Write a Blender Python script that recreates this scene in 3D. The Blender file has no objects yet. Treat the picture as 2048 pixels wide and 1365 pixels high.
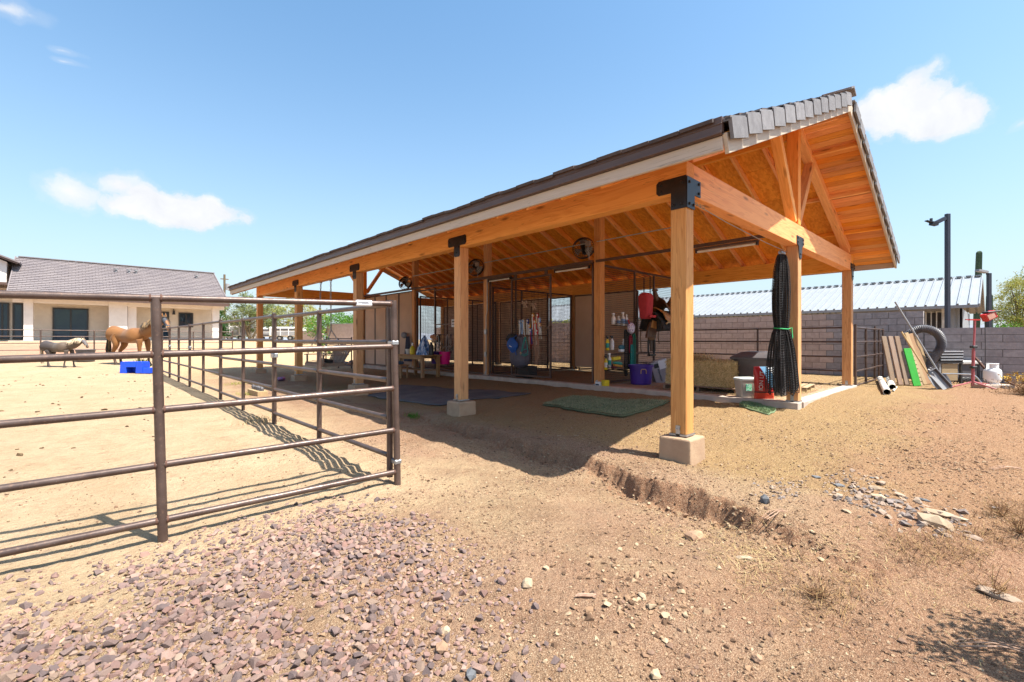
import bpy, bmesh, math, random
import numpy as np
from mathutils import Vector, Matrix, Euler, noise as mnoise

random.seed(7)
rng = np.random.default_rng(11)
scene = bpy.context.scene
COL = scene.collection
PI = math.pi
RAD = math.radians

# ---------------------------------------------------------------- camera
# world: X runs into the barn (front posts to back posts), Y along the barn, Z up
TH = RAD(43.4)
SN, CS = math.sin(TH), math.cos(TH)
CX, CY, CZ = -5.157, -2.559, 1.42
F = 924.0
cam_d = bpy.data.cameras.new('camera')
cam_d.sensor_width = 36.0
cam_d.lens = 36.0 * F / 2048.0
cam_d.shift_y = -0.0012
cam_d.clip_start = 0.05
cam_d.clip_end = 3000
cam = bpy.data.objects.new('camera', cam_d)
cam.location = (CX, CY, CZ)
cam.rotation_euler = (PI / 2, 0, -TH)
COL.objects.link(cam)
scene.camera = cam

# ---------------------------------------------------------------- sun and sky
SUN_S = Vector((-0.17, 0.48, -1.0)).normalized()        # direction the light travels
SUN_EL = math.asin(-SUN_S.z)
SUN_AZ = math.atan2(-SUN_S.x, -SUN_S.y)                 # compass style, from +Y clockwise
sun_d = bpy.data.lights.new('sun', 'SUN')
sun_d.energy = 4.0
sun_d.angle = RAD(0.53)
sun_d.color = (1.0, 0.95, 0.86)
sun = bpy.data.objects.new('sun', sun_d)
sun.rotation_euler = SUN_S.to_track_quat('-Z', 'Y').to_euler()
sun.location = (0, 0, 30)
COL.objects.link(sun)

world = bpy.data.worlds.new('World')
scene.world = world
world.use_nodes = True
scene.view_settings.view_transform = 'Standard'
scene.view_settings.look = 'None'
scene.view_settings.exposure = 1.5
scene.view_settings.gamma = 1.0
scene.cycles.diffuse_bounces = 8
scene.cycles.max_bounces = 12
scene.view_settings.use_curve_mapping = False


class NT:
    """small helper to write node trees"""
    def __init__(self, tree):
        self.t = tree
        self.n = tree.nodes
        self.l = tree.links

    def node(self, typ, **kw):
        nd = self.n.new(typ)
        for k, v in kw.items():
            if k == 'inp':
                for kk, vv in v.items():
                    if isinstance(vv, bpy.types.NodeSocket):
                        self.l.new(vv, nd.inputs[kk])
                    else:
                        nd.inputs[kk].default_value = vv
            else:
                setattr(nd, k, v)
        return nd

    def math(self, op, a, b=None, c=None, clamp=False):
        nd = self.n.new('ShaderNodeMath')
        nd.operation = op
        nd.use_clamp = clamp
        for i, x in enumerate((a, b, c)):
            if x is None:
                continue
            if isinstance(x, bpy.types.NodeSocket):
                self.l.new(x, nd.inputs[i])
            else:
                nd.inputs[i].default_value = x
        return nd.outputs[0]

    def vmath(self, op, a, b=None, out=0):
        nd = self.n.new('ShaderNodeVectorMath')
        nd.operation = op
        for i, x in enumerate((a, b)):
            if x is None:
                continue
            if isinstance(x, bpy.types.NodeSocket):
                self.l.new(x, nd.inputs[i])
            else:
                nd.inputs[i].default_value = x
        return nd.outputs[out]

    def mix(self, fac, a, b, blend='MIX'):
        nd = self.n.new('ShaderNodeMix')
        nd.data_type = 'RGBA'
        nd.blend_type = blend
        for i, x in ((0, fac), (6, a), (7, b)):
            if isinstance(x, bpy.types.NodeSocket):
                self.l.new(x, nd.inputs[i])
            elif i == 0:
                nd.inputs[0].default_value = x
            else:
                nd.inputs[i].default_value = (x[0], x[1], x[2], 1.0)
        return nd.outputs[2]

    def ramp(self, fac, stops, interp='LINEAR'):
        nd = self.n.new('ShaderNodeValToRGB')
        cr = nd.color_ramp
        cr.interpolation = interp
        while len(cr.elements) < len(stops):
            cr.elements.new(0.5)
        for e, (p, c) in zip(cr.elements, stops):
            e.position = p
            e.color = (c, c, c, 1) if isinstance(c, (int, float)) else (c[0], c[1], c[2], 1)
        self.l.new(fac, nd.inputs[0])
        return nd.outputs[0]

    def noise(self, vec, scale, detail=4, rough=0.55, dist=0.0):
        nd = self.n.new('ShaderNodeTexNoise')
        nd.inputs['Scale'].default_value = scale
        nd.inputs['Detail'].default_value = detail
        nd.inputs['Roughness'].default_value = rough
        nd.inputs['Distortion'].default_value = dist
        if vec is not None:
            self.l.new(vec, nd.inputs['Vector'])
        return nd.outputs[0]

    def voro(self, vec, scale, feature='F1', out='Distance', rnd=1.0):
        nd = self.n.new('ShaderNodeTexVoronoi')
        nd.feature = feature
        nd.inputs['Scale'].default_value = scale
        nd.inputs['Randomness'].default_value = rnd
        if vec is not None:
            self.l.new(vec, nd.inputs['Vector'])
        return nd.outputs[out]

    def mapping(self, vec, loc=(0, 0, 0), rot=(0, 0, 0), scale=(1, 1, 1), typ='POINT'):
        nd = self.n.new('ShaderNodeMapping')
        nd.vector_type = typ
        nd.inputs['Location'].default_value = loc
        nd.inputs['Rotation'].default_value = rot
        nd.inputs['Scale'].default_value = scale
        self.l.new(vec, nd.inputs['Vector'])
        return nd.outputs[0]


def build_world():
    w = NT(world.node_tree)
    w.n.clear()
    out = w.node('ShaderNodeOutputWorld')
    bg = w.node('ShaderNodeBackground')
    w.l.new(bg.outputs[0], out.inputs[0])
    sky = w.node('ShaderNodeTexSky')
    sky.sky_type = 'NISHITA'
    sky.sun_disc = False
    sky.sun_elevation = SUN_EL
    sky.sun_rotation = SUN_AZ
    sky.altitude = 400
    sky.air_density = 1.0
    sky.dust_density = 2.4
    sky.ozone_density = 1.6
    bg.inputs['Strength'].default_value = 0.093
    # clouds: fields of direction, cumulus puffs at their azimuth and elevation
    tc = w.node('ShaderNodeTexCoord')
    d = w.vmath('NORMALIZE', tc.outputs['Generated'])
    n1 = w.noise(d, 12.0, 10, 0.66)
    nb = w.n.new('ShaderNodeTexNoise')
    nb.inputs['Scale'].default_value = 7.0
    nb.inputs['Detail'].default_value = 3.0
    w.l.new(d, nb.inputs['Vector'])
    warp = w.vmath('SCALE', w.vmath('SUBTRACT', nb.outputs[1], (0.5, 0.5, 0.5)))
    warp.node.inputs['Scale'].default_value = 0.09
    dw = w.vmath('ADD', d, warp)

    def puff(az, el, raz, rel, soft, gain):
        # az: degrees to the right of the view axis used to lay the sky out; ellipsoid lobe round a direction
        a = PI / 2 - TH - RAD(az)
        c = Vector((math.cos(RAD(el)) * math.cos(a), math.cos(RAD(el)) * math.sin(a), math.sin(RAD(el))))
        z = Vector((0, 0, 1))
        t = z.cross(c).normalized()
        u = c.cross(t).normalized()
        q = w.vmath('SUBTRACT', dw, tuple(c))
        da = w.math('DIVIDE', w.vmath('DOT_PRODUCT', q, tuple(t), 1), RAD(raz))
        db = w.math('DIVIDE', w.vmath('DOT_PRODUCT', q, tuple(u), 1), RAD(rel))
        front = w.math('GREATER_THAN', w.vmath('DOT_PRODUCT', d, tuple(c), 1), 0.5)
        r2 = w.math('ADD', w.math('MULTIPLY', da, da), w.math('MULTIPLY', db, db))
        v = w.math('SUBTRACT', 1.0, w.math('SQRT', r2))
        v = w.math('ADD', v, w.math('MULTIPLY', w.math('SUBTRACT', n1, 0.5), soft))
        v = w.math('MULTIPLY', w.math('MULTIPLY', v, gain), front, clamp=True)
        return v, db

    def dirpx(px, py):
        x, y = (px - 1024) / F, (680 - py) / F
        az = math.degrees(math.atan(x))
        el = math.degrees(math.atan(y / math.sqrt(1 + x * x)))
        return az, el

    lobes = [  # px, py, half width deg, half height deg, soft, gain
        (352, 428, 6.0, 2.1, 1.4, 2.6), (290, 420, 4.4, 2.0, 1.4, 2.4), (420, 436, 3.6, 1.9, 1.3, 2.6),
        (222, 366, 3.2, 2.2, 1.6, 1.2), (258, 385, 2.6, 2.0, 1.5, 1.3), (148, 395, 2.4, 2.4, 1.6, 1.0),
        (1790, 220, 4.2, 2.8, 1.5, 2.4), (1735, 225, 3.2, 2.3, 1.5, 2.2), (1865, 238, 4.2, 1.8, 1.4, 2.2),
        (1825, 175, 2.4, 1.7, 1.8, 1.2), (2066, 238, 0.9, 0.5, 1.4, .4),
        (160, 132, 1.3, .5, 1.4, .45), (168, 158, 1.2, .45, 1.4, .5), (20, 16, 2.2, 1.2, 1.8, .6), (70, 36, 2.0, 0.9, 1.8, .35)]
    tot = None
    low = None
    for (px, py, ra, re, sf, g) in lobes:
        az, el = dirpx(px, py)
        v, db = puff(az, el, ra, re, sf, g)
        tot = v if tot is None else w.math('MAXIMUM', tot, v)
    cover = w.ramp(tot, [(0.0, 0.0), (0.25, 0.12), (0.6, 0.72), (1.0, 0.97)], 'EASE')
    # a slightly blue-grey body with brighter billows
    body = w.noise(dw, 14.0, 5, 0.6)
    cc = w.mix(w.ramp(body, [(0.35, 0.0), (0.65, 1.0)]), (3.45, 3.52, 3.7), (3.95, 3.96, 4.0))
    # the photographed sky is paler and cleaner than the plain model
    hsv = w.node('ShaderNodeHueSaturation', inp={'Hue': 0.497, 'Saturation': 1.12, 'Value': 1.06, 'Color': w.mix(1.0, sky.outputs[0], (0.90, 1.03, 1.02), 'MULTIPLY')})
    # pale air low over the desert horizon, the same all round
    sz = w.node('ShaderNodeSeparateXYZ')
    w.l.new(d, sz.inputs[0])
    low_air = w.math('POWER', w.math('SUBTRACT', 1.0, w.math('ABSOLUTE', sz.outputs[2], clamp=True), clamp=True), 3.3)
    base = w.mix(w.math('MULTIPLY', low_air, 0.92), hsv.outputs[0], (2.85, 3.15, 3.4))
    col = w.mix(cover, base, cc)
    w.l.new(col, bg.inputs['Color'])


build_world()

# ---------------------------------------------------------------- materials
MATS = {}


def new_mat(name):
    m = bpy.data.materials.new(name)
    m.use_nodes = True
    t = NT(m.node_tree)
    p = m.node_tree.nodes['Principled BSDF']
    MATS[name] = m
    return m, t, p


def set_bump(t, p, h, strength=0.3, dist=0.01):
    b = t.node('ShaderNodeBump', inp={'Strength': strength, 'Distance': dist, 'Height': h})
    t.l.new(b.outputs[0], p.inputs['Normal'])


def coords(t, kind='Object', rnd=True):
    tc = t.node('ShaderNodeTexCoord')
    v = tc.outputs[kind]
    oi = t.node('ShaderNodeObjectInfo')
    if rnd:
        off = t.math('MULTIPLY', oi.outputs['Random'], 37.0)
        v = t.vmath('ADD', v, off)
    return v, oi.outputs['Random']


def plain(name, c1, c2=None, scale=6.0, rough=0.6, metal=0.0, bump=0.0, bscale=40.0, spread=0.12, bdist=0.01, spec=0.5, edge=(0.35, 0.65)):
    """surface with a noise-mixed second colour, per object brightness spread, and relief"""
    m, t, p = new_mat(name)
    v, r = coords(t)
    c2 = c2 or tuple(x * 0.78 for x in c1)
    f = t.noise(v, scale, 6, 0.6)
    c = t.mix(t.ramp(f, [(edge[0], 0.0), (edge[1], 1.0)]), c1, c2)
    k = t.math('ADD', 1.0 - spread / 2, t.math('MULTIPLY', r, spread))
    hs = t.node('ShaderNodeHueSaturation', inp={'Color': c, 'Value': k})
    t.l.new(hs.outputs[0], p.inputs['Base Color'])
    rr = t.math('ADD', rough - 0.06, t.math('MULTIPLY', f, 0.12), clamp=True)
    t.l.new(rr, p.inputs['Roughness'])
    p.inputs['Metallic'].default_value = metal
    p.inputs['Specular IOR Level'].default_value = spec
    if bump:
        set_bump(t, p, t.noise(v, bscale, 6, 0.65), bump, bdist)
    return m


def wood(name, light, dark, ring=1.0, rough=0.62, spread=0.25, knots=True, bump=0.25, weather=0.0, grain=0.6):
    """timber with its grain along local X"""
    m, t, p = new_mat(name)
    v, r = coords(t)
    g = t.mapping(v, scale=(0.55, 9.0 * ring, 9.0 * ring))
    big = t.noise(g, 1.1, 3, 0.5, 0.6)
    wv = t.math('FRACT', t.math('MULTIPLY', big, 6.5))
    late = t.ramp(wv, [(0.0, 0.0), (0.55, 0.25), (0.85, 0.95), (0.95, 1.0), (1.0, 0.1)])
    fib = t.noise(t.mapping(v, scale=(3.0, 130.0, 130.0)), 1.0, 3, 0.6)
    patch = t.noise(t.mapping(v, scale=(0.8, 3, 3)), 1.0, 3, 0.5)
    mid = tuple((a * grain + b * (1 - grain)) for a, b in zip(light, dark))
    c = t.mix(late, light, mid)
    c = t.mix(t.math('MULTIPLY', t.ramp(fib, [(0.35, 0.0), (0.75, 1.0)]), 0.5), c, dark)
    c = t.mix(t.math('MULTIPLY', t.ramp(patch, [(0.4, 0.0), (0.8, 1.0)]), 0.45), c, mid)
    if knots:
        kd = t.voro(t.mapping(v, scale=(1.3, 5.5, 5.5)), 1.0)
        kn = t.ramp(kd, [(0.06, 1.0), (0.10, 0.6), (0.17, 0.0)])
        c = t.mix(t.math('MULTIPLY', kn, 0.8), c, tuple(x * 0.35 for x in dark))
    if weather:
        c = t.mix(t.math('MULTIPLY', t.ramp(t.noise(v, 2.2, 6, 0.6), [(0.3, 0.0), (0.7, 1.0)]), weather), c, (0.30, 0.27, 0.24))
    chk = t.noise(t.mapping(v, scale=(0.9, 34.0, 34.0)), 1.0, 2, 0.4)
    chk = t.ramp(t.math('ABSOLUTE', t.math('SUBTRACT', chk, 0.5)), [(0.0, 1.0), (0.012, 0.0)])
    lng = t.ramp(t.noise(t.mapping(v, scale=(1.4, 5, 5)), 1.0, 2, 0.5), [(0.48, 0.0), (0.62, 1.0)])
    c = t.mix(t.math('MULTIPLY', t.math('MULTIPLY', chk, lng), 0.75), c, tuple(x * 0.3 for x in dark))
    strk = t.noise(t.mapping(v, scale=(0.35, 14.0, 14.0)), 1.0, 4, 0.6)
    c = t.mix(t.math('MULTIPLY', t.ramp(strk, [(0.46, 0.0), (0.70, 1.0)]), 0.55), c, tuple(a * .45 + b * .55 for a, b in zip(light, dark)))
    k = t.math('ADD', 1.0 - spread / 2, t.math('MULTIPLY', r, spread))
    hue = t.math('ADD', 0.494, t.math('MULTIPLY', t.math('FRACT', t.math('MULTIPLY', r, 13.7)), 0.014))
    sat = t.math('ADD', 0.86, t.math('MULTIPLY', t.math('FRACT', t.math('MULTIPLY', r, 5.3)), 0.16))
    hs = t.node('ShaderNodeHueSaturation', inp={'Color': c, 'Value': k, 'Hue': hue, 'Saturation': sat})
    t.l.new(hs.outputs[0], p.inputs['Base Color'])
    p.inputs['Roughness'].default_value = rough
    p.inputs['Specular IOR Level'].default_value = 0.35
    set_bump(t, p, t.math('ADD', t.math('MULTIPLY', late, 0.5), fib), bump, 0.004)
    return m


WOOD = wood('fir_timber', (0.88, 0.40, 0.085), (0.62, 0.20, 0.022), ring=.75, grain=.35, spread=.3)
WOODS = wood('fir_post', (0.66, 0.335, 0.115), (0.42, 0.165, 0.045), ring=1.5, bump=0.7, grain=0.25)
WOODP = wood('pine_plank', (0.82, 0.31, 0.035), (0.50, 0.14, 0.012), knots=True, spread=0.42, ring=.8, grain=.4)
WOODB = wood('bench_timber', (0.42, 0.24, 0.10), (0.22, 0.11, 0.045))
WOODG = wood('weathered_plank', (0.281, 0.176, 0.109), (0.128, 0.072, 0.043), rough=0.85, weather=0.4)
WOODY = wood('pallet_yellow_wood', (0.450, 0.315, 0.165), (0.255, 0.150, 0.068), rough=0.8, weather=0.12)
FASCIA = wood('primed_fascia_board', (0.52, 0.43, 0.345), (0.40, 0.32, 0.245), ring=.7, spread=0.08, knots=False, bump=0.1)
BROWN = plain('brown_drip_metal', (0.105, 0.062, 0.048), (0.085, 0.05, 0.04), 3, 0.45, 0.1, spread=0.05)
BLACKM = plain('black_bracket_steel', (0.02, 0.02, 0.022), (0.035, 0.035, 0.04), 5, 0.38, 0.55)
GALV = plain('galvanised_steel', (0.42, 0.43, 0.44), (0.32, 0.33, 0.35), 14, 0.42, 0.85)
TILE = plain('dark_roof_tile', (0.085, 0.062, 0.058), (0.055, 0.042, 0.042), 7, 0.85, bump=0.4, spread=0.35)
RAKE = plain('grey_rake_tile', (0.20, 0.195, 0.205), (0.145, 0.14, 0.15), 9, 0.85, bump=0.5, bscale=60, spread=0.3)
CONC = plain('footing_concrete', (0.42, 0.285, 0.18), (0.35, 0.225, 0.14), 5, 0.9, bump=0.5, bscale=35, spread=0.08)
CONCW = plain('kerb_concrete', (0.50, 0.41, 0.34), (0.38, 0.31, 0.26), 4, 0.9, bump=0.4, bscale=40)
MESHB = plain('brown_steel_tube', (0.115, 0.07, 0.055), (0.085, 0.05, 0.04), 6, 0.5, 0.25, spread=0.2)
WIRE = plain('brown_mesh_wire', (0.055, 0.035, 0.028), None, 6, 0.6, 0.2)
TAN = plain('tan_ribbed_steel', (0.60, 0.43, 0.32), (0.52, 0.37, 0.275), 2, 0.55, spread=0.12)
TANW = plain('cream_wall_panel', (0.76, 0.60, 0.46), (0.70, 0.55, 0.41), 2, 0.7, spread=0.05)
BLOCK = plain('grey_concrete_block', (0.342, 0.306, 0.302), (0.266, 0.235, 0.235), 8, 0.92, bump=0.5, bscale=70, spread=0.22)
BLOCKT = plain('tan_concrete_block', (0.463, 0.355, 0.310), (0.385, 0.289, 0.251), 8, 0.92, bump=0.5, bscale=70, spread=0.18)
MORTAR = plain('mortar', (0.13, 0.115, 0.105), None, 10, 0.95)
WHITEM = plain('white_steel_roof', (0.265, 0.28, 0.30), (0.235, 0.25, 0.27), 1.5, 0.5, 0.0, spread=0.05)
GREYM = plain('grey_steel_trim', (0.28, 0.28, 0.29), None, 3, 0.5)
STUCCO = plain('cream_stucco', (0.66, 0.58, 0.48), (0.60, 0.52, 0.43), 3, 0.92, bump=0.3, bscale=50, spread=0.03)
STUCCOW = plain('pale_stucco', (0.72, 0.66, 0.62), (0.66, 0.60, 0.56), 3, 0.92, bump=0.3, bscale=50, spread=0.03)
HTILE = plain('house_roof_tile', (0.20, 0.17, 0.17), (0.165, 0.14, 0.145), 1.2, 0.85, spread=0.1)
BLACK = plain('black_plastic', (0.018, 0.018, 0.02), (0.03, 0.03, 0.032), 6, 0.42)
BLACKF = plain('black_fabric', (0.02, 0.019, 0.02), (0.04, 0.038, 0.04), 20, 0.9)
CHAR = plain('charcoal_plastic', (0.069, 0.062, 0.069), (0.100, 0.094, 0.100), 4, 0.5)
WHITEP = plain('white_plastic', (0.78, 0.78, 0.77), (0.70, 0.70, 0.69), 5, 0.4)
DULLW = plain('dull_white_paint', (0.66, 0.65, 0.62), (0.5, 0.48, 0.45), 7, 0.55)
PINK = plain('pink_plastic', (0.80, 0.012, 0.24), (0.7, 0.01, 0.2), 5, 0.4)
PURPLE = plain('purple_plastic', (0.055, 0.022, 0.26), (0.045, 0.018, 0.21), 3, 0.38)
BLUEP = plain('blue_plastic', (0.012, 0.075, 0.68), (0.01, 0.06, 0.58), 3, 0.4, spread=0.05)
YELLOW = plain('yellow_plastic', (0.78, 0.60, 0.02), None, 5, 0.4)
TEAL = plain('teal_cord', (0.02, 0.30, 0.27), (0.02, 0.22, 0.2), 30, 0.7)
BLUEB = plain('blue_nylon', (0.01, 0.10, 0.42), (0.008, 0.07, 0.3), 8, 0.6, bump=0.3, bscale=20)
NYLON = plain('grey_nylon', (0.10, 0.095, 0.125), (0.075, 0.07, 0.095), 8, 0.65, bump=0.3, bscale=18)
RED = plain('red_plastic', (0.55, 0.025, 0.02), (0.42, 0.02, 0.02), 6, 0.42)
REDF = plain('red_felt', (0.50, 0.045, 0.06), (0.40, 0.035, 0.05), 8, 0.85)
PINKM = plain('faded_red_metal', (0.42, 0.11, 0.12), (0.34, 0.075, 0.085), 8, 0.5)
LEATHER = plain('brown_leather', (0.068, 0.032, 0.018), (0.115, 0.057, 0.027), 10, 0.45, bump=0.2)
LEATHERT = plain('tan_leather', (0.459, 0.230, 0.068), (0.351, 0.155, 0.041), 8, 0.55, bump=0.2)
FLEECE = plain('cream_fleece', (0.62, 0.45, 0.24), None, 20, 0.95, bump=0.6, bscale=120)
ROPE = plain('tan_rope', (0.42, 0.27, 0.19), (0.32, 0.19, 0.13), 40, 0.9)
GREENP = plain('green_paint', (0.025, 0.30, 0.02), (0.02, 0.24, 0.018), 5, 0.55)
GREENC = plain('green_cord', (0.03, 0.45, 0.14), None, 30, 0.7)
BEIGEP = plain('beige_plastic', (0.50, 0.45, 0.39), (0.45, 0.41, 0.36), 4, 0.45)
CARD = plain('grey_printed_carton', (0.32, 0.31, 0.34), (0.28, 0.27, 0.30), 3, 0.7)
PAPER = plain('white_paper', (0.72, 0.74, 0.78), (0.66, 0.68, 0.72), 4, 0.7)
MAT_RUB = plain('rubber_mat', (0.072, 0.067, 0.072), (0.136, 0.120, 0.112), 2.2, 0.8, bump=0.3, bscale=30)
POLE = plain('dark_painted_steel', (0.035, 0.038, 0.055), (0.028, 0.03, 0.045), 3, 0.4, 0.3)
RUBBER = plain('tyre_rubber', (0.02, 0.02, 0.02), None, 10, 0.8)
PVC = plain('white_pipe_plastic', (0.74, 0.72, 0.66), (0.66, 0.62, 0.54), 6, 0.4)
GLASS = plain('dark_window_glass', (0.012, 0.028, 0.055), (0.02, 0.045, 0.06), 1.2, 0.03, spec=0.5)
FRAME = plain('black_window_frame', (0.02, 0.02, 0.022), None, 5, 0.4)
TREAD = plain('frosted_lamp_tube', (0.8, 0.8, 0.78), None, 5, 0.3)


def pipe_mat():
    m, t, p = new_mat('rusty_brown_pipe')
    v, r = coords(t, 'Object', False)
    a = t.noise(v, 5.0, 6, 0.65)
    b = t.noise(t.mapping(v, scale=(40, 40, 40)), 1.0, 4, 0.6)
    c = t.mix(t.ramp(a, [(0.38, 0.0), (0.62, 1.0)]), (0.115, 0.078, 0.065), (0.072, 0.046, 0.038))
    c = t.mix(t.math('MULTIPLY', t.ramp(b, [(0.55, 0.0), (0.72, 1.0)]), 0.6), c, (0.19, 0.11, 0.075))
    sp = t.voro(v, 55.0)
    c = t.mix(t.ramp(sp, [(0.06, 0.55), (0.10, 0.0)]), c, (0.42, 0.38, 0.34))
    t.l.new(c, p.inputs['Base Color'])
    p.inputs['Metallic'].default_value = 0.35
    t.l.new(t.ramp(b, [(0.3, 0.30), (0.7, 0.52)]), p.inputs['Roughness'])
    set_bump(t, p, t.math('ADD', b, a), 0.12, 0.004)
    return m


PIPE = pipe_mat()
WELD = plain('rusted_weld', (0.13, 0.062, 0.04), (0.085, 0.04, 0.028), 30, 0.8, 0.1, bump=0.5, bscale=80)


def osb_mat():
    m, t, p = new_mat('strand_board')
    v, r = coords(t)
    w1 = t.mapping(v, rot=(0, 0, 0.5), scale=(9, 26, 9))
    n = t.noise(v, 3.0, 2, 0.5)
    wv = t.vmath('ADD', w1, t.math('MULTIPLY', n, 3.0))
    ch = t.voro(wv, 1.0, 'F1', 'Color')
    sep = t.node('ShaderNodeSeparateColor')
    t.l.new(ch, sep.inputs[0])
    wv2 = t.vmath('ADD', t.mapping(v, rot=(0, 0, -0.9), scale=(10, 24, 9)), t.math('MULTIPLY', n, 3.0))
    ch2 = t.voro(wv2, 1.0, 'F1', 'Color')
    s2 = t.node('ShaderNodeSeparateColor')
    t.l.new(ch2, s2.inputs[0])
    f = t.math('MULTIPLY', t.math('ADD', sep.outputs[0], s2.outputs[0]), 0.5)
    c = t.mix(t.ramp(f, [(0.2, 0.0), (0.8, 1.0)]), (0.85, 0.35, 0.042), (0.66, 0.23, 0.02))
    k = t.math('ADD', 0.88, t.math('MULTIPLY', r, 0.2))
    hs = t.node('ShaderNodeHueSaturation', inp={'Color': c, 'Value': k})
    t.l.new(hs.outputs[0], p.inputs['Base Color'])
    p.inputs['Roughness'].default_value = 0.7
    p.inputs['Specular IOR Level'].default_value = 0.3
    set_bump(t, p, f, 0.25, 0.003)
    return m


OSB = osb_mat()


def island(name, cols, rough=0.9, bump=0.5, bscale=40.0, trans=0.0):
    """one colour picked per loose piece"""
    m, t, p = new_mat(name)
    g = t.node('ShaderNodeNewGeometry')
    oi = t.node('ShaderNodeObjectInfo')
    r = t.math('FRACT', t.math('ADD', g.outputs['Random Per Island'], t.math('MULTIPLY', oi.outputs['Random'], 7.3)))
    n = len(cols)
    c = t.ramp(r, [(i / n, cols[i]) for i in range(n)], 'CONSTANT')
    tc = t.node('ShaderNodeTexCoord')
    f = t.noise(tc.outputs['Object'], bscale, 5, 0.6)
    c = t.mix(t.ramp(f, [(0.3, 0.0), (0.7, 0.35)]), c, tuple(x * 0.6 for x in cols[0]))
    t.l.new(c, p.inputs['Base Color'])
    p.inputs['Roughness'].default_value = rough
    p.inputs['Specular IOR Level'].default_value = 0.25
    if bump:
        set_bump(t, p, f, bump, 0.006)
    if trans:
        p.inputs['Subsurface Weight'].default_value = 0.0
        tr = t.node('ShaderNodeBsdfTranslucent', inp={'Color': c})
        mx = t.node('ShaderNodeMixShader', inp={0: trans})
        t.l.new(p.outputs[0], mx.inputs[1])
        t.l.new(tr.outputs[0], mx.inputs[2])
        t.l.new(mx.outputs[0], m.node_tree.nodes['Material Output'].inputs[0])
    return m


STONE = island('crushed_stone', [(0.254, 0.156, 0.129), (0.204, 0.137, 0.123), (0.285, 0.173, 0.140), (0.155, 0.113, 0.104), (0.232, 0.135, 0.110), (0.229, 0.161, 0.142), (0.336, 0.223, 0.180), (0.175, 0.122, 0.106), (0.273, 0.192, 0.144), (0.213, 0.133, 0.113), (0.138, 0.104, 0.100), (0.273, 0.190, 0.156)], rough=.95, bump=.8, bscale=25)
SLATE = island('slate_flake', [(0.296, 0.215, 0.165), (0.222, 0.181, 0.165), (0.341, 0.255, 0.189), (0.163, 0.141, 0.134)])
PEBBLE = island('soil_crumb', [(0.12, 0.07, 0.042), (0.42, 0.31, 0.20), (0.281, 0.172, 0.101), (0.234, 0.140, 0.086), (0.335, 0.226, 0.140), (0.203, 0.125, 0.086), (0.312, 0.195, 0.117)], bump=0)
STRAW = island('dry_straw', [(0.416, 0.304, 0.144), (0.352, 0.240, 0.104), (0.464, 0.360, 0.192), (0.288, 0.184, 0.080)], bump=0, rough=0.8)
WEED = island('dry_weed', [(0.22, 0.12, 0.06), (0.30, 0.17, 0.08), (0.17, 0.09, 0.05), (0.36, 0.24, 0.11)], bump=0)
HAY = island('green_hay', [(0.690, 0.506, 0.241), (0.552, 0.402, 0.184), (0.782, 0.598, 0.322), (0.414, 0.310, 0.138)], bump=0, rough=0.8)
TURF = island('artificial_turf', [(0.25, 0.26, 0.14), (0.31, 0.31, 0.18), (0.18, 0.21, 0.10), (0.44, 0.40, 0.26)], bump=0)
LEAF_PV = island('palo_verde_leaf', [(0.298, 0.310, 0.072), (0.385, 0.372, 0.091), (0.228, 0.256, 0.058), (0.455, 0.403, 0.117)], bump=0, trans=0.3)
LEAF_BG = island('bright_green_leaf', [(0.085, 0.221, 0.025), (0.119, 0.272, 0.034), (0.068, 0.178, 0.021), (0.153, 0.306, 0.051)], bump=0, trans=0.3)
LEAF_DG = island('dark_green_leaf', [(0.03, 0.09, 0.02), (0.045, 0.12, 0.03), (0.025, 0.07, 0.02), (0.06, 0.14, 0.035)], bump=0, trans=0.25)
LEAF_OL = island('olive_leaf', [(0.165, 0.203, 0.072), (0.210, 0.246, 0.090), (0.128, 0.167, 0.060), (0.255, 0.275, 0.108)], bump=0, trans=0.25)
FLOWER = island('yellow_flower', [(0.55, 0.34, 0.05), (0.45, 0.25, 0.05), (0.62, 0.42, 0.08)], bump=0)
BARK = plain('bark', (0.16, 0.12, 0.07), (0.10, 0.075, 0.045), 12, 0.9, bump=0.6)
CACTUS = plain('saguaro_skin', (0.075, 0.12, 0.065), (0.055, 0.09, 0.05), 5, 0.75, bump=0.2)


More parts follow.
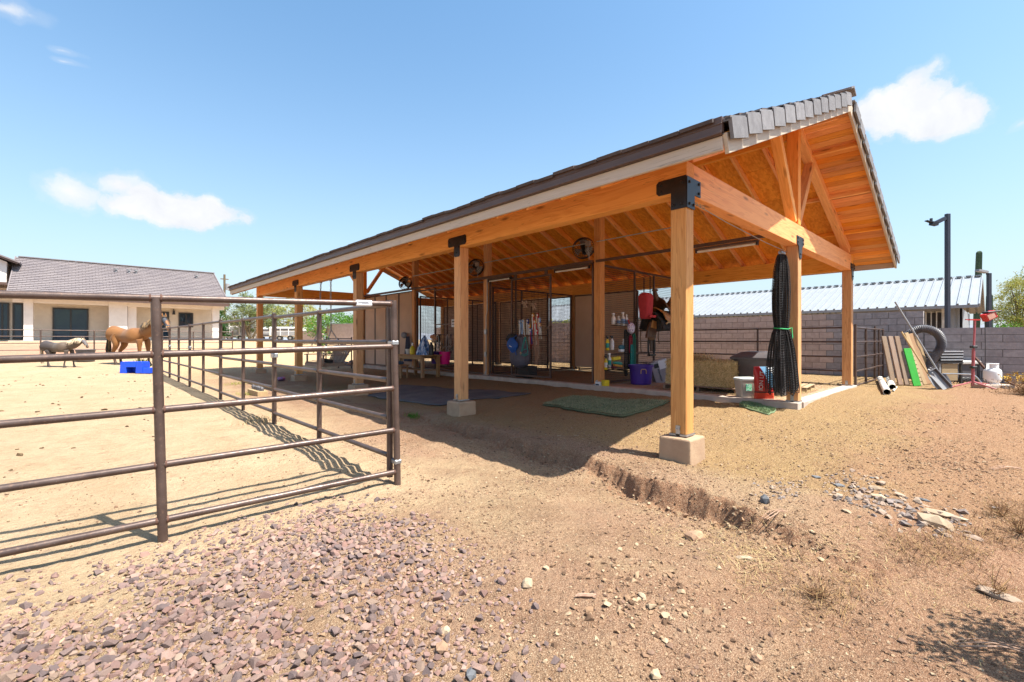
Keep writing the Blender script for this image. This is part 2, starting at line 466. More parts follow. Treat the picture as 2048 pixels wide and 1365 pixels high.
def ground_mat():
    m, t, p = new_mat('desert_soil')
    tc = t.node('ShaderNodeTexCoord')
    v = tc.outputs['Object']
    sp = t.node('ShaderNodeSeparateXYZ')
    t.l.new(v, sp.inputs[0])
    x, y = sp.outputs[0], sp.outputs[1]
    n0 = t.noise(v, 0.45, 4, 0.55)
    n1 = t.noise(v, 1.7, 6, 0.6)
    n2 = t.noise(v, 9.0, 7, 0.65)
    n3 = t.noise(v, 60.0, 5, 0.7)
    # arena sand is pale; soil by the barn and road is redder
    ar = t.math('ADD', t.math('MULTIPLY', t.math('ADD', t.math('MULTIPLY', x, -1.0), -1.9), 0.55),
                t.math('MULTIPLY', t.math('SUBTRACT', n1, 0.5), 1.1))
    fr = t.math('ADD', t.math('MULTIPLY', t.math('SUBTRACT', t.math('ADD', y, t.math('MULTIPLY', x, -0.06)), 1.05), 1.1),
                t.math('MULTIPLY', t.math('SUBTRACT', n1, 0.5), 1.2))
    arena = t.math('MULTIPLY', t.ramp(ar, [(0.0, 0.0), (0.5, 1.0)]), t.ramp(fr, [(0.0, 0.0), (0.55, 1.0)]))
    red = t.mix(t.ramp(n1, [(0.35, 0.0), (0.68, 1.0)]), (0.33, 0.204, 0.13), (0.255, 0.139, 0.083))
    red = t.mix(t.ramp(n0, [(0.42, 0.0), (0.62, 0.75)]), red, (0.375, 0.275, 0.157))
    tan = t.mix(t.ramp(n1, [(0.35, 0.0), (0.68, 1.0)]), (0.48, 0.348, 0.22), (0.40, 0.284, 0.17))
    tan = t.mix(t.ramp(n2, [(0.55, 0.0), (0.75, 0.35)]), tan, (0.43, 0.32, 0.19))
    n5 = t.noise(v, 1.05, 5, 0.62, 0.6)
    red = t.mix(t.math('MULTIPLY', t.ramp(n5, [(0.50, 0.0), (0.64, 1.0)]), 0.6), red, (0.185, 0.102, 0.058))
    red = t.mix(t.math('MULTIPLY', t.ramp(n5, [(0.30, 1.0), (0.43, 0.0)]), 0.6), red, (0.36, 0.27, 0.15))
    # golden trampled dirt on the far right and behind
    gold = t.math('MULTIPLY', t.ramp(t.math('ADD', x, t.math('MULTIPLY', n0, 1.6)), [(0.35, 0.0), (0.9, 0.9)]), 1.0)
    c = t.mix(gold, red, t.mix(n1, (0.325, 0.215, 0.090), (0.265, 0.166, 0.067)))
    yy = t.math('MULTIPLY', t.math('SUBTRACT', y, 14.0), 0.1)
    c = t.mix(t.ramp(yy, [(0.0, 0.0), (0.6, 1.0)]), c, (0.55, 0.38, 0.21))
    c = t.mix(arena, c, tan)
    hi = t.math('MULTIPLY', t.math('SUBTRACT', t.math('SUBTRACT', y, 26.2), t.math('MULTIPLY', n1, 0.6)), 0.8, clamp=True)
    bank = t.math('MULTIPLY', hi, t.math('SUBTRACT', 1.0, t.math('MULTIPLY', t.math('SUBTRACT', y, 30.5), 0.6, clamp=True), clamp=True))
    lx = t.ramp(t.math('MULTIPLY', t.math('ADD', x, 2.0), -0.5), [(0.0, 0.0), (0.5, 1.0)])
    c = t.mix(t.math('MULTIPLY', t.math('MULTIPLY', bank, lx), 0.7), c, (0.42, 0.20, 0.14))
    # fine crumbs, dark specks and pale grit
    c = t.mix(t.math('MULTIPLY', t.ramp(n2, [(0.3, 0.8), (0.52, 0.0)]), 0.45), c, (0.24, 0.135, 0.075))
    c = t.mix(t.math('MULTIPLY', t.ramp(n3, [(0.58, 0.0), (0.75, 1.0)]), 0.35), c, (0.62, 0.48, 0.33))
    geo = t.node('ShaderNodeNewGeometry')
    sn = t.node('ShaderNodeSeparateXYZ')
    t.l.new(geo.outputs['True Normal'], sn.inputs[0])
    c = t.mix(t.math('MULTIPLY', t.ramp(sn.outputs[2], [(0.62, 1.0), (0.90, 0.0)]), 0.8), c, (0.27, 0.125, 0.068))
    # redder washed soil low on the right
    wsh = t.math('ADD', t.math('MULTIPLY', t.math('SUBTRACT', t.math('MULTIPLY', y, -1.0), 0.9), .8), t.math('MULTIPLY', t.math('SUBTRACT', n1, 0.5), 1.6))
    c = t.mix(t.math('MULTIPLY', t.ramp(wsh, [(0.2, 0.0), (0.9, 1.0)]), t.math('MULTIPLY', t.ramp(t.math('ADD', t.math('MULTIPLY', x, .5), 1.7), [(0.0, 0.0), (0.6, 1.0)]), .7)), c, (0.29, 0.148, 0.088))
    n4 = t.noise(v, 170.0, 3, 0.7)
    grit = t.math('SUBTRACT', 1.0, t.math('MULTIPLY', arena, 0.6))
    c = t.mix(t.math('MULTIPLY', t.ramp(n4, [(0.38, 0.9), (0.5, 0.0)]), grit), c, (0.13, 0.07, 0.04))
    c = t.mix(t.math('MULTIPLY', t.ramp(n4, [(0.54, 0.0), (0.66, 0.7)]), grit), c, (0.66, 0.50, 0.34))
    vg = t.voro(v, 38.0)
    c = t.mix(t.math('MULTIPLY', t.ramp(vg, [(0.05, 0.5), (0.12, 0.0)]), t.math('SUBTRACT', 1.0, t.math('MULTIPLY', arena, 0.75))), c, (0.22, 0.13, 0.085))
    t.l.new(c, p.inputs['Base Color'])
    p.inputs['Roughness'].default_value = 0.97
    p.inputs['Specular IOR Level'].default_value = 0.15
    rel = t.math('ADD', t.math('MULTIPLY', n2, 0.9), t.math('MULTIPLY', n3, 0.5))
    rel = t.math('ADD', rel, t.math('MULTIPLY', t.voro(v, 24.0), 0.45))
    rel = t.math('ADD', rel, t.math('MULTIPLY', n4, 0.35))
    prints = t.math('MULTIPLY', t.ramp(t.voro(v, 2.6), [(0.10, 0.0), (0.24, 1.0)]), t.math('MULTIPLY', arena, 0.7))
    rel = t.math('ADD', rel, prints)
    set_bump(t, p, rel, 0.9, 0.04)
    return m


SOIL = ground_mat()

# ---------------------------------------------------------------- mesh helpers


class MB:
    def __init__(self):
        self.v = []
        self.f = []

    def add(self, verts, faces, M=None):
        o = len(self.v)
        if M is not None:
            verts = [M @ Vector(q) for q in verts]
        self.v += [tuple(q) for q in verts]
        self.f += [tuple(i + o for i in f) for f in faces]
        return self

    def box(self, c, s, rot=None, taper=None):
        x, y, z = s[0] / 2, s[1] / 2, s[2] / 2
        tx, ty = (taper if taper else (1, 1))
        vs = [(-x, -y, -z), (x, -y, -z), (x, y, -z), (-x, y, -z), (-x * tx, -y * ty, z), (x * tx, -y * ty, z), (x * tx, y * ty, z), (-x * tx, y * ty, z)]
        M = Matrix.Translation(c)
        if rot is not None:
            M = M @ (rot.to_4x4() if hasattr(rot, 'to_4x4') else Euler(rot).to_matrix().to_4x4())
        return self.add(vs, [(0, 3, 2, 1), (4, 5, 6, 7), (0, 1, 5, 4), (1, 2, 6, 5), (2, 3, 7, 6), (3, 0, 4, 7)], M)

    def beam(self, p, q, w, h, up=(0, 0, 1)):
        M, L = frame(p, q, up)
        return self.add(*boxdata(L, w, h), M)

    def tube(self, pts, r, n=8, cap=True, closed=False):
        pts = [Vector(q) for q in pts]
        m = len(pts)
        rs = r if isinstance(r, (list, tuple)) else [r] * m
        o = len(self.v)
        prev = None
        for i, c in enumerate(pts):
            if closed:
                d = pts[(i + 1) % m] - pts[i - 1]
            else:
                d = pts[min(i + 1, m - 1)] - pts[max(i - 1, 0)]
            d = d.normalized() if d.length > 1e-9 else Vector((0, 0, 1))
            if prev is None:
                a = Vector((0, 0, 1)) if abs(d.z) < 0.9 else Vector((1, 0, 0))
                u = d.cross(a).normalized()
            else:
                u = (prev - d * prev.dot(d))
                u = u.normalized() if u.length > 1e-6 else d.orthogonal().normalized()
            prev = u
            w = d.cross(u)
            for k in range(n):
                a = 2 * PI * k / n
                self.v.append(tuple(c + (u * math.cos(a) + w * math.sin(a)) * rs[i]))
        segs = m if closed else m - 1
        for i in range(segs):
            j = (i + 1) % m
            for k in range(n):
                k2 = (k + 1) % n
                self.f.append((o + i * n + k, o + i * n + k2, o + j * n + k2, o + j * n + k))
        if cap and not closed:
            self.f.append(tuple(o + k for k in reversed(range(n))))
            self.f.append(tuple(o + (m - 1) * n + k for k in range(n)))
        return self

    def lathe(self, prof, n=20, M=None, caps=True):
        vs, fs = [], []
        for (r, z) in prof:
            for k in range(n):
                a = 2 * PI * k / n
                vs.append((r * math.cos(a), r * math.sin(a), z))
        for i in range(len(prof) - 1):
            for k in range(n):
                k2 = (k + 1) % n
                fs.append((i * n + k, i * n + k2, (i + 1) * n + k2, (i + 1) * n + k))
        if caps:
            fs.append(tuple(reversed(range(n))))
            fs.append(tuple((len(prof) - 1) * n + k for k in range(n)))
        return self.add(vs, fs, M)

    def prism(self, poly, h, M=None):
        n = len(poly)
        vs = [(x, y, 0) for x, y in poly] + [(x, y, h) for x, y in poly]
        fs = [tuple(reversed(range(n))), tuple(range(n, 2 * n))] + [(i, (i + 1) % n, n + (i + 1) % n, n + i) for i in range(n)]
        return self.add(vs, fs, M)

    def grid(self, fn, nu, nv, closeu=False):
        o = len(self.v)
        for i in range(nu):
            for j in range(nv):
                self.v.append(tuple(fn(i / (nu if closeu else nu - 1), j / (nv - 1))))
        for i in range(nu if closeu else nu - 1):
            i2 = (i + 1) % nu
            for j in range(nv - 1):
                self.f.append((o + i * nv + j, o + i2 * nv + j, o + i2 * nv + j + 1, o + i * nv + j + 1))
        return self

    def rock(self, c, s, seed=0, sub=1, rough=0.25, rot=None):
        bm = bmesh.new()
        bmesh.ops.create_icosphere(bm, subdivisions=sub, radius=1.0)
        r = random.Random(seed)
        vs = []
        for v in bm.verts:
            k = 1 + r.uniform(-rough, rough)
            vs.append((v.co.x * k * s[0], v.co.y * k * s[1], v.co.z * k * s[2]))
        fs = [tuple(v.index for v in f.verts) for f in bm.faces]
        bm.free()
        M = Matrix.Translation(c) @ (Euler(rot).to_matrix().to_4x4() if rot else Matrix())
        return self.add(vs, fs, M)

    def mesh(self, name, mat=None, smooth=False):
        me = bpy.data.meshes.new(name)
        me.from_pydata(self.v, [], self.f)
        if smooth:
            me.polygons.foreach_set('use_smooth', [True] * len(me.polygons))
        if mat:
            me.materials.append(mat)
        me.update()
        return me


def frame(p, q, up=(0, 0, 1)):
    p, q = Vector(p), Vector(q)
    d = q - p
    L = d.length
    d.normalize()
    u = Vector(up)
    u = u - d * u.dot(d)
    if u.length < 1e-4:
        u = Vector((1, 0, 0)) if abs(d.x) < 0.9 else Vector((0, 1, 0))
        u = u - d * u.dot(d)
    u.normalize()
    s = u.cross(d)
    M = Matrix((d, s, u)).transposed().to_4x4()
    M.translation = (p + q) / 2
    return M, L


def boxdata(L, w, h):
    x, y, z = L / 2, w / 2, h / 2
    return ([(-x, -y, -z), (x, -y, -z), (x, y, -z), (-x, y, -z), (-x, -y, z), (x, -y, z), (x, y, z), (-x, y, z)],
            [(0, 3, 2, 1), (4, 5, 6, 7), (0, 1, 5, 4), (1, 2, 6, 5), (2, 3, 7, 6), (3, 0, 4, 7)])


def link(name, me, parent=None, loc=None, M=None):
    o = bpy.data.objects.new(name, me)
    COL.objects.link(o)
    if parent is not None:
        o.parent = parent
    if M is not None:
        o.matrix_basis = M
    if loc is not None:
        o.location = loc
    return o


def obj(name, mb, mat, parent=None, smooth=False, loc=None, bevel=0.0, M=None):
    o = link(name, mb.mesh(name, mat, smooth), parent, loc, M)
    if bevel:
        b = o.modifiers.new('edge', 'BEVEL')
        b.width = bevel
        b.segments = 1 if bevel < 0.012 else 2
        b.limit_method = 'ANGLE'
    if smooth:
        for pl in o.data.polygons:
            pass
        try:
            o.data.set_sharp_from_angle(angle=RAD(40))
        except Exception:
            pass
    return o


def timber(name, p, q, w, h, mat, parent=None, up=(0, 0, 1), bevel=0.006):
    """a board or beam whose local X runs along its length"""
    M, L = frame(p, q, up)
    return obj(name, MB().add(*boxdata(L, w, h)), mat, parent, M=M, bevel=bevel)


def tag(o, label, cat, group=None, kind=None):
    o['label'] = label
    o['category'] = cat
    if group:
        o['group'] = group
    if kind:
        o['kind'] = kind
    return o


def thing(name, label, cat, loc=(0, 0, 0), rz=0.0, group=None):
    o = bpy.data.objects.new(name, None)
    COL.objects.link(o)
    o.location = loc
    o.rotation_euler = (0, 0, rz)
    o.empty_display_size = 0.2
    return tag(o, label, cat, group)


def structure(o):
    o['kind'] = 'structure'
    return o


def stuff(o):
    o['kind'] = 'stuff'
    return o


KIDS = {}


def copy_tree(o, parent=None):
    c = o.copy()
    COL.objects.link(c)
    if parent is not None:
        c.parent = parent
    for ch in list(o.children):
        copy_tree(ch, c)
    return c


def text_mesh(s, size, mat, depth=0.002):
    cu = bpy.data.curves.new('lettering', 'FONT')
    cu.body = s
    cu.size = size
    cu.extrude = depth
    cu.align_x = 'CENTER'
    cu.align_y = 'CENTER'
    o = bpy.data.objects.new('lettering', cu)
    COL.objects.link(o)
    dg = bpy.context.evaluated_depsgraph_get()
    me = bpy.data.meshes.new_from_object(o.evaluated_get(dg))
    bpy.data.objects.remove(o)
    me.materials.clear()
    me.materials.append(mat)
    return me


# a measured photo position at a known depth, height or plane gives the point of the place
def at(px, py, d):
    x = (px - 1024) / F * d
    return Vector((CX + CS * x + SN * d, CY - SN * x + CS * d, CZ + (680 - py) / F * d))


def on_z(px, py, z):
    return at(px, py, (CZ - z) * F / (py - 680))


def on_x(px, py, X):
    k = (px - 1024) / F
    return at(px, py, (X - CX) / (CS * k + SN))


def on_y(px, py, Y):
    k = (px - 1024) / F
    return at(px, py, (Y - CY) / (-SN * k + CS))

# ---------------------------------------------------------------- terrain
_LAT = rng.random((8, 256, 256))


def vnoise(x, y, s):
    t = _LAT[s % 8]
    xi, yi = np.floor(x).astype(int), np.floor(y).astype(int)
    fx, fy = x - xi, y - yi
    fx, fy = fx * fx * (3 - 2 * fx), fy * fy * (3 - 2 * fy)
    a, b = t[xi % 256, yi % 256], t[(xi + 1) % 256, yi % 256]
    c, d = t[xi % 256, (yi + 1) % 256], t[(xi + 1) % 256, (yi + 1) % 256]
    return (a * (1 - fx) + b * fx) * (1 - fy) + (c * (1 - fx) + d * fx) * fy - 0.5


def sstep(a, b, x):
    t = np.clip((x - a) / (b - a), 0, 1)
    return t * t * (3 - 2 * t)


def gz(x, y):
    x = np.asarray(x, float)
    y = np.asarray(y, float)
    far = [22.8, 27, 30, 36, 60, 400]
    farz = [.38, .60, 1.20, 1.33, 1.36, 1.39]
    left = np.interp(y, [-30, -6, 1, 3.5, 8, 17] + far, [-.1, -.07, -.03, .06, .11, .15] + farz)
    pad = np.interp(x, [-1.2, 0, 4.2, 4.6, 400], [.02, .04, .20, .27, .27])
    pad = np.maximum(pad, np.interp(y, [17.5] + far, [.0] + farz))
    pad = pad - 0.16 * sstep(-1.2, -4.5, y) * sstep(6, 1, x)
    xt = np.interp(y, [-9, -2.4, -1.34, -.16, .95, 3.75, 8, 40], [-1.9, -1.45, -1.28, -1.08, -.80, -.62, -.6, -.6])
    xt = xt + .10 * vnoise(x * 0 + 3.1, y * 2.3, 1) + .07 * vnoise(x * 2, y * 6.3, 2) + .03 * vnoise(x * 6, y * 13.7, 4) + .018 * vnoise(x * 16, y * 33, 6)
    dep = np.interp(y, [-3.2, -1.9, -1.2, 2.5, 6, 9, 12], [0, .035, .13, .15, .14, .09, 0])
    wid = np.interp(y, [-3.5, -1.7, -1.2, 3, 8, 12], [.9, .22, .065, .09, .5, 1.6])
    dep = .82 * dep * (1 + .9 * vnoise(y * 0 + 7.7, y * 1.55, 3) + .5 * vnoise(y * 0 + 1.7, y * 4.1, 5))
    wid = 1.45 * wid * (1 + 3.2 * np.clip(vnoise(y * 0 + 4.4, y * 1.9, 1), 0, 1) + 1.6 * np.clip(vnoise(y * 0 + 2.2, y * 5.7, 6), 0, 1))
    d = x - xt
    lo = left - dep * np.exp(-np.maximum(-d, 0) / .75)
    s = sstep(-.03, 1.0, d / wid)
    z = lo * (1 - s) + pad * s
    z = z - .11 * sstep(-2.8, -5.6, x) * sstep(5.5, 1.9, y)
    near = sstep(26, 8, np.hypot(x + 4, y + 1))
    rough = 1 - .55 * sstep(-2.2, -3.4, x) * sstep(1.2, 2.6, y)
    z = z + near * rough * (.050 * vnoise(x * 1.1, y * 1.1, 3) + .030 * vnoise(x * 3.3, y * 3.3, 4) + .018 * vnoise(x * 9, y * 9, 5) + .011 * vnoise(x * 22, y * 22, 6))
    crumb = np.exp(-(d / .16) ** 2) * (dep > .02)
    z = z + crumb * (.05 * vnoise(x * 14, y * 14, 7) + .045 * vnoise(x * 28, y * 28, 0) + .02 * vnoise(x * 55, y * 40, 1))
    # rut running down towards the viewer on the right, and wind ripples under the panels
    rut = np.exp(-(((x + 2.05 + .28 * (y + 2.2)) / .28) ** 2)) * sstep(-.9, -1.6, y) * sstep(-4.2, -3.0, y)
    z = z - .05 * rut
    fl = np.exp(-((x + 2.95) / .38) ** 2) * sstep(1.4, 2.2, y) * sstep(19, 16, y)
    z = z + fl * (.06 * vnoise(x * 4, y * 5.5, 2) + .03 * vnoise(x * 9, y * 12, 3))
    return z


def gzs(x, y):
    return float(gz(np.array([x]), np.array([y]))[0])


def axis(lo, hi, step, out_lo, out_hi, g=1.13):
    a = list(np.arange(lo, hi, step))
    s, p = step, hi
    while p < out_hi:
        a.append(p)
        s *= g
        p += s
    a.append(out_hi)
    s, p = step, lo
    b = []
    while p > out_lo:
        s *= g
        p -= s
        b.append(max(p, out_lo))
    return np.array(sorted(set([round(float(q), 5) for q in b + a])))


def build_ground():
    xs = axis(-6.2, 3.2, .030, -700, 700)
    xs = np.array(sorted(set(np.round(np.concatenate([xs[(xs < -1.9) | (xs > -.3)], np.arange(-1.9, -.3, .015)]), 5))))
    ys = axis(-3.2, 5.2, .023, -400, 1200)
    X, Y = np.meshgrid(xs, ys, indexing='ij')
    Z = gz(X, Y)
    nx, ny = len(xs), len(ys)
    V = np.stack([X, Y, Z], -1).reshape(-1, 3)
    i, j = np.meshgrid(np.arange(nx - 1), np.arange(ny - 1), indexing='ij')
    a = (i * ny + j).ravel()
    Q = np.stack([a, a + ny, a + ny + 1, a + 1], -1)
    me = bpy.data.meshes.new('ground')
    me.vertices.add(len(V))
    me.vertices.foreach_set('co', V.ravel())
    me.loops.add(Q.size)
    me.loops.foreach_set('vertex_index', Q.ravel().astype(np.int32))
    me.polygons.add(len(Q))
    me.polygons.foreach_set('loop_start', np.arange(0, Q.size, 4, dtype=np.int32))
    me.polygons.foreach_set('use_smooth', np.ones(len(Q), bool))
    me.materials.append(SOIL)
    me.update(calc_edges=True)
    me.validate()
    return structure(link('ground', me))


ground = build_ground()

# concrete kerb round the stall floor
kb = MB()
kb.box((4.16, 8.45, .085), (.24, 17.14, .45))
obj('concrete_kerb', kb, CONCW, bevel=.012)
structure(bpy.data.objects['concrete_kerb'])
kb = MB()
kb.box((6.52, -.03, .085), (4.47, .24, .45))
structure(obj('concrete_kerb', kb, CONCW, bevel=.012))
kb = MB()
kb.box((6.4, 2.2, .285), (4.2, 4.15, .03))
structure(obj('stall_floor', kb, CONC))

# ---------------------------------------------------------------- the barn
SLOPE = 5 / 12
BL = 17.0
BAY = 4.25
barn = thing('pole_barn', 'open sided timber barn with orange posts, dark tiled gable roof and pipe panels under it', 'barn', (0, 0, 0))
ZB, ZT = 3.10, 3.47
SU = Vector((-SLOPE, 0, 1)).normalized()


def zraft(x):
    return ZT + SLOPE * (x if x <= BAY else 2 * BAY - x)


def bracket_base(x, y, z, parent):
    b = MB()
    b.box((x, y, z + .06), (.212, .05, .12))
    b.box((x, y, z + .012), (.212, .212, .02))
    for s in (-.08, .08):
        for q in (-1, 1):
            b.tube([(x + q * .104, y + s * .2, z + .05 + abs(s) * .4), (x + q * .116, y + s * .2, z + .05 + abs(s) * .4)], .010, 6)
    return obj('post_base', b, GALV, parent)


def add_post(x, y, z0, z1, footing=True):
    p = timber('post', (x, y, z0), (x, y, z1), .19, .19, WOODS, barn, up=(1, 0, 0), bevel=.007)
    inv = p.matrix_basis.inverted()
    if footing:
        f = MB().box((x, y, z0 - .02 - .24), (.40, .40, .46), taper=(.95, .95))
        fo = obj('footing', f, CONC, p, bevel=.02)
        fo.matrix_parent_inverse = inv
    bb = bracket_base(x, y, z0 - .02, p)
    bb.matrix_parent_inverse = inv
    return p


for k in range(5):
    add_post(0, k * BAY, .33, ZB)
    add_post(2 * BAY, k * BAY, .33, ZB, False)
for k in range(5):
    add_post(BAY, k * BAY, .33, ZB if k in (0, 4) else zraft(BAY) - .26, False)

# eave beams: two lengths each, butted over a post
for x in (0, 2 * BAY):
    timber('eave_beam', (x, -.10, (ZB + ZT) / 2), (x, 2 * BAY - .003, (ZB + ZT) / 2), .188, ZT - ZB, WOOD, barn)
    timber('eave_beam', (x, 2 * BAY + .003, (ZB + ZT) / 2), (x, BL + .10, (ZB + ZT) / 2), .188, ZT - ZB, WOOD, barn)
# tie beams at both gables
for y in (0, BL):
    timber('tie_beam', (.098, y, (ZB + ZT) / 2 - .002), (2 * BAY - .098, y, (ZB + ZT) / 2 - .002), .19, ZT - ZB, WOOD, barn)
    timber('king_post', (BAY, y, ZT + .003), (BAY, y, zraft(BAY) - .02), .185, .15, WOOD, barn, up=(1, 0, 0))
    for s in (-1, 1):
        timber('strut', (BAY + s * .10, y, ZT + .06), (BAY + s * 1.02, y, zraft(BAY - 1.02) + .06), .15, .13, WOOD, barn)
        p = Vector((BAY - s * (BAY - .10), y, zraft(.10) + .085))
        q = Vector((BAY - s * .004, y, zraft(BAY) + .085))
        timber('top_chord', p, q, .15, .19, WOOD, barn)
timber('ridge_beam', (BAY, .1, zraft(BAY) - .06), (BAY, BL - .1, zraft(BAY) - .06), .09, .30, WOOD, barn)

# rafters at two feet on centre
ny = int(BL / .61)
for s in (0, 1):
    for k in range(1, ny + 1):
        y = k * .61
        if y > BL - .2:
            continue
        a, b = -.74, BAY - .05
        za, zb = zraft(0) + SLOPE * a + .077, zraft(0) + SLOPE * b + .077
        xa, xb = (a, b) if s == 0 else (2 * BAY - a, 2 * BAY - b)
        timber('rafter', (xa, y, za), (xb, y, zb), .045, .138, WOOD, barn, bevel=.003)

# roof deck: strand board inside, boards over the gable overhangs
ZD = .157
KL = 1 / math.cos(math.atan(SLOPE))


def slope_pt(s, run, y, up=0.0):
    """run: horizontal distance in from the eave post line; s picks the side"""
    x = run if s == 0 else 2 * BAY - run
    return Vector((x, y, ZT + SLOPE * run + ZD + up))


run_edges = np.linspace(-.79, BAY - .004, 6)
y_edges = np.linspace(.0, BL, 8)
for s in (0, 1):
    for i in range(5):
        for j in range(7):
            ra, rb = run_edges[i] + .003, run_edges[i + 1] - .003
            ya, yb = y_edges[j] + .003, y_edges[j + 1] - .003
            ym = (ya + yb) / 2
            p, q = slope_pt(s, ra, ym, .006), slope_pt(s, rb, ym, .006)
            timber('sheathing_panel', p, q, yb - ya, .012, OSB, barn, bevel=0)
npl = 36
for s in (0, 1):
    for gy in (0, 1):
        for i in range(npl):
            r0 = -.79 + (BAY - .004 + .79) * i / npl
            r1 = -.79 + (BAY - .004 + .79) * (i + 1) / npl
            rm = (r0 + r1) / 2
            w = (r1 - r0) * KL - .006
            ya, yb = (-.795, -.004) if gy == 0 else (BL + .004, BL + .795)
            up = (-SLOPE if s == 0 else SLOPE, 0, 1)
            lift = .009 + random.uniform(-.0015, .0015)
            timber('overhang_board', slope_pt(s, rm, ya, lift), slope_pt(s, rm, yb, lift), w, .018, WOODP, barn, up=up, bevel=.003)
        for run in (.75, 2.05, 3.35):
            ya, yb = (-.77, .58) if gy == 0 else (BL - .58, BL + .77)
            up = (-SLOPE if s == 0 else SLOPE, 0, 1)
            timber('outlooker', slope_pt(s, run, ya, -.05), slope_pt(s, run, yb, -.05), .04, .088, WOOD, barn, up=up, bevel=.003)

# rake boards and eave fascia
for s in (0, 1):
    for y in (-.818, BL + .818):
        timber('rake_board', slope_pt(s, -.80, y, -.065), slope_pt(s, BAY - .001, y, -.065), .038, .185, FASCIA, barn, bevel=.004)
    xf = -.812 if s == 0 else 2 * BAY + .812
    for ya, yb in ((-.798, 5.0), (5.004, 11.0), (11.004, BL + .798)):
        timber('fascia_board', (xf, ya, 3.235), (xf, yb, 3.235), .038, .13, FASCIA, barn, bevel=.004)
    xd = -.838 if s == 0 else 2 * BAY + .838
    b = MB()
    b.box((xd, BL / 2, 3.385), (.05, BL + 1.62, .166))
    b.box((xd - (.018 if s == 0 else -.018), BL / 2, 3.318), (.05, BL + 1.62, .022))
    b.box((xd - (.012 if s == 0 else -.012), BL / 2, 3.40), (.045, BL + 1.62, .010))
    de = obj('drip_edge', b, BROWN, barn, bevel=.003)
    w = MB()
    yq = -.5
    while yq < BL + .6:
        w.box((xd - (.0255 if s == 0 else -.0255), yq, 3.437), (.003, .10, .014))
        yq += .62
    stuff(obj('weep_slot', w, BLACK, de))

# roof tiles
TW, TEX = .326, .352
ncol = int((BL + 1.5) / TW)
tile_me = MB().box((0, 0, 0), (TEX + .07, TW - .008, .034)).mesh('roof_tile', TILE)
T_EAVE = []
rest = MB()
ncr = 14
for s in (0, 1):
    for c in range(ncr):
        for k in range(ncol + 1):
            y = -.74 + TW * (k + .5 * (c % 2) * .0) + TW / 2
            if y > BL + .76:
                continue
            run = -.70 + c * TEX / KL
            if run > BAY - .15:
                continue
            cpt = slope_pt(s, run, y, .172 + random.uniform(-.006, .006))
            ang = -(math.atan(SLOPE) - .07) if s == 0 else (math.atan(SLOPE) - .07)
            if c == 0:
                M = Matrix.Translation(cpt + Vector((0, 0, random.uniform(-.004, .006)))) @ Matrix.Rotation(ang + random.uniform(-.02, .02), 4, 'Y')
                o = link('roof_tile', tile_me, barn, M=M)
            else:
                rest.box(cpt, (TEX + .07, TW - .008, .034), rot=Matrix.Rotation(ang, 3, 'Y'))
stuff(obj('roof_tile_field', rest, TILE, barn))
# rake tiles: an L over each gable edge
lpoly = None
lm = MB()
lm.box((0, .012, -.050), (.372, .032, .185))
lm.box((.03, .11, .035), (.44, .20, .028))
lm.box((.0, .03, .045), (.38, .05, .03))
rake_me = lm.mesh('rake_tile', RAKE)
for s in (0, 1):
    for gy in (0, 1):
        for i in range(13):
            run = -.655 + i * (BAY + .675) / 13
            y = -.885 if gy == 0 else BL + .885
            pt = slope_pt(s, run, y, .098)
            a = -(math.atan(SLOPE) - .085) if s == 0 else (math.atan(SLOPE) - .085)
            M = Matrix.Translation(pt) @ Matrix.Rotation(a + random.uniform(-.012, .012), 4, 'Y')
            if gy == 1:
                M = M @ Matrix.Rotation(PI, 4, 'Z')
            if s == 1:
                M = M @ Matrix.Scale(-1, 4, (1, 0, 0))
            M = M @ Matrix.Translation((0, random.uniform(-.004, .004), 0))
            link('rake_tile', rake_me, barn, M=M)
rm_ = MB()
rm_.box((-.09, 0, 0), (.20, .42, .03), rot=(0, -.42, 0))
rm_.box((.09, 0, 0), (.20, .42, .03), rot=(0, .42, 0))
ridge_me = rm_.mesh('ridge_tile', RAKE)
for k in range(47):
    y = -.68 + k * .39
    if y > BL + .8:
        break
    link('ridge_tile', ridge_me, barn, M=Matrix.Translation((BAY, y, zraft(BAY) + ZD + .20)) @ Matrix.Rotation(.05, 4, 'X'))

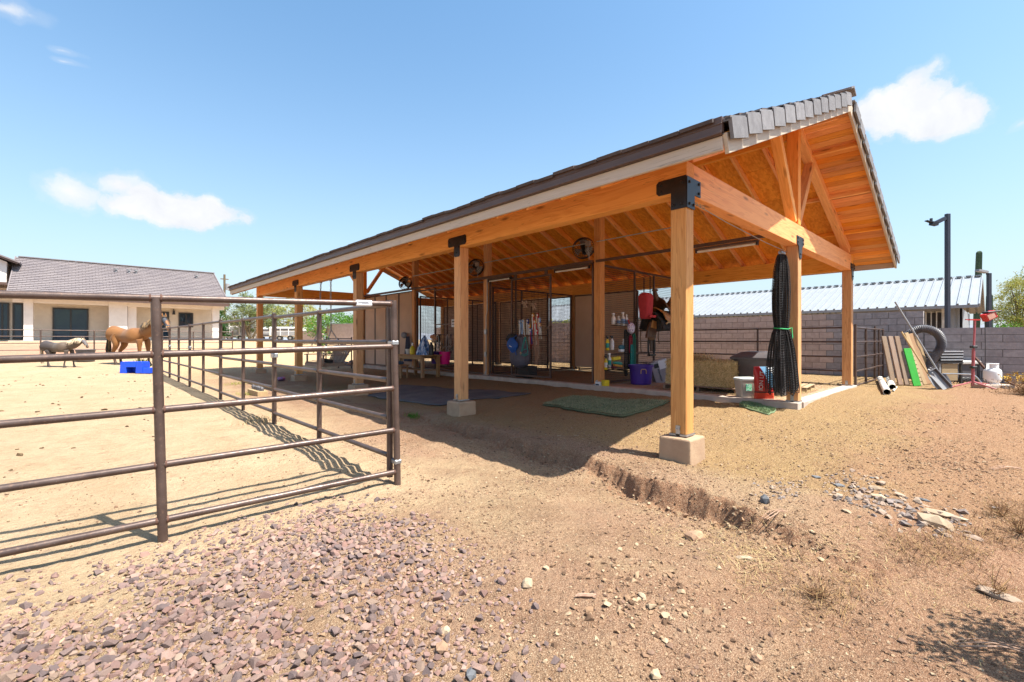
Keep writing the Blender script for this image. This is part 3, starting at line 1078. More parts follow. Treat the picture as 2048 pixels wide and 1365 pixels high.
# black steel tie plates
def tee_plate(x, y, face, half=None):
    """face: 'X' on the outer long side, 'Y' on the gable side"""
    b = MB()
    t = .012
    w = .27
    lo, hi = (-w, w)
    if half == 'pos':
        lo = -.105
    if half == 'neg':
        hi = .105
    pol = [(lo, .06), (lo + .03, .03), (-.085, .03), (-.085, -.14), (-.06, -.17), (.06, -.17), (.085, -.14), (.085, .03), (hi - .03, .03), (hi, .06), (hi, .17), (hi - .03, .20), (lo + .03, .20), (lo, .17)]
    if half == 'pos':
        pol = [(-.10, -.17), (.085, -.17), (.085, .03), (hi - .03, .03), (hi, .06), (hi, .17), (hi - .03, .20), (-.10, .20)]
    if half == 'slim':
        pol = [(-.20, .02), (-.10, -.02), (-.07, -.21), (0, -.25), (.07, -.21), (.10, -.02), (.20, .02), (.20, .16), (-.20, .16)]
    if half == 'square':
        pol = [(-.105, -.17), (.085, -.17), (.085, .0), (.24, .0), (.24, .19), (-.105, .19)]
    if face == 'X':
        M = Matrix.Translation((x, y, ZB)) @ Matrix(((0, 0, -1, 0), (1, 0, 0, 0), (0, 1, 0, 0), (0, 0, 0, 1)))
    else:
        M = Matrix.Translation((x, y, ZB)) @ Matrix(((1, 0, 0, 0), (0, 0, -1, 0), (0, 1, 0, 0), (0, 0, 0, 1)))
    b.prism(pol, t, M)
    pl = obj('tie_plate', b, BLACKM, barn, bevel=.002)
    bl = MB()
    pts = [(lo + .05, .115), (hi - .05, .115), (0, -.10), (-.05, .0), (.05, .0)] if half in (None,) else ([(-.05, -.12), (.05, -.12), (-.05, .13), (hi - .06, .15), (hi - .06, .07)] if half == 'pos' else ([(0, -.15), (-.15, .12), (.15, .12), (-.15, .05), (.15, .05)] if half == 'slim' else [(-.05, -.12), (.05, -.12), (.19, .15), (.19, .04), (-.05, .13)]))
    for (u, v) in pts:
        bl.lathe([(.018, 0), (.018, .008), (.010, .016)], 6, M @ Matrix.Translation((u, v, t)))
    obj('bolt', bl, BLACKM, pl)


tee_plate(-.096, 0.0, 'X', 'pos')
for k in (1, 2, 3):
    tee_plate(-.096, k * BAY, 'X')
tee_plate(0.0, -.102, 'Y', 'square')
tee_plate(BAY, -.097, 'Y', 'slim')
tee_plate(2 * BAY, -.097, 'Y', 'slim')
# track rail over the stall doors, and galvanised conduit with junction boxes
b = MB()
b.box((BAY - .13, 10.65, 3.345), (.06, 12.6, .075))
obj('door_track', b, MESHB, barn)
b = MB()
b.box((BAY - .13, 2.2, 3.345), (.05, 4.1, .06))
obj('door_track', b, MESHB, barn)
for (ya, yb) in ((1.9, 4.1), (4.4, 8.3), (8.7, 12.4)):
    c = MB()
    c.tube([(BAY - .3, ya, 3.78), (BAY - .3, yb, 3.78)], .013, 8)
    cd = obj('conduit', c, GALV, barn, smooth=True)
    j = MB()
    j.box((BAY - .3, ya - .04, 3.77), (.08, .11, .12))
    j.tube([(BAY - .3, ya - .04, 3.71), (BAY - .3, ya - .03, 3.60), (BAY - .28, ya - .05, 3.50), (BAY - .27, ya - .04, 3.38)], .007, 6)
    obj('junction_box', j, GALV, cd)
c = MB()
c.tube([(4.11, 8.36, 3.36), (4.11, 8.36, 2.3), (4.11, 8.38, 2.22), (4.11, 8.41, 2.15), (4.11, 8.41, .36)], .014, 8)
cd = obj('conduit', c, GALV, barn, smooth=True)
j = MB()
j.box((4.09, 8.41, 1.67), (.07, .09, .16))
j.box((4.09, 8.41, 0.97), (.06, .07, .15))
obj('outlet_box', j, GALV, cd, bevel=.006)
# fluorescent tubes
for (ya, yb, nm) in ((.55, 1.75, 'near'), (4.45, 5.6, 'mid'), (7.3, 8.3, 'far')):
    t = thing('tube_light', {'near': 'white fluorescent tube light slung under the rail beside the netting curtain', 'mid': 'white tube light under the rail above the open stall doorway',
                             'far': 'short white tube light behind the sliding mesh door'}[nm], 'light fixture', (BAY - .13, (ya + yb) / 2, 3.22), 0, 'tube lights under the stall rail')
    h = (yb - ya) / 2
    obj('housing', MB().box((0, 0, .055), (.10, 2 * h, .035)), MESHB, t)
    obj('tube', MB().tube([(0, -h + .03, 0), (0, h - .03, 0)], .022, 10), TREAD, t, smooth=True)
    for q in (-1, 1):
        obj('end_cap', MB().box((0, q * (h - .02), .01), (.07, .035, .07)), BLACK, t)


# ---------------------------------------------------------------- stall fronts
def wire_mesh(b, o, u, v, lu, lv, step=.052, r=.0040):
    """welded wire grid spanned by unit vectors u, v from o"""
    o, u, v = Vector(o), Vector(u), Vector(v)
    n = int(lu / step)
    for i in range(1, n):
        p = o + u * (lu * i / n)
        b.tube([p, p + v * lv], r, 4, cap=False)
    n = int(lv / step)
    for i in range(1, n):
        p = o + v * (lv * i / n)
        b.tube([p, p + u * lu], r, 4, cap=False)


def mesh_panel(name, label, cat, p, q, z0, z1, group, mids=(), bars=(), infill='wire', solid_to=None, tube=.05):
    """framed panel from p to q (xy), with mid uniprights at fractions and bars at heights"""
    P, Q = Vector((p[0], p[1], 0)), Vector((q[0], q[1], 0))
    L = (Q - P).length
    u = (Q - P).normalized()
    ang = math.atan2(u.y, u.x)
    t = thing(name, label, cat, ((P.x + Q.x) / 2, (P.y + Q.y) / 2, z0), ang, group)
    H = z1 - z0
    h = L / 2
    f = MB()
    f.box((-h + tube / 2, 0, H / 2), (tube, tube, H))
    f.box((h - tube / 2, 0, H / 2), (tube, tube, H))
    f.box((0, 0, H - tube / 2), (L - 2 * tube, tube, tube))
    f.box((0, 0, tube / 2), (L - 2 * tube, tube, tube))
    obj('frame', f, MESHB, t, bevel=.004)
    for m in mids:
        obj('upright', MB().box((-h + m * L, 0, H / 2), (tube * .9, tube * .9, H - 2 * tube)), MESHB, t)
    for z in bars:
        obj('crossbar', MB().box((0, 0, z - z0), (L - 2 * tube, tube * .8, tube * .8)), MESHB, t)
    zl = tube if solid_to is None else solid_to - z0
    if infill == 'wire':
        w = MB()
        wire_mesh(w, (-h + tube, 0, zl), (1, 0, 0), (0, 0, 1), L - 2 * tube, H - tube - zl)
        o = obj('wire_grid', w, WIRE, t)
        stuff(o)
    if infill != 'wire' or solid_to is not None:
        top = H - tube if infill != 'wire' else zl
        n = max(4, int((L - 2 * tube) / .075))
        pr = MB()
        x0 = -h + tube
        dx = (L - 2 * tube) / n
        prof = []
        for i in range(n):
            prof += [(x0 + i * dx, 0.0), (x0 + i * dx + dx * .30, 0.0), (x0 + i * dx + dx * .42, .016), (x0 + i * dx + dx * .88, .016)]
        prof.append((x0 + n * dx, 0.0))
        vs = [(a, c, tube) for a, c in prof] + [(a, c, top) for a, c in prof]
        m = len(prof)
        pr.add(vs, [(i, i + 1, m + i + 1, m + i) for i in range(m - 1)])
        sh = obj('ribbed_sheet', pr, TANW if infill == 'cream' else TAN, t)
        so = sh.modifiers.new('sheet', 'SOLIDIFY')
        so.thickness = .003
    return t


XS = BAY - .02
GP = 'framed panels of the horse stalls'
mesh_panel('mesh_panel', 'brown mesh stall panel left of the sliding door with the grey bag', 'stall panel', (XS, 7.18), (XS, 8.38), .33, 3.27, GP)
mesh_panel('mesh_panel', 'brown mesh stall panel just left of the conduit post', 'stall panel', (XS, 8.62), (XS, 9.88), .33, 3.27, GP)
mesh_panel('sliding_stall_door', 'closed brown mesh sliding door behind the hanging halters and buckets', 'stall door', (XS - .09, 9.9), (XS - .09, 11.28), .36, 3.2, GP, bars=(1.95,))
mesh_panel('mesh_panel', 'brown mesh stall panel behind the timber table', 'stall panel', (XS, 11.34), (XS, 12.62), .33, 3.27, GP)
for i, (ya, yb) in enumerate(((12.88, 13.9), (13.92, 14.92), (14.94, 15.9), (15.92, 16.88))):
    mesh_panel('ribbed_panel', ['ribbed brown stall panel next to the post behind the table', 'ribbed brown stall panel with the pink pail at its foot', 'ribbed brown stall panel one in from the far corner post', 'ribbed brown stall panel at the far corner post'][i],
               'stall panel', (XS, ya), (XS, yb), .33, 3.30, GP, infill='ribbed')
door = mesh_panel('sliding_stall_door', 'half open brown mesh sliding door hung with ribbons and a grey hay bag', 'stall door', (XS - .09, 5.74), (XS - .09, 7.30), .38, 3.2, GP, mids=(), bars=())
obj('roller', MB().box((-.6, 0, 2.86), (.10, .03, .14)).box((.6, 0, 2.86), (.10, .03, .14)), MESHB, door)
obj('latch', MB().box((-.76, .05, 1.36), (.06, .06, .10)).box((-.70, .06, 1.36), (.16, .02, .03)), MESHB, door)
# door jamb at the open side
obj('door_jamb', MB().box((XS, 4.42, 1.85), (.06, .05, 3.02)), MESHB, barn)
# panel along the tack bay, at right angles
mesh_panel('mesh_panel', 'brown mesh panel of the tack bay hung with bottles, halters and a saddle', 'stall panel', (BAY + .12, BAY), (2 * BAY - .12, BAY), .33, 3.30, GP, mids=(.37, .62), bars=(1.05,))
# partitions between stalls and back walls
for y, lb in ((2 * BAY, 'brown mesh partition seen through the open stall doorway'), (3 * BAY, 'brown mesh partition behind the halters')):
    mesh_panel('stall_partition', lb, 'stall panel', (BAY + .2, y), (2 * BAY - .14, y), .33, 3.1, 'partitions between the stalls', mids=(.33, .66), infill='wire')
XB = 2 * BAY - .02
mesh_panel('back_wall_panel', 'ribbed tan back wall of the middle stall', 'stall panel', (XB, 9.75), (XB, 12.6), .40, 3.07, 'back walls of the stalls', mids=(.33, .66), infill='cream')
mesh_panel('back_wall_panel', 'ribbed tan back wall of the far stall', 'stall panel', (XB, 12.88), (XB, 16.86), .40, 3.07, 'back walls of the stalls', mids=(.33, .66), infill='ribbed')
t = thing('back_wall_panel', 'smooth cream back wall seen through the open stall doorway', 'stall panel', (XB, 7.1, .40), 0, 'back walls of the stalls')
obj('sheet', MB().box((0, 0, 1.32), (.03, 2.6, 2.62)), TANW, t)
obj('frame', MB().box((0, 1.33, 1.32), (.06, .06, 2.68)).box((0, -1.33, 1.32), (.06, .06, 2.68)).box((0, 0, 2.66), (.06, 2.6, .05)).box((0, 0, -.03), (.06, 2.6, .05)), MESHB, t)
mesh_panel('mesh_panel', 'narrow mesh gate at the back of the middle stall with daylight behind', 'stall panel', (XB, 8.6), (XB, 9.7), .33, 3.07, GP)


# ---------------------------------------------------------------- pipe panels
def pipe_panel(L, zs, top, bot, mid=(.5,), r=.027, rp=.031, ends=(True, True)):
    t = thing('pipe_panel', '', 'fence panel')
    for z in zs:
        rb = MB().tube([(.02, 0, z), (L - .02, 0, z)], r, 14)
        obj('rail', rb, PIPE, t, smooth=True)
    pos = ([0.0] if ends[0] else []) + [m * L for m in mid] + ([L] if ends[1] else [])
    for x in pos:
        z1 = top if x in (0.0, L) else zs[-1]
        p = obj('post', MB().tube([(x, 0, bot), (x, 0, z1)], rp, 14), PIPE, t, smooth=True)
        wl = MB()
        for z in zs:
            if x > 0:
                wl.tube([(x + s, 0, z) for s in (-rp - .007, -rp + .006)], [r + .001, r + .005], 12)
            if x < L:
                wl.tube([(x + s, 0, z) for s in (rp - .006, rp + .007)], [r + .005, r + .001], 12)
        stuff(obj('weld', wl, WELD, p, smooth=True))
    return t


RPT = at(795, 972, 4.6)
# the nearest panel runs from the corner post towards the viewer's left
fd = Vector((CS * -.796 + SN * -.605, SN * .796 + CS * -.605, 0)).normalized()
front = pipe_panel(3.73, (.11, .526, .94, 1.356, 1.775), 1.81, -.06, r=.0265, rp=.033)
front.location = (RPT.x, RPT.y, 0.0)
front.rotation_euler = (0, RAD(1.35), math.atan2(fd.y, fd.x))
tag(front, 'nearest rusty brown pipe panel with five rails, crossing the sand at the left', 'fence panel', 'pipe panels round the arena')
s = MB()
s.box((.30, 0, 1.775), (.16, .056, .056))
obj('sticker', s, PAPER, front, bevel=.01)
obj('print', MB().box((.31, .0292, 1.782), (.10, .001, .006)).box((.29, .0292, 1.770), (.07, .001, .004)), CHAR, front)
for z in (.21, 1.39):
    cl = MB()
    cl.box((.0, -.03, z), (.070, .13, .045))
    obj('clamp', cl, GALV, front, bevel=.008)
side = None
NP = 5
SL = ['pipe panel running back from the corner post, nearest of the long row', 'second pipe panel of the long row back from the corner post', 'third pipe panel of the long row, in front of the barn corner post',
      'fourth pipe panel of the long row, towards the horses', 'farthest pipe panel of the long row, ending by the brown horse']
for k in range(NP):
    if side is None:
        side = pipe_panel(3.70, (.235, .615, .995, 1.375, 1.755), 1.80, .02, r=.0255, rp=.031)
        o = side
        cl = MB().box((3.715, 0, 1.15), (.13, .08, .07))
        obj('clamp', cl, GALV, o, bevel=.008)
    else:
        o = copy_tree(side)
    o.location = (RPT.x - .03, RPT.y + .10 + 3.73 * k, .02 + .02 * min(k, 2))
    o.rotation_euler = (0, 0, PI / 2)
    tag(o, SL[k], 'fence panel', 'pipe panels round the arena')
# behind the hay: panels along the back posts, then turning out to the block wall
zs2 = (.30, .65, 1.0, 1.37, 1.72)
bk = pipe_panel(4.02, zs2, 1.76, .22, r=.021, rp=.026)
bk.location = (8.66, .08, 0)
bk.rotation_euler = (0, 0, PI / 2)
tag(bk, 'dark pipe panel between the back posts, behind the hay bale', 'fence panel', 'pipe panels behind the barn')
b2 = copy_tree(bk)
b2.location = (8.66, 4.35, 0)
tag(b2, 'pipe panel along the back posts seen through the tack bay mesh', 'fence panel', 'pipe panels behind the barn')
g1 = pipe_panel(2.55, zs2, 1.80, .2, r=.021, rp=.028)
g1.location = (8.72, -.12, 0)
tag(g1, 'pipe panel reaching out from the back corner post towards the block wall', 'fence panel', 'pipe panels behind the barn')
g2 = pipe_panel(1.35, zs2, 1.76, .2, r=.021, rp=.026)
g2.location = (11.34, -.10, 0)
tag(g2, 'short pipe panel closing the gap to the block wall behind the leaning boards', 'fence panel', 'pipe panels behind the barn')


# ---------------------------------------------------------------- block wall
def block_wall(name, label, X, y0, y1, ztop, zbase, bl, bh, mat_of, limit, th=.19, near=99):
    t = thing(name, label, 'wall', (X, (y0 + y1) / 2, zbase), 0, 'concrete block walls')
    oy, oz = (y0 + y1) / 2, zbase
    n = int(round((ztop - zbase) / bh))
    obj('mortar_core', MB().box((th / 2, 0, n * bh / 2 - .005), (th - .03, (y1 - y0) - .03, n * bh - .012)), MORTAR, t)
    mes = {}
    rest = {}
    cnt = 0
    for r in range(n):
        y = y0 - (bl / 2 if r % 2 else 0)
        while y < y1 - .01:
            a, b = max(y, y0), min(y + bl, y1)
            y += bl
            if b - a < .05:
                continue
            L = b - a - .012
            m = mat_of((a + b) / 2)
            dx = random.uniform(-.003, .003)
            if cnt < limit and b < near:
                key = (round(L, 3), m.name)
                if key not in mes:
                    mes[key] = MB().box((0, 0, 0), (th, L, bh - .011)).mesh('block', m)
                link('block', mes[key], t, loc=(th / 2 + dx, (a + b) / 2 - oy, (r + .5) * bh))
                cnt += 1
            else:
                rest.setdefault(m.name, MB()).box((th / 2 + dx, (a + b) / 2 - oy, (r + .5) * bh), (th, L, bh - .011))
    for k, mb in rest.items():
        stuff(obj('block_field', mb, MATS[k], t))
    return t


def wmat(y):
    return BLOCK if y < 1.3 else BLOCKT


block_wall('block_wall', 'tall grey concrete block wall behind the barn', 12.8, -1.02, 24.0, 2.27, .07, .40, .20, wmat, 290, near=7.6)
w0 = block_wall('block_wall', 'lower grey block wall behind the propane tank and tripod light', 12.83, -9.0, -1.03, 1.76, .16, .80, .20, lambda y: BLOCK, 90)

# ---------------------------------------------------------------- white steel barn beyond the wall
t = thing('steel_barn', 'long white ribbed steel barn beyond the block wall', 'barn', (20, -1, .25))
ox, oy, oz = 20, -1, .25
RY0, RY1 = -2.0, 30.0
EZ, RZ = 2.72, 4.14
EX, RX = 19.0, 23.2
rf = MB()
n = int((RY1 - RY0) / .30)
for s in (0, 1):
    x0, x1 = (EX, RX) if s == 0 else (2 * RX - EX, RX)
    prof = []
    for i in range(n):
        y = RY0 + i * .30
        prof += [(y, 0), (y + .215, 0), (y + .23, .065), (y + .275, .065)]
    prof.append((RY0 + n * .30, 0))
    vs = [(x0 - ox, y - oy, EZ + h - oz) for y, h in prof] + [(x1 - ox, y - oy, RZ + h - oz) for y, h in prof]
    m = len(prof)
    rf.add(vs, [(i, m + i, m + i + 1, i + 1) for i in range(m - 1)])
r_ = obj('roof', rf, WHITEM, t)
so = r_.modifiers.new('sheet', 'SOLIDIFY')
so.thickness = .012
cap = MB()
for i in range(int((RY1 - RY0) / .30)):
    cap.box((RX - ox, RY0 + i * .30 + .10 - oy, RZ + .05 - oz), (.30, .17, .05))
obj('ridge_cap', cap, GREYM, t)
obj('eave_trim', MB().box((EX - ox, (RY0 + RY1) / 2 - oy, EZ - .05 - oz), (.05, RY1 - RY0, .11)), GREYM, t)
for s in (0, 1):
    x0 = EX if s == 0 else 2 * RX - EX
    obj('rake_trim', MB().beam((x0 - ox, RY0 - .02 - oy, EZ - .02 - oz), (RX - ox, RY0 - .02 - oy, RZ - .02 - oz), .04, .12), WHITEM if s == 0 else GREYM, t)


def ribbed(x0, y0, x1, y1, z0, z1, mat, step=.2):
    P, Q = Vector((x0, y0, 0)), Vector((x1, y1, 0))
    L = (Q - P).length
    u = (Q - P) / L
    nrm = Vector((u.y, -u.x, 0))
    n = int(L / step)
    prof = []
    for i in range(n):
        a = L * i / n
        d = L / n
        prof += [P + u * a, P + u * (a + d * .6), P + u * (a + d * .7) + nrm * .025, P + u * (a + d * .9) + nrm * .025]
    prof.append(Q)
    vs = [(p.x, p.y, z0) for p in prof] + [(p.x, p.y, z1) for p in prof]
    m = len(prof)
    return MB().add(vs, [(i, i + 1, m + i + 1, m + i) for i in range(m - 1)])


wx = 19.9 - ox
wl = ribbed(wx, -1.55 - oy, wx, -1.05 - oy, 0, EZ + .2 - oz, WHITEM)
obj('wall', wl, WHITEM, t)
obj('wall', MB().box((23.2 - ox, -1.5 - oy, 1.2), (6.6, .06, 2.4)), WHITEM, t)
obj('wall', MB().box((wx + .9, 14 - oy, 1.15), (.06, 30, 2.3)), CHAR, t)
obj('wall', MB().box((wx + .02, 15.2 - oy, 1.15), (.05, 25.6, 2.3)), GREYM, t)
obj('header', MB().box((wx, .6 - oy, EZ - .05 - oz), (.10, 3.4, .22)), GREYM, t)
for y in (-1.02, 2.3):
    obj('post', MB().box((wx, y - oy, 1.2), (.12, .14, 2.5)), DULLW, t)
bar_me = MB().tube([(0, 0, 0), (0, 0, 2.3)], .02, 6).mesh('bar', DULLW)
for i in range(19):
    link('bar', bar_me, t, loc=(wx - .02, -.80 + i * .16 - oy, 0))

# ---------------------------------------------------------------- house
HZ = 1.34
YF, YW = 36.8, 38.4
house = thing('house', 'cream stucco house with grey tiled gable roof behind the horses', 'house', (-2.5, YW, HZ))
hx, hy, hz = -2.5, YW, HZ


def hb(px0, px1, y, z0, z1, th, name, mat, extra=None):
    a, b = on_y(px0, 680, y).x, on_y(px1, 680, y).x
    o = obj(name, MB().box(((a + b) / 2 - hx, y - hy + th / 2, (z0 + z1) / 2 - hz), (b - a, th, z1 - z0)), mat, house if extra is None else extra)
    return o, a, b


X0h, X1h = -7.85, 2.9
SOF = 3.93
obj('wall', MB().box(((X0h + X1h) / 2 - hx - .5, YW - hy + .1, 1.3), (X1h - X0h + .7, .2, 2.62)), STUCCO, house)
obj('wall', MB().box((X1h - .3 - hx, 4.2, 1.3), (.2, 8.2, 2.6)), STUCCOW, house)
obj('wall', MB().box((X0h + .3 - hx, 4.2, 1.3), (.2, 8.2, 2.6)), STUCCOW, house)
hb(47, 66, YF, HZ - .1, SOF, .45, 'porch_column', STUCCOW)
hb(218, 255, YF, HZ - .1, SOF, .45, 'porch_column', STUCCOW)
hb(256, 273, YF + .25, HZ - .1, SOF, 1.3, 'porch_column', STUCCOW)
hb(425, 439, YF, HZ - .1, SOF, .45, 'porch_column', STUCCOW)
obj('porch_beam', MB().box(((X0h + X1h) / 2 - hx, YF + .22 - hy, SOF - .16 - hz), (X1h - X0h - .1, .30, .30)), STUCCOW, house)
obj('porch_slab', MB().box(((X0h + X1h) / 2 - hx, -.7, -.03), (X1h - X0h + .2, 2.6, .14)), CONCW, house)


def window(px0, px1, z0, z1, name='window', mull=1, y=YW):
    a, b = on_y(px0, 680, y).x, on_y(px1, 680, y).x
    w, h = b - a, z1 - z0
    f = MB()
    cx, cz = (a + b) / 2 - hx, (z0 + z1) / 2 - hz
    yy = y - hy - .04
    for s in (-1, 1):
        f.box((cx + s * (w / 2 - .04), yy, cz), (.08, .10, h))
        f.box((cx, yy, cz + s * (h / 2 - .04)), (w - .16, .10, .08))
    for i in range(mull):
        f.box((cx + (w * (i + 1) / (mull + 1) - w / 2), yy + .004, cz), (.07, .09, h - .16))
    o = obj(name, f, FRAME, house)
    obj('pane', MB().box((cx, yy + .015, cz), (w - .1, .02, h - .1)), GLASS, o)
    return o


window(105, 177, HZ, HZ + 2.1, 'sliding_door')
window(357, 386, HZ + 1.0, HZ + 2.05)
window(317, 338, HZ, HZ + 2.08, 'entry_door', 0)
window(-10, 19, HZ + .1, HZ + 2.3)
window(25, 47, HZ + .1, HZ + 2.3, mull=0)
a = on_y(347, 625, YW)
lp = MB().box((a.x - hx, -.13, a.z - .02 - hz), (.16, .16, .30), taper=(.7, .7)).box((a.x - hx, -.05, a.z + .2 - hz), (.08, .12, .06))
obj('wall_lamp', lp, FRAME, house)
# roof: stepped courses of tiles
YE, YR = 36.1, 41.4
ZE, ZR = 3.98, 6.72
rs = MB()
sl = math.atan2(ZR - ZE, YR - YE)
LS = math.hypot(ZR - ZE, YR - YE)
ncs = 21
for s in (0, 1):
    rot = Matrix.Rotation(sl - .16 if s == 0 else -(sl - .16), 3, 'X')
    for c in range(ncs):
        tt = (c + .5) / ncs
        y = YE + (YR - YE) * tt
        if s == 1:
            y = 2 * YR - y
        z = ZE + (ZR - ZE) * tt
        x = X0h - .1 - (.16 if c % 2 else 0)
        while x < X1h + .05:
            a, b = max(x, X0h - .1), min(x + .33, X1h + .1)
            x += .33
            if b - a < .04:
                continue
            rs.box(((a + b) / 2 - hx, y - hy, z + .06 + random.uniform(-.004, .004) - hz), (b - a - .012, LS / ncs + .06, .06), rot=rot)
ro = stuff(obj('roof_tiles', rs, HTILE, house))
dk = MB()
for s in (-1, 1):
    dk.add([(X0h - hx, (YE if s < 0 else 2 * YR - YE) - hy, ZE - hz), (X1h - hx, (YE if s < 0 else 2 * YR - YE) - hy, ZE - hz), (X1h - hx, YR - hy, ZR - hz), (X0h - hx, YR - hy, ZR - hz)], [(0, 1, 2, 3)])
dko = obj('roof_deck', dk, STUCCOW, house)
sm = dko.modifiers.new('sheet', 'SOLIDIFY')
sm.thickness = .08
obj('eave_board', MB().box(((X0h + X1h) / 2 - hx, YE - .02 - hy, ZE - .05 - hz), (X1h - X0h + .2, .04, .2)), BROWN, house)
for xg in (X0h + .3, X1h - .3):
    g = MB().add([(xg - hx, YE + .5 - hy, SOF - hz), (xg - hx, 2 * YR - YE - .5 - hy, SOF - hz), (xg - hx, YR - hy, ZR - .1 - hz)], [(0, 1, 2)])
    go = obj('gable_wall', g, STUCCOW, house)
    go.modifiers.new('sheet', 'SOLIDIFY').thickness = .15
for s in (0, 1):
    for xg in (X0h - .12, X1h + .12):
        yy = YE if s == 0 else 2 * YR - YE
        obj('rake_trim', MB().beam((xg - hx, yy - hy, ZE + .04 - hz), (xg - hx, YR - hy, ZR + .06 - hz), .05, .18), HTILE, house)
rc = MB()
x = X0h
while x < X1h:
    rc.box((x + .2 - hx, YR - hy, ZR + .12 - hz), (.38, .3, .06))
    x += .39
obj('ridge_tiles', rc, HTILE, house)
for (px, py) in ((232, 543), (258, 543), (272, 548), (393, 560)):
    p = on_y(px, py, 40.2)
    obj('roof_vent', MB().lathe([(.07, -.2), (.07, .25), (.13, .26), (.13, .34)], 8, Matrix.Translation((p.x - hx, p.y - hy, ZE + (ZR - ZE) * .77 - hz))), GREYM, house)
# taller wing at the left edge
wing = thing('house_wing', 'taller pale house wing with stepped dark roof edge, left of the tiled roof', 'house', (-12, 43, HZ))
obj('wall', MB().box((0, 0, 2.0), (7.6, 7.8, 4.0)), STUCCOW, wing)
g = MB().prism([(-3.8, 4.0), (3.8, 4.0), (3.8, 4.85), (0, 6.5), (-3.8, 4.85)], 7.6, Matrix.Translation((0, 3.8, 0)) @ Matrix.Rotation(PI / 2, 4, 'X'))
obj('gable_wall', g, STUCCOW, wing)
for s in (-1, 1):
    b = MB().beam((s * 4.3, -4.1, 4.80), (0, -4.1, 6.66), .12, .16)
    b.beam((s * 4.3, 4.1, 4.80), (0, 4.1, 6.66), .12, .16)
    obj('roof_edge', b, BROWN, wing)
    q = MB().add([(s * 4.4, -4.2, 4.86), (s * 4.4, 4.2, 4.86), (0, 4.2, 6.76), (0, -4.2, 6.76)], [(0, 1, 2, 3) if s > 0 else (3, 2, 1, 0)])
    qo = obj('roof', q, HTILE, wing)
    qo.modifiers.new('sheet', 'SOLIDIFY').thickness = .08
b = MB().box((.3, -5.2, 3.3), (7.4, 2.6, .14))
obj('porch_roof', b, BROWN, wing)
# red earth bank and thin rails in front of the house
af = pipe_panel(9.0, (.42, .72, 1.02, 1.30), 1.36, -.1, mid=(.175, .37, .62, .8), r=.018, rp=.028)
p0 = on_y(30, 690, 26.6)
af.location = (p0.x - .8, 26.6, .55)
tag(af, 'thin red-brown pipe panel across the far side of the arena, behind the pony', 'fence panel', 'pipe panels round the arena')


# ---------------------------------------------------------------- plants
def leaf_mesh(name, pts, size, mat, asp=.4, droop=0.0, r=None):
    r = r or rng
    n = len(pts)
    d = r.normal(size=(n, 3))
    d[:, 2] -= droop
    d /= np.linalg.norm(d, axis=1)[:, None] + 1e-9
    e = r.normal(size=(n, 3))
    e -= d * (e * d).sum(1)[:, None]
    e /= np.linalg.norm(e, axis=1)[:, None] + 1e-9
    s = size * r.uniform(.6, 1.4, n)[:, None]
    a, b = d * s, e * s * asp
    P = np.asarray(pts)
    V = np.stack([P - a * .5, P + b * .5, P + a * .5, P - b * .5], 1).reshape(-1, 3)
    me = bpy.data.meshes.new(name)
    me.vertices.add(4 * n)
    me.vertices.foreach_set('co', V.ravel())
    me.loops.add(4 * n)
    me.loops.foreach_set('vertex_index', np.arange(4 * n, dtype=np.int32))
    me.polygons.add(n)
    me.polygons.foreach_set('loop_start', np.arange(0, 4 * n, 4, dtype=np.int32))
    me.materials.append(mat)
    me.update(calc_edges=True)
    return me


def tree(name, label, loc, lobes, nleaf, size, mat, trunk_h, trunk_r, group=None, stems=3, clump=.35, asp=.4, droop=0.0, seed=1, cat='tree'):
    r = np.random.default_rng(seed)
    t = thing(name, label, cat, loc, 0, group)
    pts = []
    tot = sum(l[1][0] * l[1][1] * l[1][2] for l in lobes) ** 1.0
    tips = []
    for (c, rad) in lobes:
        nc = max(6, int(len(lobes) and nleaf / 45 * (rad[0] * rad[1] * rad[2]) / tot))
        for _ in range(nc):
            v = r.normal(size=3)
            v /= np.linalg.norm(v)
            q = np.array(c) + v * np.array(rad) * (r.uniform(.25, 1.05) ** .6)
            tips.append(q)
            k = 45
            cl = clump * r.uniform(.5, 1.3)
            pts.append(q + r.normal(size=(k, 3)) * np.array([cl, cl, cl * .75]) * .55)
    pts = np.concatenate(pts)
    cr = link('crown', leaf_mesh('crown', pts, size, mat, asp, droop, r), t)
    if trunk_h:
        b = MB()
        for s in range(stems):
            a = 2 * PI * s / stems + r.uniform(0, 1)
            c = lobes[s % len(lobes)][0]
            top = Vector((c[0] + math.cos(a) * .2, c[1] + math.sin(a) * .2, c[2] * .95))
            mid = Vector((top.x * .35 + math.cos(a) * .1, top.y * .35 + math.sin(a) * .1, trunk_h))
            base = Vector((math.cos(a) * trunk_r * .5, math.sin(a) * trunk_r * .5, -.1))
            b.tube([base, base.lerp(mid, .5) + Vector((r.uniform(-.06, .06), r.uniform(-.06, .06), 0)), mid, mid.lerp(top, .5) + Vector((r.uniform(-.15, .15), r.uniform(-.15, .15), 0)), top], [trunk_r, trunk_r * .8, trunk_r * .65, trunk_r * .4, trunk_r * .15], 7)
            for _ in range(7):
                tp = tips[r.integers(len(tips))]
                b.tube([mid.lerp(top, r.uniform(0, .6)), Vector(tp)], [trunk_r * .3, trunk_r * .06], 5, cap=False)
        obj('trunk', b, BARK, t, smooth=True)
    return t


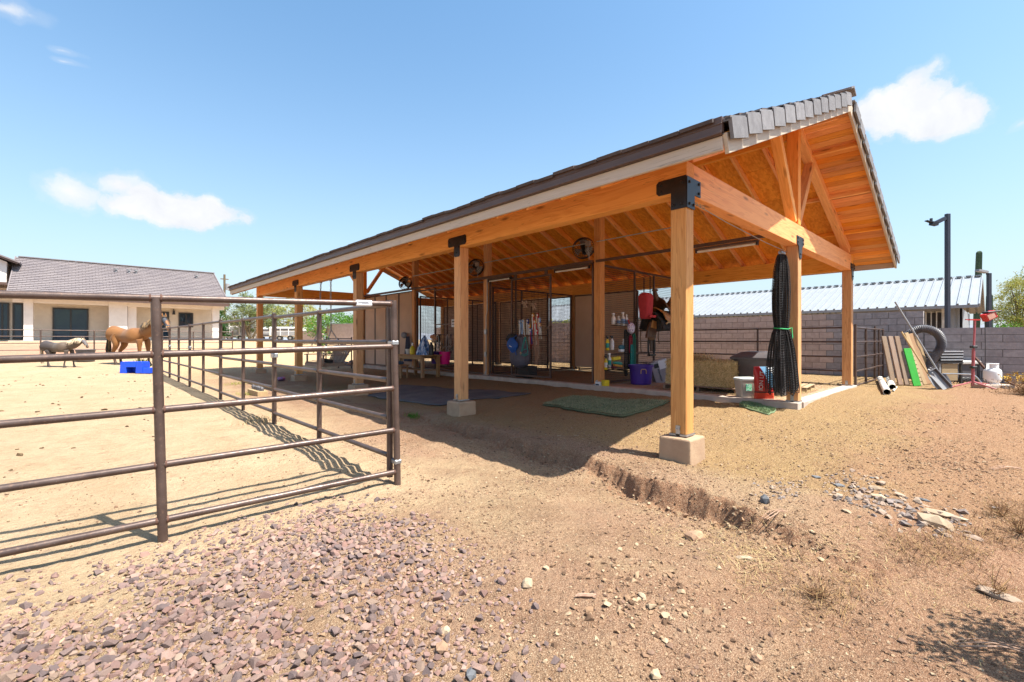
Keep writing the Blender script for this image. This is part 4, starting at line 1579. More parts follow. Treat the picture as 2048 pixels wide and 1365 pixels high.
g = lambda p: (p.x, p.y, gzs(p.x, p.y))
TG = 'desert trees beyond the arena'
p = at(500, 676, 42)
tree('palo_verde_tree', 'olive green desert tree left of the barn corner post, behind the white trailer', g(p), [((-1.2, 0, 2.5), (1.8, 1.6, 1.3)), ((.3, 0, 3.4), (1.7, 1.5, 1.1)), ((1.6, .3, 2.4), (1.5, 1.4, 1.2)), ((0, .4, 1.8), (2.0, 1.5, .9))], 7500, .16, LEAF_OL, 1.0, .14, TG, seed=3)
p = at(585, 676, 46)
tree('palo_verde_tree', 'yellow-green desert tree behind the barn corner posts', g(p), [((-1.6, 0, 2.2), (2.0, 1.6, 1.5)), ((.4, 0, 3.2), (1.9, 1.6, 1.3)), ((2.0, .3, 2.0), (1.6, 1.5, 1.4)), ((0, 0, 1.3), (2.4, 1.4, .9))], 8000, .16, LEAF_PV, 1.0, .14, TG, seed=4)
p = at(692, 676, 34)
tree('green_bush', 'bright green bush above the far block wall, left of the barn post', g(p), [((-1.0, 0, 1.5), (1.6, 1.2, .75)), ((1.0, 0, 1.6), (1.7, 1.2, .75)), ((-2.6, 0, 1.0), (1.0, 1, .6)), ((2.6, 0, 1.4), (1.3, 1.2, .8))], 6500, .14, LEAF_BG, .5, .08, TG, seed=5, cat='bush')
p = at(646, 690, 24)
tree('young_tree', 'small light green sapling by the swing chains', g(p), [((0, 0, .8), (.45, .45, .55)), ((.15, .1, 1.2), (.3, .3, .35))], 900, .09, LEAF_BG, .4, .025, TG, stems=1, seed=6, clump=.15)
p = at(443, 676, 36)
tree('green_shrub', 'dark green shrub at the right end of the house', g(p), [((0, 0, 1.3), (.45, .5, 1.2)), ((.2, 0, .6), (.5, .5, .6))], 2200, .12, LEAF_DG, .4, .06, TG, seed=7, cat='shrub', clump=.2)
p = at(2040, 655, 26)
p.z = .3
tree('palo_verde_tree', 'tall wispy yellow-green tree beyond the block wall at the right', (p.x, p.y, .3), [((0, 0, 2.7), (1.3, 1.3, 1.1)), ((-.6, 0, 3.7), (1.0, 1.0, .9)), ((.9, 0, 3.9), (1.1, 1.1, 1.0)), ((1.6, 0, 2.6), (1.2, 1.2, 1.2)), ((-.2, 0, 1.6), (1.3, 1.2, .8)), ((.3, 0, 4.6), (.7, .7, .5))], 12000, .13, LEAF_PV, 1.2, .12, 'trees beyond the block wall', stems=4, seed=8, clump=.33, asp=.25, droop=.6)
p = at(2012, 650, 24)
tree('green_bush', 'dense green bush under the wispy tree beyond the block wall', (p.x, p.y, .3), [((0, 0, 1.3), (.9, .8, .7)), ((.9, 0, 1.2), (.8, .8, .6))], 2600, .11, LEAF_BG, .4, .06, 'trees beyond the block wall', seed=9, cat='bush')
for i, (px, d, h, w, lbl) in enumerate(((705, 70, 2.5, 5, 'low olive bush on the skyline left of the barn post'), (735, 80, 2.7, 6, 'olive bush on the skyline behind the ribbed stall panels'), (620, 85, 2.6, 7, 'olive bush on the skyline between the barn corner posts'), (460, 90, 2.6, 7, 'olive bush on the skyline right of the house'))):
    p = at(px, 680, d)
    tree('olive_bush', lbl, (p.x, p.y, gzs(p.x, p.y)), [((-w * .3, 0, h * .45), (w * .35, 2, h * .4)), ((w * .3, 0, h * .5), (w * .35, 2, h * .45))], 2600, .28, LEAF_OL, .6, .1, 'bushes on the skyline', seed=20 + i, cat='bush', clump=.6)
p = at(1126, 640, 29)
tree('green_bush', 'pale green bush seen through the gap at the back of the stall', (p.x, p.y, .3), [((0, 0, 1.5), (1.6, 1.6, .8)), ((.5, 0, 1.9), (1, 1, .5))], 2600, .14, LEAF_PV, .5, .08, 'trees beyond the block wall', seed=31, cat='bush')


def saguaro(label, loc, h, r, lean=(0, 0)):
    t = thing('saguaro_cactus', label, 'cactus', loc, 0, 'saguaro cacti beyond the wall')
    prof = []
    b = MB()
    n = 40
    zl = [h * i / 9 * .95 for i in range(10)] + [h - r * q for q in (.9, .62, .38, .2, .08, .0)]
    nz = len(zl) - 1
    for i in range(nz + 1):
        z = zl[i]
        rr = r * (0.88 + .12 * math.sin(PI * z / h)) * math.sqrt(max(.01, 1 - max(0, (z - (h - r)) / r) ** 2))
        for k in range(n):
            a = 2 * PI * k / n
            q = rr * (1 - (.16 if k % 2 else 0))
            b.v.append((q * math.cos(a) + lean[0] * z, q * math.sin(a) + lean[1] * z, z))
    for i in range(nz):
        for k in range(n):
            b.f.append((i * n + k, i * n + (k + 1) % n, (i + 1) * n + (k + 1) % n, (i + 1) * n + k))
    b.f.append(tuple(nz * n + k for k in range(n)))
    obj('stem', b, CACTUS, t)
    return t


p = at(1951, 680, 32)
saguaro('tall saguaro cactus rising above the ridge of the white steel barn', (p.x, p.y, .2), CZ + 178 / F * 32 - .2, .185, (.035 * CS, -.035 * SN))
p = at(1977, 680, 23)
saguaro('shorter saguaro cactus behind the short lamp pole', (p.x, p.y, .2), CZ + 92 / F * 23 - .2, .14, (.01, -.01))

# lamp poles beyond the wall
p = at(1895, 660, 13.6)
t = thing('lamp_pole', 'tall dark square pole with an arm and small light head', 'lamp pole', (p.x, p.y, .2), -TH, 'dark poles beyond the wall')
zt = CZ + 252 / F * 13.6 - .2
obj('pole', MB().box((0, 0, zt / 2), (.105, .105, zt)), POLE, t, bevel=.01)
obj('arm', MB().beam((-.07, 0, zt - .13), (-.38, -.02, zt - .28), .09, .10), POLE, t)
hd = MB().box((-.42, -.02, zt - .30), (.17, .14, .09), rot=(0, .2, 0)).box((-.50, -.02, zt - .20), (.05, .05, .12)).box((-.52, -.02, zt - .255), (.28, .1, .02), rot=(0, .35, 0))
obj('light_head', hd, BLACKM, t)
p = at(1978, 655, 16)
t = thing('lamp_pole', 'shorter dark pole with a flat lamp head, in front of the wispy tree', 'lamp pole', (p.x, p.y, .2), -TH, 'dark poles beyond the wall')
zt = CZ + 133 / F * 16 - .2
obj('pole', MB().box((0, 0, zt / 2), (.095, .095, zt)), POLE, t)
obj('arm', MB().box((-.02, 0, zt - .02), (.12, .06, .05)), POLE, t)
obj('light_head', MB().box((-.25, 0, zt + .07), (.33, .16, .07), rot=(0, .22, 0)), GREYM, t)
# utility pole by the house
p = at(449, 680, 60)
t = thing('utility_pole', 'thin dark utility pole just right of the house roof', 'utility pole', (p.x, p.y, 1.3), 0)
obj('pole', MB().tube([(0, 0, 0), (0, 0, 8.6)], .13, 8), BARK, t)
obj('crossarm', MB().box((0, 0, 8.0), (.9, .12, .12)), BARK, t)
obj('transformer', MB().lathe([(.25, 0), (.25, .8)], 10, Matrix.Translation((.3, -.1, 6.6))), GREYM, t)


# trailers and far walls
def trailer(label, loc, rz, L, H, W=2.1):
    t = thing('horse_trailer', label, 'trailer', loc, rz, 'white trailers beyond the arena')
    obj('body', MB().box((0, 0, .40 + H / 2), (L, W, H)), WHITEP, t, bevel=.08)
    obj('window_band', MB().box((0, -W / 2 - .01, .40 + H * .72), (L * .8, .03, H * .22)), CHAR, t)
    obj('lower_panel', MB().box((0, -W / 2 - .01, .40 + H * .28), (L * .86, .03, H * .42)), GREYM, t)
    for i in range(4):
        obj('stile', MB().box((-L * .4 + i * L * .26, -W / 2 - .03,   .40 + H / 2), (.06, .04, H * .9)), WHITEP, t)
    for i in (-.45, .45):
        w = obj('wheel', MB().lathe([(.24, -.1), (.24, .1)], 16, Matrix.Translation((i, -W / 2 + .1, .24)) @ Matrix.Rotation(PI / 2, 4, 'X')), RUBBER, t)
        obj('rim', MB().lathe([(.11, -.11), (.11, .11)], 10, Matrix.Translation((i, -W / 2 + .095, .24)) @ Matrix.Rotation(PI / 2, 4, 'X')), GALV, w)
    obj('hitch', MB().beam((L / 2, 0, .55), (L / 2 + 1.1, 0, .5), .3, .1), BLACKM, t)
    return t


p = at(478, 677, 44)
trailer('tall white horse trailer between the house and the barn', g(p), -.55, 3.2, 1.75)
p = at(506, 678, 43)
t = thing('white_tank', 'small white tapering tank right of the tall white trailer', 'tank', g(p))
obj('tank', MB().box((0, 0, .5), (.75, .7, 1.0), taper=(.8, .8)), WHITEP, t, bevel=.05)
obj('cap', MB().lathe([(.14, 0), (.14, .1)], 10, Matrix.Translation((0, 0, 1.0))), GREYM, t)
p = at(577, 678, 43)
trailer('low white stock trailer seen between the barn corner posts', g(p), -.60, 2.7, .85)
p = at(540, 676, 52)
trailer('pale trailer half hidden behind the yellow-green desert tree', g(p), -.60, 3.4, 1.0)
WG = 'far block walls'
for (pxa, pxb, yt, d, lb) in ((605, 645, 664, 36, 'pale far block wall between the barn corner post and the swing chains'), (655, 712, 650, 33, 'mauve far block wall under the bright green bush')):
    a, b = at(pxa, 680, d), at(pxb, 680, d - 1)
    zb = gzs(a.x, a.y) - .1
    zt = CZ + (680 - yt) / F * d
    t = thing('far_wall', lb, 'wall', ((a.x + b.x) / 2, (a.y + b.y) / 2, zb), math.atan2(b.y - a.y, b.x - a.x), WG)
    L = (b - a).length
    obj('wall', MB().box((0, 0, (zt - zb) / 2), (L, .2, zt - zb)), BLOCKT, t)
    obj('coping', MB().box((0, 0, zt - zb + .03), (L, .26, .06)), BLOCK, t)
a, b = at(652, 700, 21.0), at(703, 700, 20.0)
t = pipe_panel((b - a).length, (.12, .75, 1.3), 1.36, -.1, mid=(.5,), r=.02, rp=.028)
t.location = (a.x, a.y, gzs(a.x, a.y))
t.rotation_euler = (0, 0, math.atan2(b.y - a.y, b.x - a.x))
w = MB()
wire_mesh(w, (.05, 0, .75), (1, 0, 0), (0, 0, 1), (b - a).length - .1, .55, .08, .004)
stuff(obj('wire_grid', w, WIRE, t))
tag(t, 'far pipe and wire panel seen left of the barn post, beyond the swing', 'fence panel', 'pipe panels round the arena')
# far mountains, a low pale ridge
mt = MB()
n = 120
for i in range(n + 1):
    a = 2 * PI * i / n
    h = 14 + 10 * float(vnoise(np.array([i * .31]), np.array([2.0]), 3)) + 8 * float(vnoise(np.array([i * .9]), np.array([5.0]), 4))
    for (rr, z) in ((620, 0), (660, h), (700, 0)):
        mt.v.append((rr * math.cos(a), rr * math.sin(a), z))
for i in range(n):
    for j in range(2):
        o = i * 3 + j
        mt.f.append((o, o + 3, o + 4, o + 1))
HILL = plain('hazy_hills', (0.20, 0.22, 0.27), (0.24, 0.25, 0.28), .01, .95)
structure(obj('hills', mt, HILL, smooth=True))


# ---------------------------------------------------------------- horses
def skin_mesh(name, verts, edges, radii, root, mat, level=2):
    me = bpy.data.meshes.new('skin_source')
    me.from_pydata(verts, edges, [])
    o = bpy.data.objects.new('skin_source', me)
    COL.objects.link(o)
    sk = o.modifiers.new('skin', 'SKIN')
    sk.branch_smoothing = .6
    for i, v in enumerate(me.skin_vertices[0].data):
        v.radius = radii[i] if isinstance(radii[i], tuple) else (radii[i], radii[i])
        v.use_root = (i == root)
    ss = o.modifiers.new('sub', 'SUBSURF')
    ss.levels = level
    ss.render_levels = level
    dg = bpy.context.evaluated_depsgraph_get()
    out = bpy.data.meshes.new_from_object(o.evaluated_get(dg))
    out.name = name
    bpy.data.objects.remove(o)
    bpy.data.meshes.remove(me)
    out.polygons.foreach_set('use_smooth', [True] * len(out.polygons))
    out.materials.clear()
    out.materials.append(mat)
    return out


def coat(name, body, belly, leg, patch=None):
    """coat with darker lower legs; body mottling"""
    m, t, p = new_mat(name)
    tc = t.node('ShaderNodeTexCoord')
    v = tc.outputs['Object']
    sp = t.node('ShaderNodeSeparateXYZ')
    t.l.new(v, sp.inputs[0])
    n = t.noise(v, 2.6, 5, 0.6)
    f = t.noise(t.mapping(v, scale=(30, 30, 90)), 1.0, 3, 0.6)
    c = t.mix(t.ramp(n, [(0.35, 0.0), (0.65, 1.0)]), body, belly)
    if patch:
        c = t.mix(t.ramp(t.math('ADD', t.math('MULTIPLY', sp.outputs[0], -.9), t.math('MULTIPLY', n, .6)), [(0.30, 0.0), (0.62, 1.0)]), c, patch)
    zz = t.math('ADD', sp.outputs[2], t.math('MULTIPLY', n, .12))
    c = t.mix(t.ramp(zz, [(0.34, 1.0), (0.56, 0.0)]), c, leg)
    c = t.mix(t.math('MULTIPLY', f, .25), c, tuple(x * .7 for x in body))
    t.l.new(c, p.inputs['Base Color'])
    p.inputs['Roughness'].default_value = .55
    p.inputs['Specular IOR Level'].default_value = .35
    p.inputs['Sheen Weight'].default_value = .15
    return m


BUCK = coat('buckskin_coat', (0.20, 0.078, 0.020), (0.25, 0.108, 0.030), (0.05, 0.03, 0.02))
GRULLA = coat('dun_pony_coat', (0.075, 0.053, 0.042), (0.125, 0.086, 0.055), (0.06, 0.042, 0.035), patch=(0.042, 0.032, 0.03))
HOOF = plain('hoof', (0.04, 0.03, 0.025), None, 10, 0.6)
MANE_D = island('dark_mane_hair', [(0.03, 0.02, 0.015), (0.05, 0.032, 0.02), (0.10, 0.06, 0.03), (0.30, 0.19, 0.09)], bump=0, rough=.6)
MANE_L = island('pale_mane_hair', [(0.55, 0.42, 0.28), (0.48, 0.35, 0.22), (0.60, 0.48, 0.34), (0.16, 0.10, 0.07)], bump=0, rough=.6)


def horse(name, label, cat, loc, rz, s, mat, mane, head, mask_mat, legs=None, neck=None, fat=1.0):
    """local +X is the way it faces; head = (poll, face, muzzle)"""
    t = thing(name, label, cat, loc, rz, None)
    S = s
    poll, face, muz = head
    nk = neck
    V = [(-.52, 0, 1.12), (-.12, 0, 1.07), (.30, 0, 1.09), (.52, 0, 1.18), nk[0], nk[1], poll, face, muz,
         (-.78, 0, 1.16), (-.88, 0, 1.08)]
    R = [(.29 * fat, .32), (.34 * fat, .385), (.315 * fat, .365), (.24, .31), (.16, .255), (.12, .195), (.09, .12), (.085, .10), (.062, .062), (.21 * fat, .23), (.11, .13)]
    E = [(0, 1), (1, 2), (2, 3), (3, 4), (4, 5), (5, 6), (6, 7), (7, 8), (0, 9), (9, 10)]
    L = legs or dict(fl=0.0, fr=.06, hl=0.0, hr=-.08)
    for sd, key in ((1, 'fl'), (-1, 'fr')):
        b = len(V)
        o = L[key]
        V += [(.44, sd * .15, .98), (.45 + o * .2, sd * .16, .76), (.46 + o * .5, sd * .155, .46), (.455 + o * .8, sd * .155, .30), (.45 + o, sd * .155, .14), (.49 + o, sd * .155, .035)]
        R += [(.12, .15), (.085, .10), .052, .036, .042, .058]
        E += [(2, b)] + [(b + i, b + i + 1) for i in range(5)]
    for sd, key in ((1, 'hl'), (-1, 'hr')):
        b = len(V)
        o = L[key]
        V += [(-.62, sd * .16, .98), (-.50 + o * .2, sd * .17, .78), (-.72 + o * .6, sd * .16, .50), (-.69 + o * .8, sd * .16, .32), (-.66 + o, sd * .16, .14), (-.61 + o, sd * .16, .035)]
        R += [(.17, .20), (.115, .13), .058, .042, .044, .060]
        E += [(9, b)] + [(b + i, b + i + 1) for i in range(5)]
    V = [tuple(c * S for c in v) for v in V]
    R = [tuple(c * S for c in r) if isinstance(r, tuple) else r * S for r in R]
    link('body', skin_mesh('body', V, E, R, 0, mat), t)
    P = lambda q: Vector(q) * S
    # ears
    hd = (Vector(muz) - Vector(poll)).normalized()
    for sd in (-1, 1):
        base = Vector(poll) + Vector((0, sd * .055, .075))
        e = MB().tube([P(base), P(base + Vector((.015, sd * .02, .07))), P(base + Vector((.01, sd * .012, .17)))], [.028 * S, .034 * S, .004 * S], 8)
        obj('ear', e, mat, t, smooth=True)
    # hooves
    for i in (16, 22, 28, 34):
        q = Vector(V[i])
        obj('hoof', MB().lathe([(.066 * S, 0), (.062 * S, .03 * S), (.05 * S, .075 * S)], 10, Matrix.Translation((q.x + .005, q.y, 0.0))), HOOF, t, smooth=True)
    # mane and tail of many thin locks
    r = random.Random(5)
    crest = [Vector(nk[0]) + Vector((-.22, 0, .20)), Vector(nk[0]) + Vector((-.02, 0, .265)), Vector(nk[1]) + Vector((-.05, 0, .215)), Vector(poll) + Vector((-.03, 0, .14)), Vector(poll) + Vector((.06, 0, .08))]
    m = MB()
    for i in range(150):
        u = r.random() * 3.999
        k = int(u)
        c = crest[k].lerp(crest[k + 1], u - k)
        sd = -1 if r.random() < .8 else 1
        ln = r.uniform(.14, .30)
        m.tube([P(c), P(c + Vector((-.02, sd * .11, .0))), P(c + Vector((r.uniform(-.06, .04), sd * r.uniform(.19, .24), -ln)))], [.020 * S, .020 * S, .003 * S], 4)
    obj('mane', m, mane, t)
    m = MB()
    for i in range(70):
        a = r.uniform(-.05, .05)
        m.tube([P((-.97, a * .5, 1.18)), P((-1.03 + r.uniform(-.02, .02), a, 1.0)), P((-1.04 + r.uniform(-.05, .03), a * 1.6, .62)), P((-1.0 + r.uniform(-.06, .04), a * 1.7, .28 + r.uniform(-.1, .12)))], [.014 * S, .016 * S, .014 * S, .003 * S], 4)
    obj('tail', m, mane, t)
    # fly mask over the upper head
    if mask_mat:
        c = MB()
        pts, rr = [], []
        for i in range(7):
            u = -.04 + i * .13
            q = Vector(poll).lerp(Vector(face), min(u / .5, 1.0)) if u < .5 else Vector(face).lerp(Vector(muz), (u - .5) / .5)
            pts.append(P(q))
            rr.append((.100 if i < 2 else (.106 if i < 4 else .095)) * S * (1 - .03 * i))
        c.tube(pts, rr, 14)
        obj('fly_mask', c, mask_mat, t, smooth=True)
        e = MB()
        q = Vector(face).lerp(Vector(muz), .55)
        e.tube([P(q + Vector((.0, .085 * math.cos(a), .085 * math.sin(a)))) for a in [2 * PI * k / 12 for k in range(12)]], .008 * S, 5, closed=True)
        obj('noseband', e, FLEECE, t)
    return t


MASKD = plain('dark_mesh_mask', (0.018, 0.02, 0.03), (0.05, 0.055, 0.07), 30, 0.7)
MASKG = plain('grey_mesh_mask', (0.10, 0.09, 0.10), (0.16, 0.14, 0.14), 30, 0.8)
p = at(266, 729, 19.3)
hz0 = gzs(p.x, p.y)
# faces to the right of the view and a little towards the viewer
horse('horse', 'buckskin horse in a dark fly mask standing behind the blue steps', 'horse', (p.x, p.y, hz0), -TH - .14, 1.13, BUCK, MANE_D,
      ((1.28, .0, 1.68), (1.42, -.03, 1.54), (1.61, -.08, 1.25)), MASKD, dict(fl=.05, fr=-.04, hl=-.04, hr=.08), ((.74, 0, 1.33), (1.02, 0, 1.53)), 1.1)
p = at(122, 735, 17.8)
horse('pony', 'dusty grey-brown pony with pale mane and grey fly mask walking behind the rails', 'pony', (p.x, p.y, gzs(p.x, p.y)), -TH + .02, .70, GRULLA, MANE_L,
      ((1.16, 0, 1.45), (1.30, 0, 1.34), (1.46, 0, 1.06)), MASKG, dict(fl=.10, fr=-.14, hl=-.20, hr=.16), ((.72, 0, 1.26), (.96, 0, 1.38)), 1.22)
# blue mounting steps
p = on_z(271, 748, gzs(-3.9, 18.2))
t = thing('mounting_step', 'bright blue plastic mounting block on the sand in front of the brown horse', 'mounting block', (p.x, p.y, gzs(p.x, p.y)), -TH)
t.scale = (.92, .92, .92)
H = .42
b = MB()
for (x0, x1) in ((-.45, -.20), (.16, .42)):
    b.box(((x0 + x1) / 2, 0, H / 2), (x1 - x0, .42, H), taper=(.94, .9))
b.box((-.02, 0, H * .78), (.36, .42, H * .44), taper=(1, .9))
b.box((-.02, .14, H * .3), (.36, .06, H * .55))
obj('step_body', b, BLUEP, t, bevel=.015)
obj('top_tread', MB().box((-.02, 0, H + .012), (.84, .36, .03)), BLUEP, t, bevel=.008)
obj('lower_step', MB().box((.56, 0, .10), (.28, .40, .21), taper=(.95, .9)), BLUEP, t, bevel=.012)
# dark feed tub behind the pony
p = at(171, 712, 20.0)
t = thing('feed_tub', 'dark grey stacked feed tubs on the ground under the pony head', 'feed tub', (p.x, p.y, gzs(p.x, p.y)))
for k in range(3):
    obj('tub', MB().lathe([(.30, .02 + k * .17), (.34, .16 + k * .17), (.355, .165 + k * .17), (.355, .18 + k * .17), (.30, .18 + k * .17)], 18), CHAR, t, smooth=True)
# spiky agaves by the horse
for (px, py, lb) in ((287, 737, 'small spiky agave beside the blue steps'), (279, 728, 'small spiky agave under the brown horse')):
    p = at(px, py, 18.0)
    t = thing('agave', lb, 'plant', (p.x, p.y, gzs(p.x, p.y)), 0, 'agaves by the panel row')
    b = MB()
    for i in range(16):
        a = i * 2.4
        el = .5 + .06 * i
        d = Vector((math.cos(a) * math.cos(el), math.sin(a) * math.cos(el), math.sin(el)))
        b.tube([(0, 0, 0), d * .22, d * .42], [.03, .028, .003], 5)
    obj('leaves', b, LEAF_DG, t)

# ---------------------------------------------------------------- inside the barn
# rubber mat and turf mat
pts = [on_z(795, 771, .12), on_z(1062, 786, .16), on_z(880, 808, .10), on_z(735, 790, .07)]


def ground_sheet(name, label, cat, corners, th, mat, n=24, lift=.012, wav=.006):
    c = [Vector(q) for q in corners]
    cen = sum(c, Vector()) / 4
    base = Vector((cen.x, cen.y, gzs(cen.x, cen.y)))
    t = thing(name, label, cat, base)
    top = MB()

    def fn(u, v):
        q = c[0].lerp(c[1], u).lerp(c[3].lerp(c[2], u), v)
        z = gzs(q.x, q.y) + lift + wav * math.sin(u * 9 + v * 5)
        return Vector((q.x, q.y, z)) - base
    top.grid(fn, n, n)
    o = obj('sheet', top, mat, t, smooth=True)
    so = o.modifiers.new('sheet', 'SOLIDIFY')
    so.thickness = th
    so.offset = 1
    return t, fn


ground_sheet('rubber_mat', 'large worn black rubber mat on the dirt between the second post and the stalls', 'mat', pts, .018, MAT_RUB, lift=.03)
tp = [on_z(1150, 795, .17), on_z(1338, 808, .17), on_z(1243, 834, .12), on_z(1085, 813, .10)]
t, fn = ground_sheet('turf_mat', 'worn artificial turf mat lying on the dirt behind the near corner post', 'mat', tp, .02, plain('turf_backing', (0.12, 0.14, 0.07), None, 20, .9), lift=.035)
bl = MB()
rr = random.Random(3)
vv, ff = [], []
for i in range(16000):
    q = fn(rr.random(), rr.random()) + Vector((0, 0, .02))
    h = rr.uniform(.012, .032)
    a = rr.uniform(0, 2 * PI)
    w = .0045
    d = Vector((math.cos(a), math.sin(a), 0))
    ln = Vector((rr.uniform(-.02, .02), rr.uniform(-.02, .02), h))
    o = len(vv)
    vv += [tuple(q - d * w), tuple(q + d * w), tuple(q + ln)]
    ff.append((o, o + 1, o + 2))
bl.add(vv, ff)
stuff(obj('turf_blades', bl, TURF, t))
ts = [on_z(1478, 816, .19), on_z(1490, 806, .19), on_z(1552, 824, .17), on_z(1537, 832, .16)]
t, fn = ground_sheet('turf_scrap', 'narrow green turf scrap lying against the kerb below the beige bin', 'mat', ts, .02, plain('turf_scrap_backing', (0.16, 0.22, 0.11), None, 20, .9), n=10, lift=.02)
bl = MB()
vv, ff = [], []
for i in range(3500):
    q = fn(rr.random(), rr.random()) + Vector((0, 0, .02))
    a = rr.uniform(0, 2 * PI)
    d = Vector((math.cos(a), math.sin(a), 0)) * .005
    o = len(vv)
    vv += [tuple(q - d), tuple(q + d), tuple(q + Vector((rr.uniform(-.02, .02), rr.uniform(-.02, .02), rr.uniform(.015, .035))))]
    ff.append((o, o + 1, o + 2))
bl.add(vv, ff)
stuff(obj('turf_blades', bl, island('green_turf', [(0.18, 0.26, 0.12), (0.22, 0.30, 0.15), (0.14, 0.21, 0.09), (0.26, 0.30, 0.17)], bump=0), t))


# cage fans
def fan(label, loc, rz, r=.27, tilt=.25):
    t = thing('cage_fan', label, 'fan', loc, rz, 'cage fans on the inner posts')
    R = Matrix.Rotation(tilt, 4, 'Y')
    # axis along local -X
    A = R @ Matrix.Rotation(-PI / 2, 4, 'Y')
    c = MB()
    for (rad, z) in ((r, .0), (r, -.10), (r * .72, .045), (r * .42, .06), (r * .72, -.14)):
        c.tube([A @ Vector((rad * math.cos(a), rad * math.sin(a), z)) for a in [2 * PI * k / 28 for k in range(28)]], .0045, 4, closed=True)
    for k in range(28):
        a = 2 * PI * k / 28
        c.tube([A @ Vector((q * math.cos(a), q * math.sin(a), z)) for q, z in ((.05, .065), (r * .6, .055), (r, 0), (r, -.1), (r * .6, -.15), (.06, -.16))], .003, 4, cap=False)
    c.lathe([(.06, .06), (.06, .07)], 14, A)
    obj('cage', c, BLACKM, t)
    band = MB()
    band.grid(lambda u, v: A @ Vector((r * 1.02 * math.cos(2 * PI * u), r * 1.02 * math.sin(2 * PI * u), -.01 - .08 * v)), 32, 2, True)
    obj('shroud', band, BLACKM, t, smooth=True)
    b = MB()
    for k in range(3):
        a0 = 2 * PI * k / 3
        b.grid(lambda u, v: A @ Vector(((.05 + u * (r - .08)) * math.cos(a0 + (v - .5) * 1.1), (.05 + u * (r - .08)) * math.sin(a0 + (v - .5) * 1.1), -.05 + (v - .5) * .07)), 5, 6)
    obj('blade', b, GREYM, t, smooth=True)
    m = MB().lathe([(.075, -.30), (.085, -.27), (.085, -.17), (.05, -.05), (.03, 0.0)], 14, A)
    obj('motor', m, BLACKM, t, smooth=True)
    k = MB().tube([A @ Vector((0, 0, -.28)), A @ Vector((0, 0, -.28)) + Vector((.08, -.12, .03)), A @ Vector((0, 0, -.28)) + Vector((.12, -.2, .0))], .016, 6)
    obj('bracket', k, BLACKM, t)
    return t


p = at(1166, 495, 11.55)
fan('round black cage fan beside the post at the open stall doorway', p, .45)
p = at(950, 534, 14.5)
fan('round black cage fan half hidden behind the second outer post', p, .45)
p = at(809, 566, 17.4)
fan('round black cage fan on the farthest inner post, over the ribbed panels', p, .5, .25)


# porch swing
SWY = 10.7
t = thing('porch_swing', 'weathered slatted wooden porch swing hanging on chains from the eave beam', 'swing', (0.05, SWY, .70), 0)
# sits across the beam line, facing the arena (-X)
for i in range(6):
    timber('seat_slat', (-.32 + i * .105, -.58, .06 + .01 * abs(i - 2)), (-.32 + i * .105, .58, .06 + .01 * abs(i - 2)), .085, .022, WOODG, t)
for i in range(9):
    y = -.52 + i * .13
    h = .50 + .10 * math.cos((i - 4) * .38)
    timber('back_slat', (.27, y * .92, .05), (.27 + .24, y * 1.06, h), .09, .02, WOODG, t, up=(1, 0, .4))
for s in (-1, 1):
    timber('arm', (-.38, s * .60, .30), (.40, s * .60, .30), .09, .025, WOODG, t)
    timber('arm_post', (-.30, s * .60, .02), (-.30, s * .60, .285), .06, .04, WOODG, t, up=(1, 0, 0))
    timber('seat_frame', (-.38, s * .55, .02), (.34, s * .55, .02), .035, .09, WOODG, t)
timber('seat_frame', (-.36, -.53, .02), (-.36, .53, .02), .03, .08, WOODG, t)
obj('cushion', MB().box((-.12, -.30, .14), (.30, .34, .10), rot=(0, .15, .1)), BLACKF, t, bevel=.03)


def chain(b, p, q, link_l=.055, r=.005):
    p, q = Vector(p), Vector(q)
    L = (q - p).length
    n = max(2, int(L / (link_l * .8)))
    d = (q - p) / L
    u = d.orthogonal().normalized()
    w = d.cross(u)
    for i in range(n):
        c = p + d * (L * (i + .5) / n)
        s = u if i % 2 else w
        pts = []
        for k in range(8):
            a = 2 * PI * k / 8
            pts.append(c + d * (math.cos(a) * link_l * .5) + s * (math.sin(a) * link_l * .28))
        b.tube(pts, r, 4, closed=True)


for s in (-1, 1):
    ch = MB()
    LK = .008
    top = Vector((0, s * .36, ZB - .70 - .02))
    kn = Vector((-.02, s * .42, 1.0))
    chain(ch, top, kn, .07, .009)
    chain(ch, kn, (-.30, s * .60, .30), .07, .008)
    chain(ch, kn, (.38, s * .60, .30), .07, .008)
    ch.lathe([(.04, 0), (.04, .03)], 10, Matrix.Translation((0, s * .36, ZB - .70 - .03)))
    obj('chain', ch, GALV, t)

# timber table with things on it
TX, TY = 3.35, 11.05
tz = gzs(TX, TY)
t = thing('timber_table', 'rough timber table with arched skirts in front of the stall panels', 'table', (TX, TY, tz), 0)
TH_ = .72
for i in range(4):
    timber('top_board', (-.29 + i * .195, -.80, TH_), (-.29 + i * .195, .80, TH_), .185, .045, WOODB, t)
for sx in (-1, 1):
    for sy in (-1, 1):
        timber('leg', (sx * .30, sy * .70, 0), (sx * .30, sy * .70, TH_ - .025), .10, .10, WOODB, t, up=(1, 0, 0))
        for q in (1,):
            timber('brace', (sx * .30, sy * .65, TH_ - .26), (sx * .30, sy * .46, TH_ - .05), .035, .06, WOODB, t)
    timber('apron', (sx * .36, -.70, TH_ - .075), (sx * .36, .70, TH_ - .075), .03, .10, WOODB, t)
for i in range(3):
    timber('shelf_board', (-.18 + i * .18, -.66, .24), (-.18 + i * .18, .66, .24), .15, .03, WOODB, t)
BX, BY = 2.72, 11.35
t = thing('timber_stool', 'low timber stool with arched legs in front of the timber table', 'stool', (BX, BY, gzs(BX, BY)), 0)
timber('top_board', (0, -.46, .44), (0, .46, .44), .34, .04, WOODB, t)
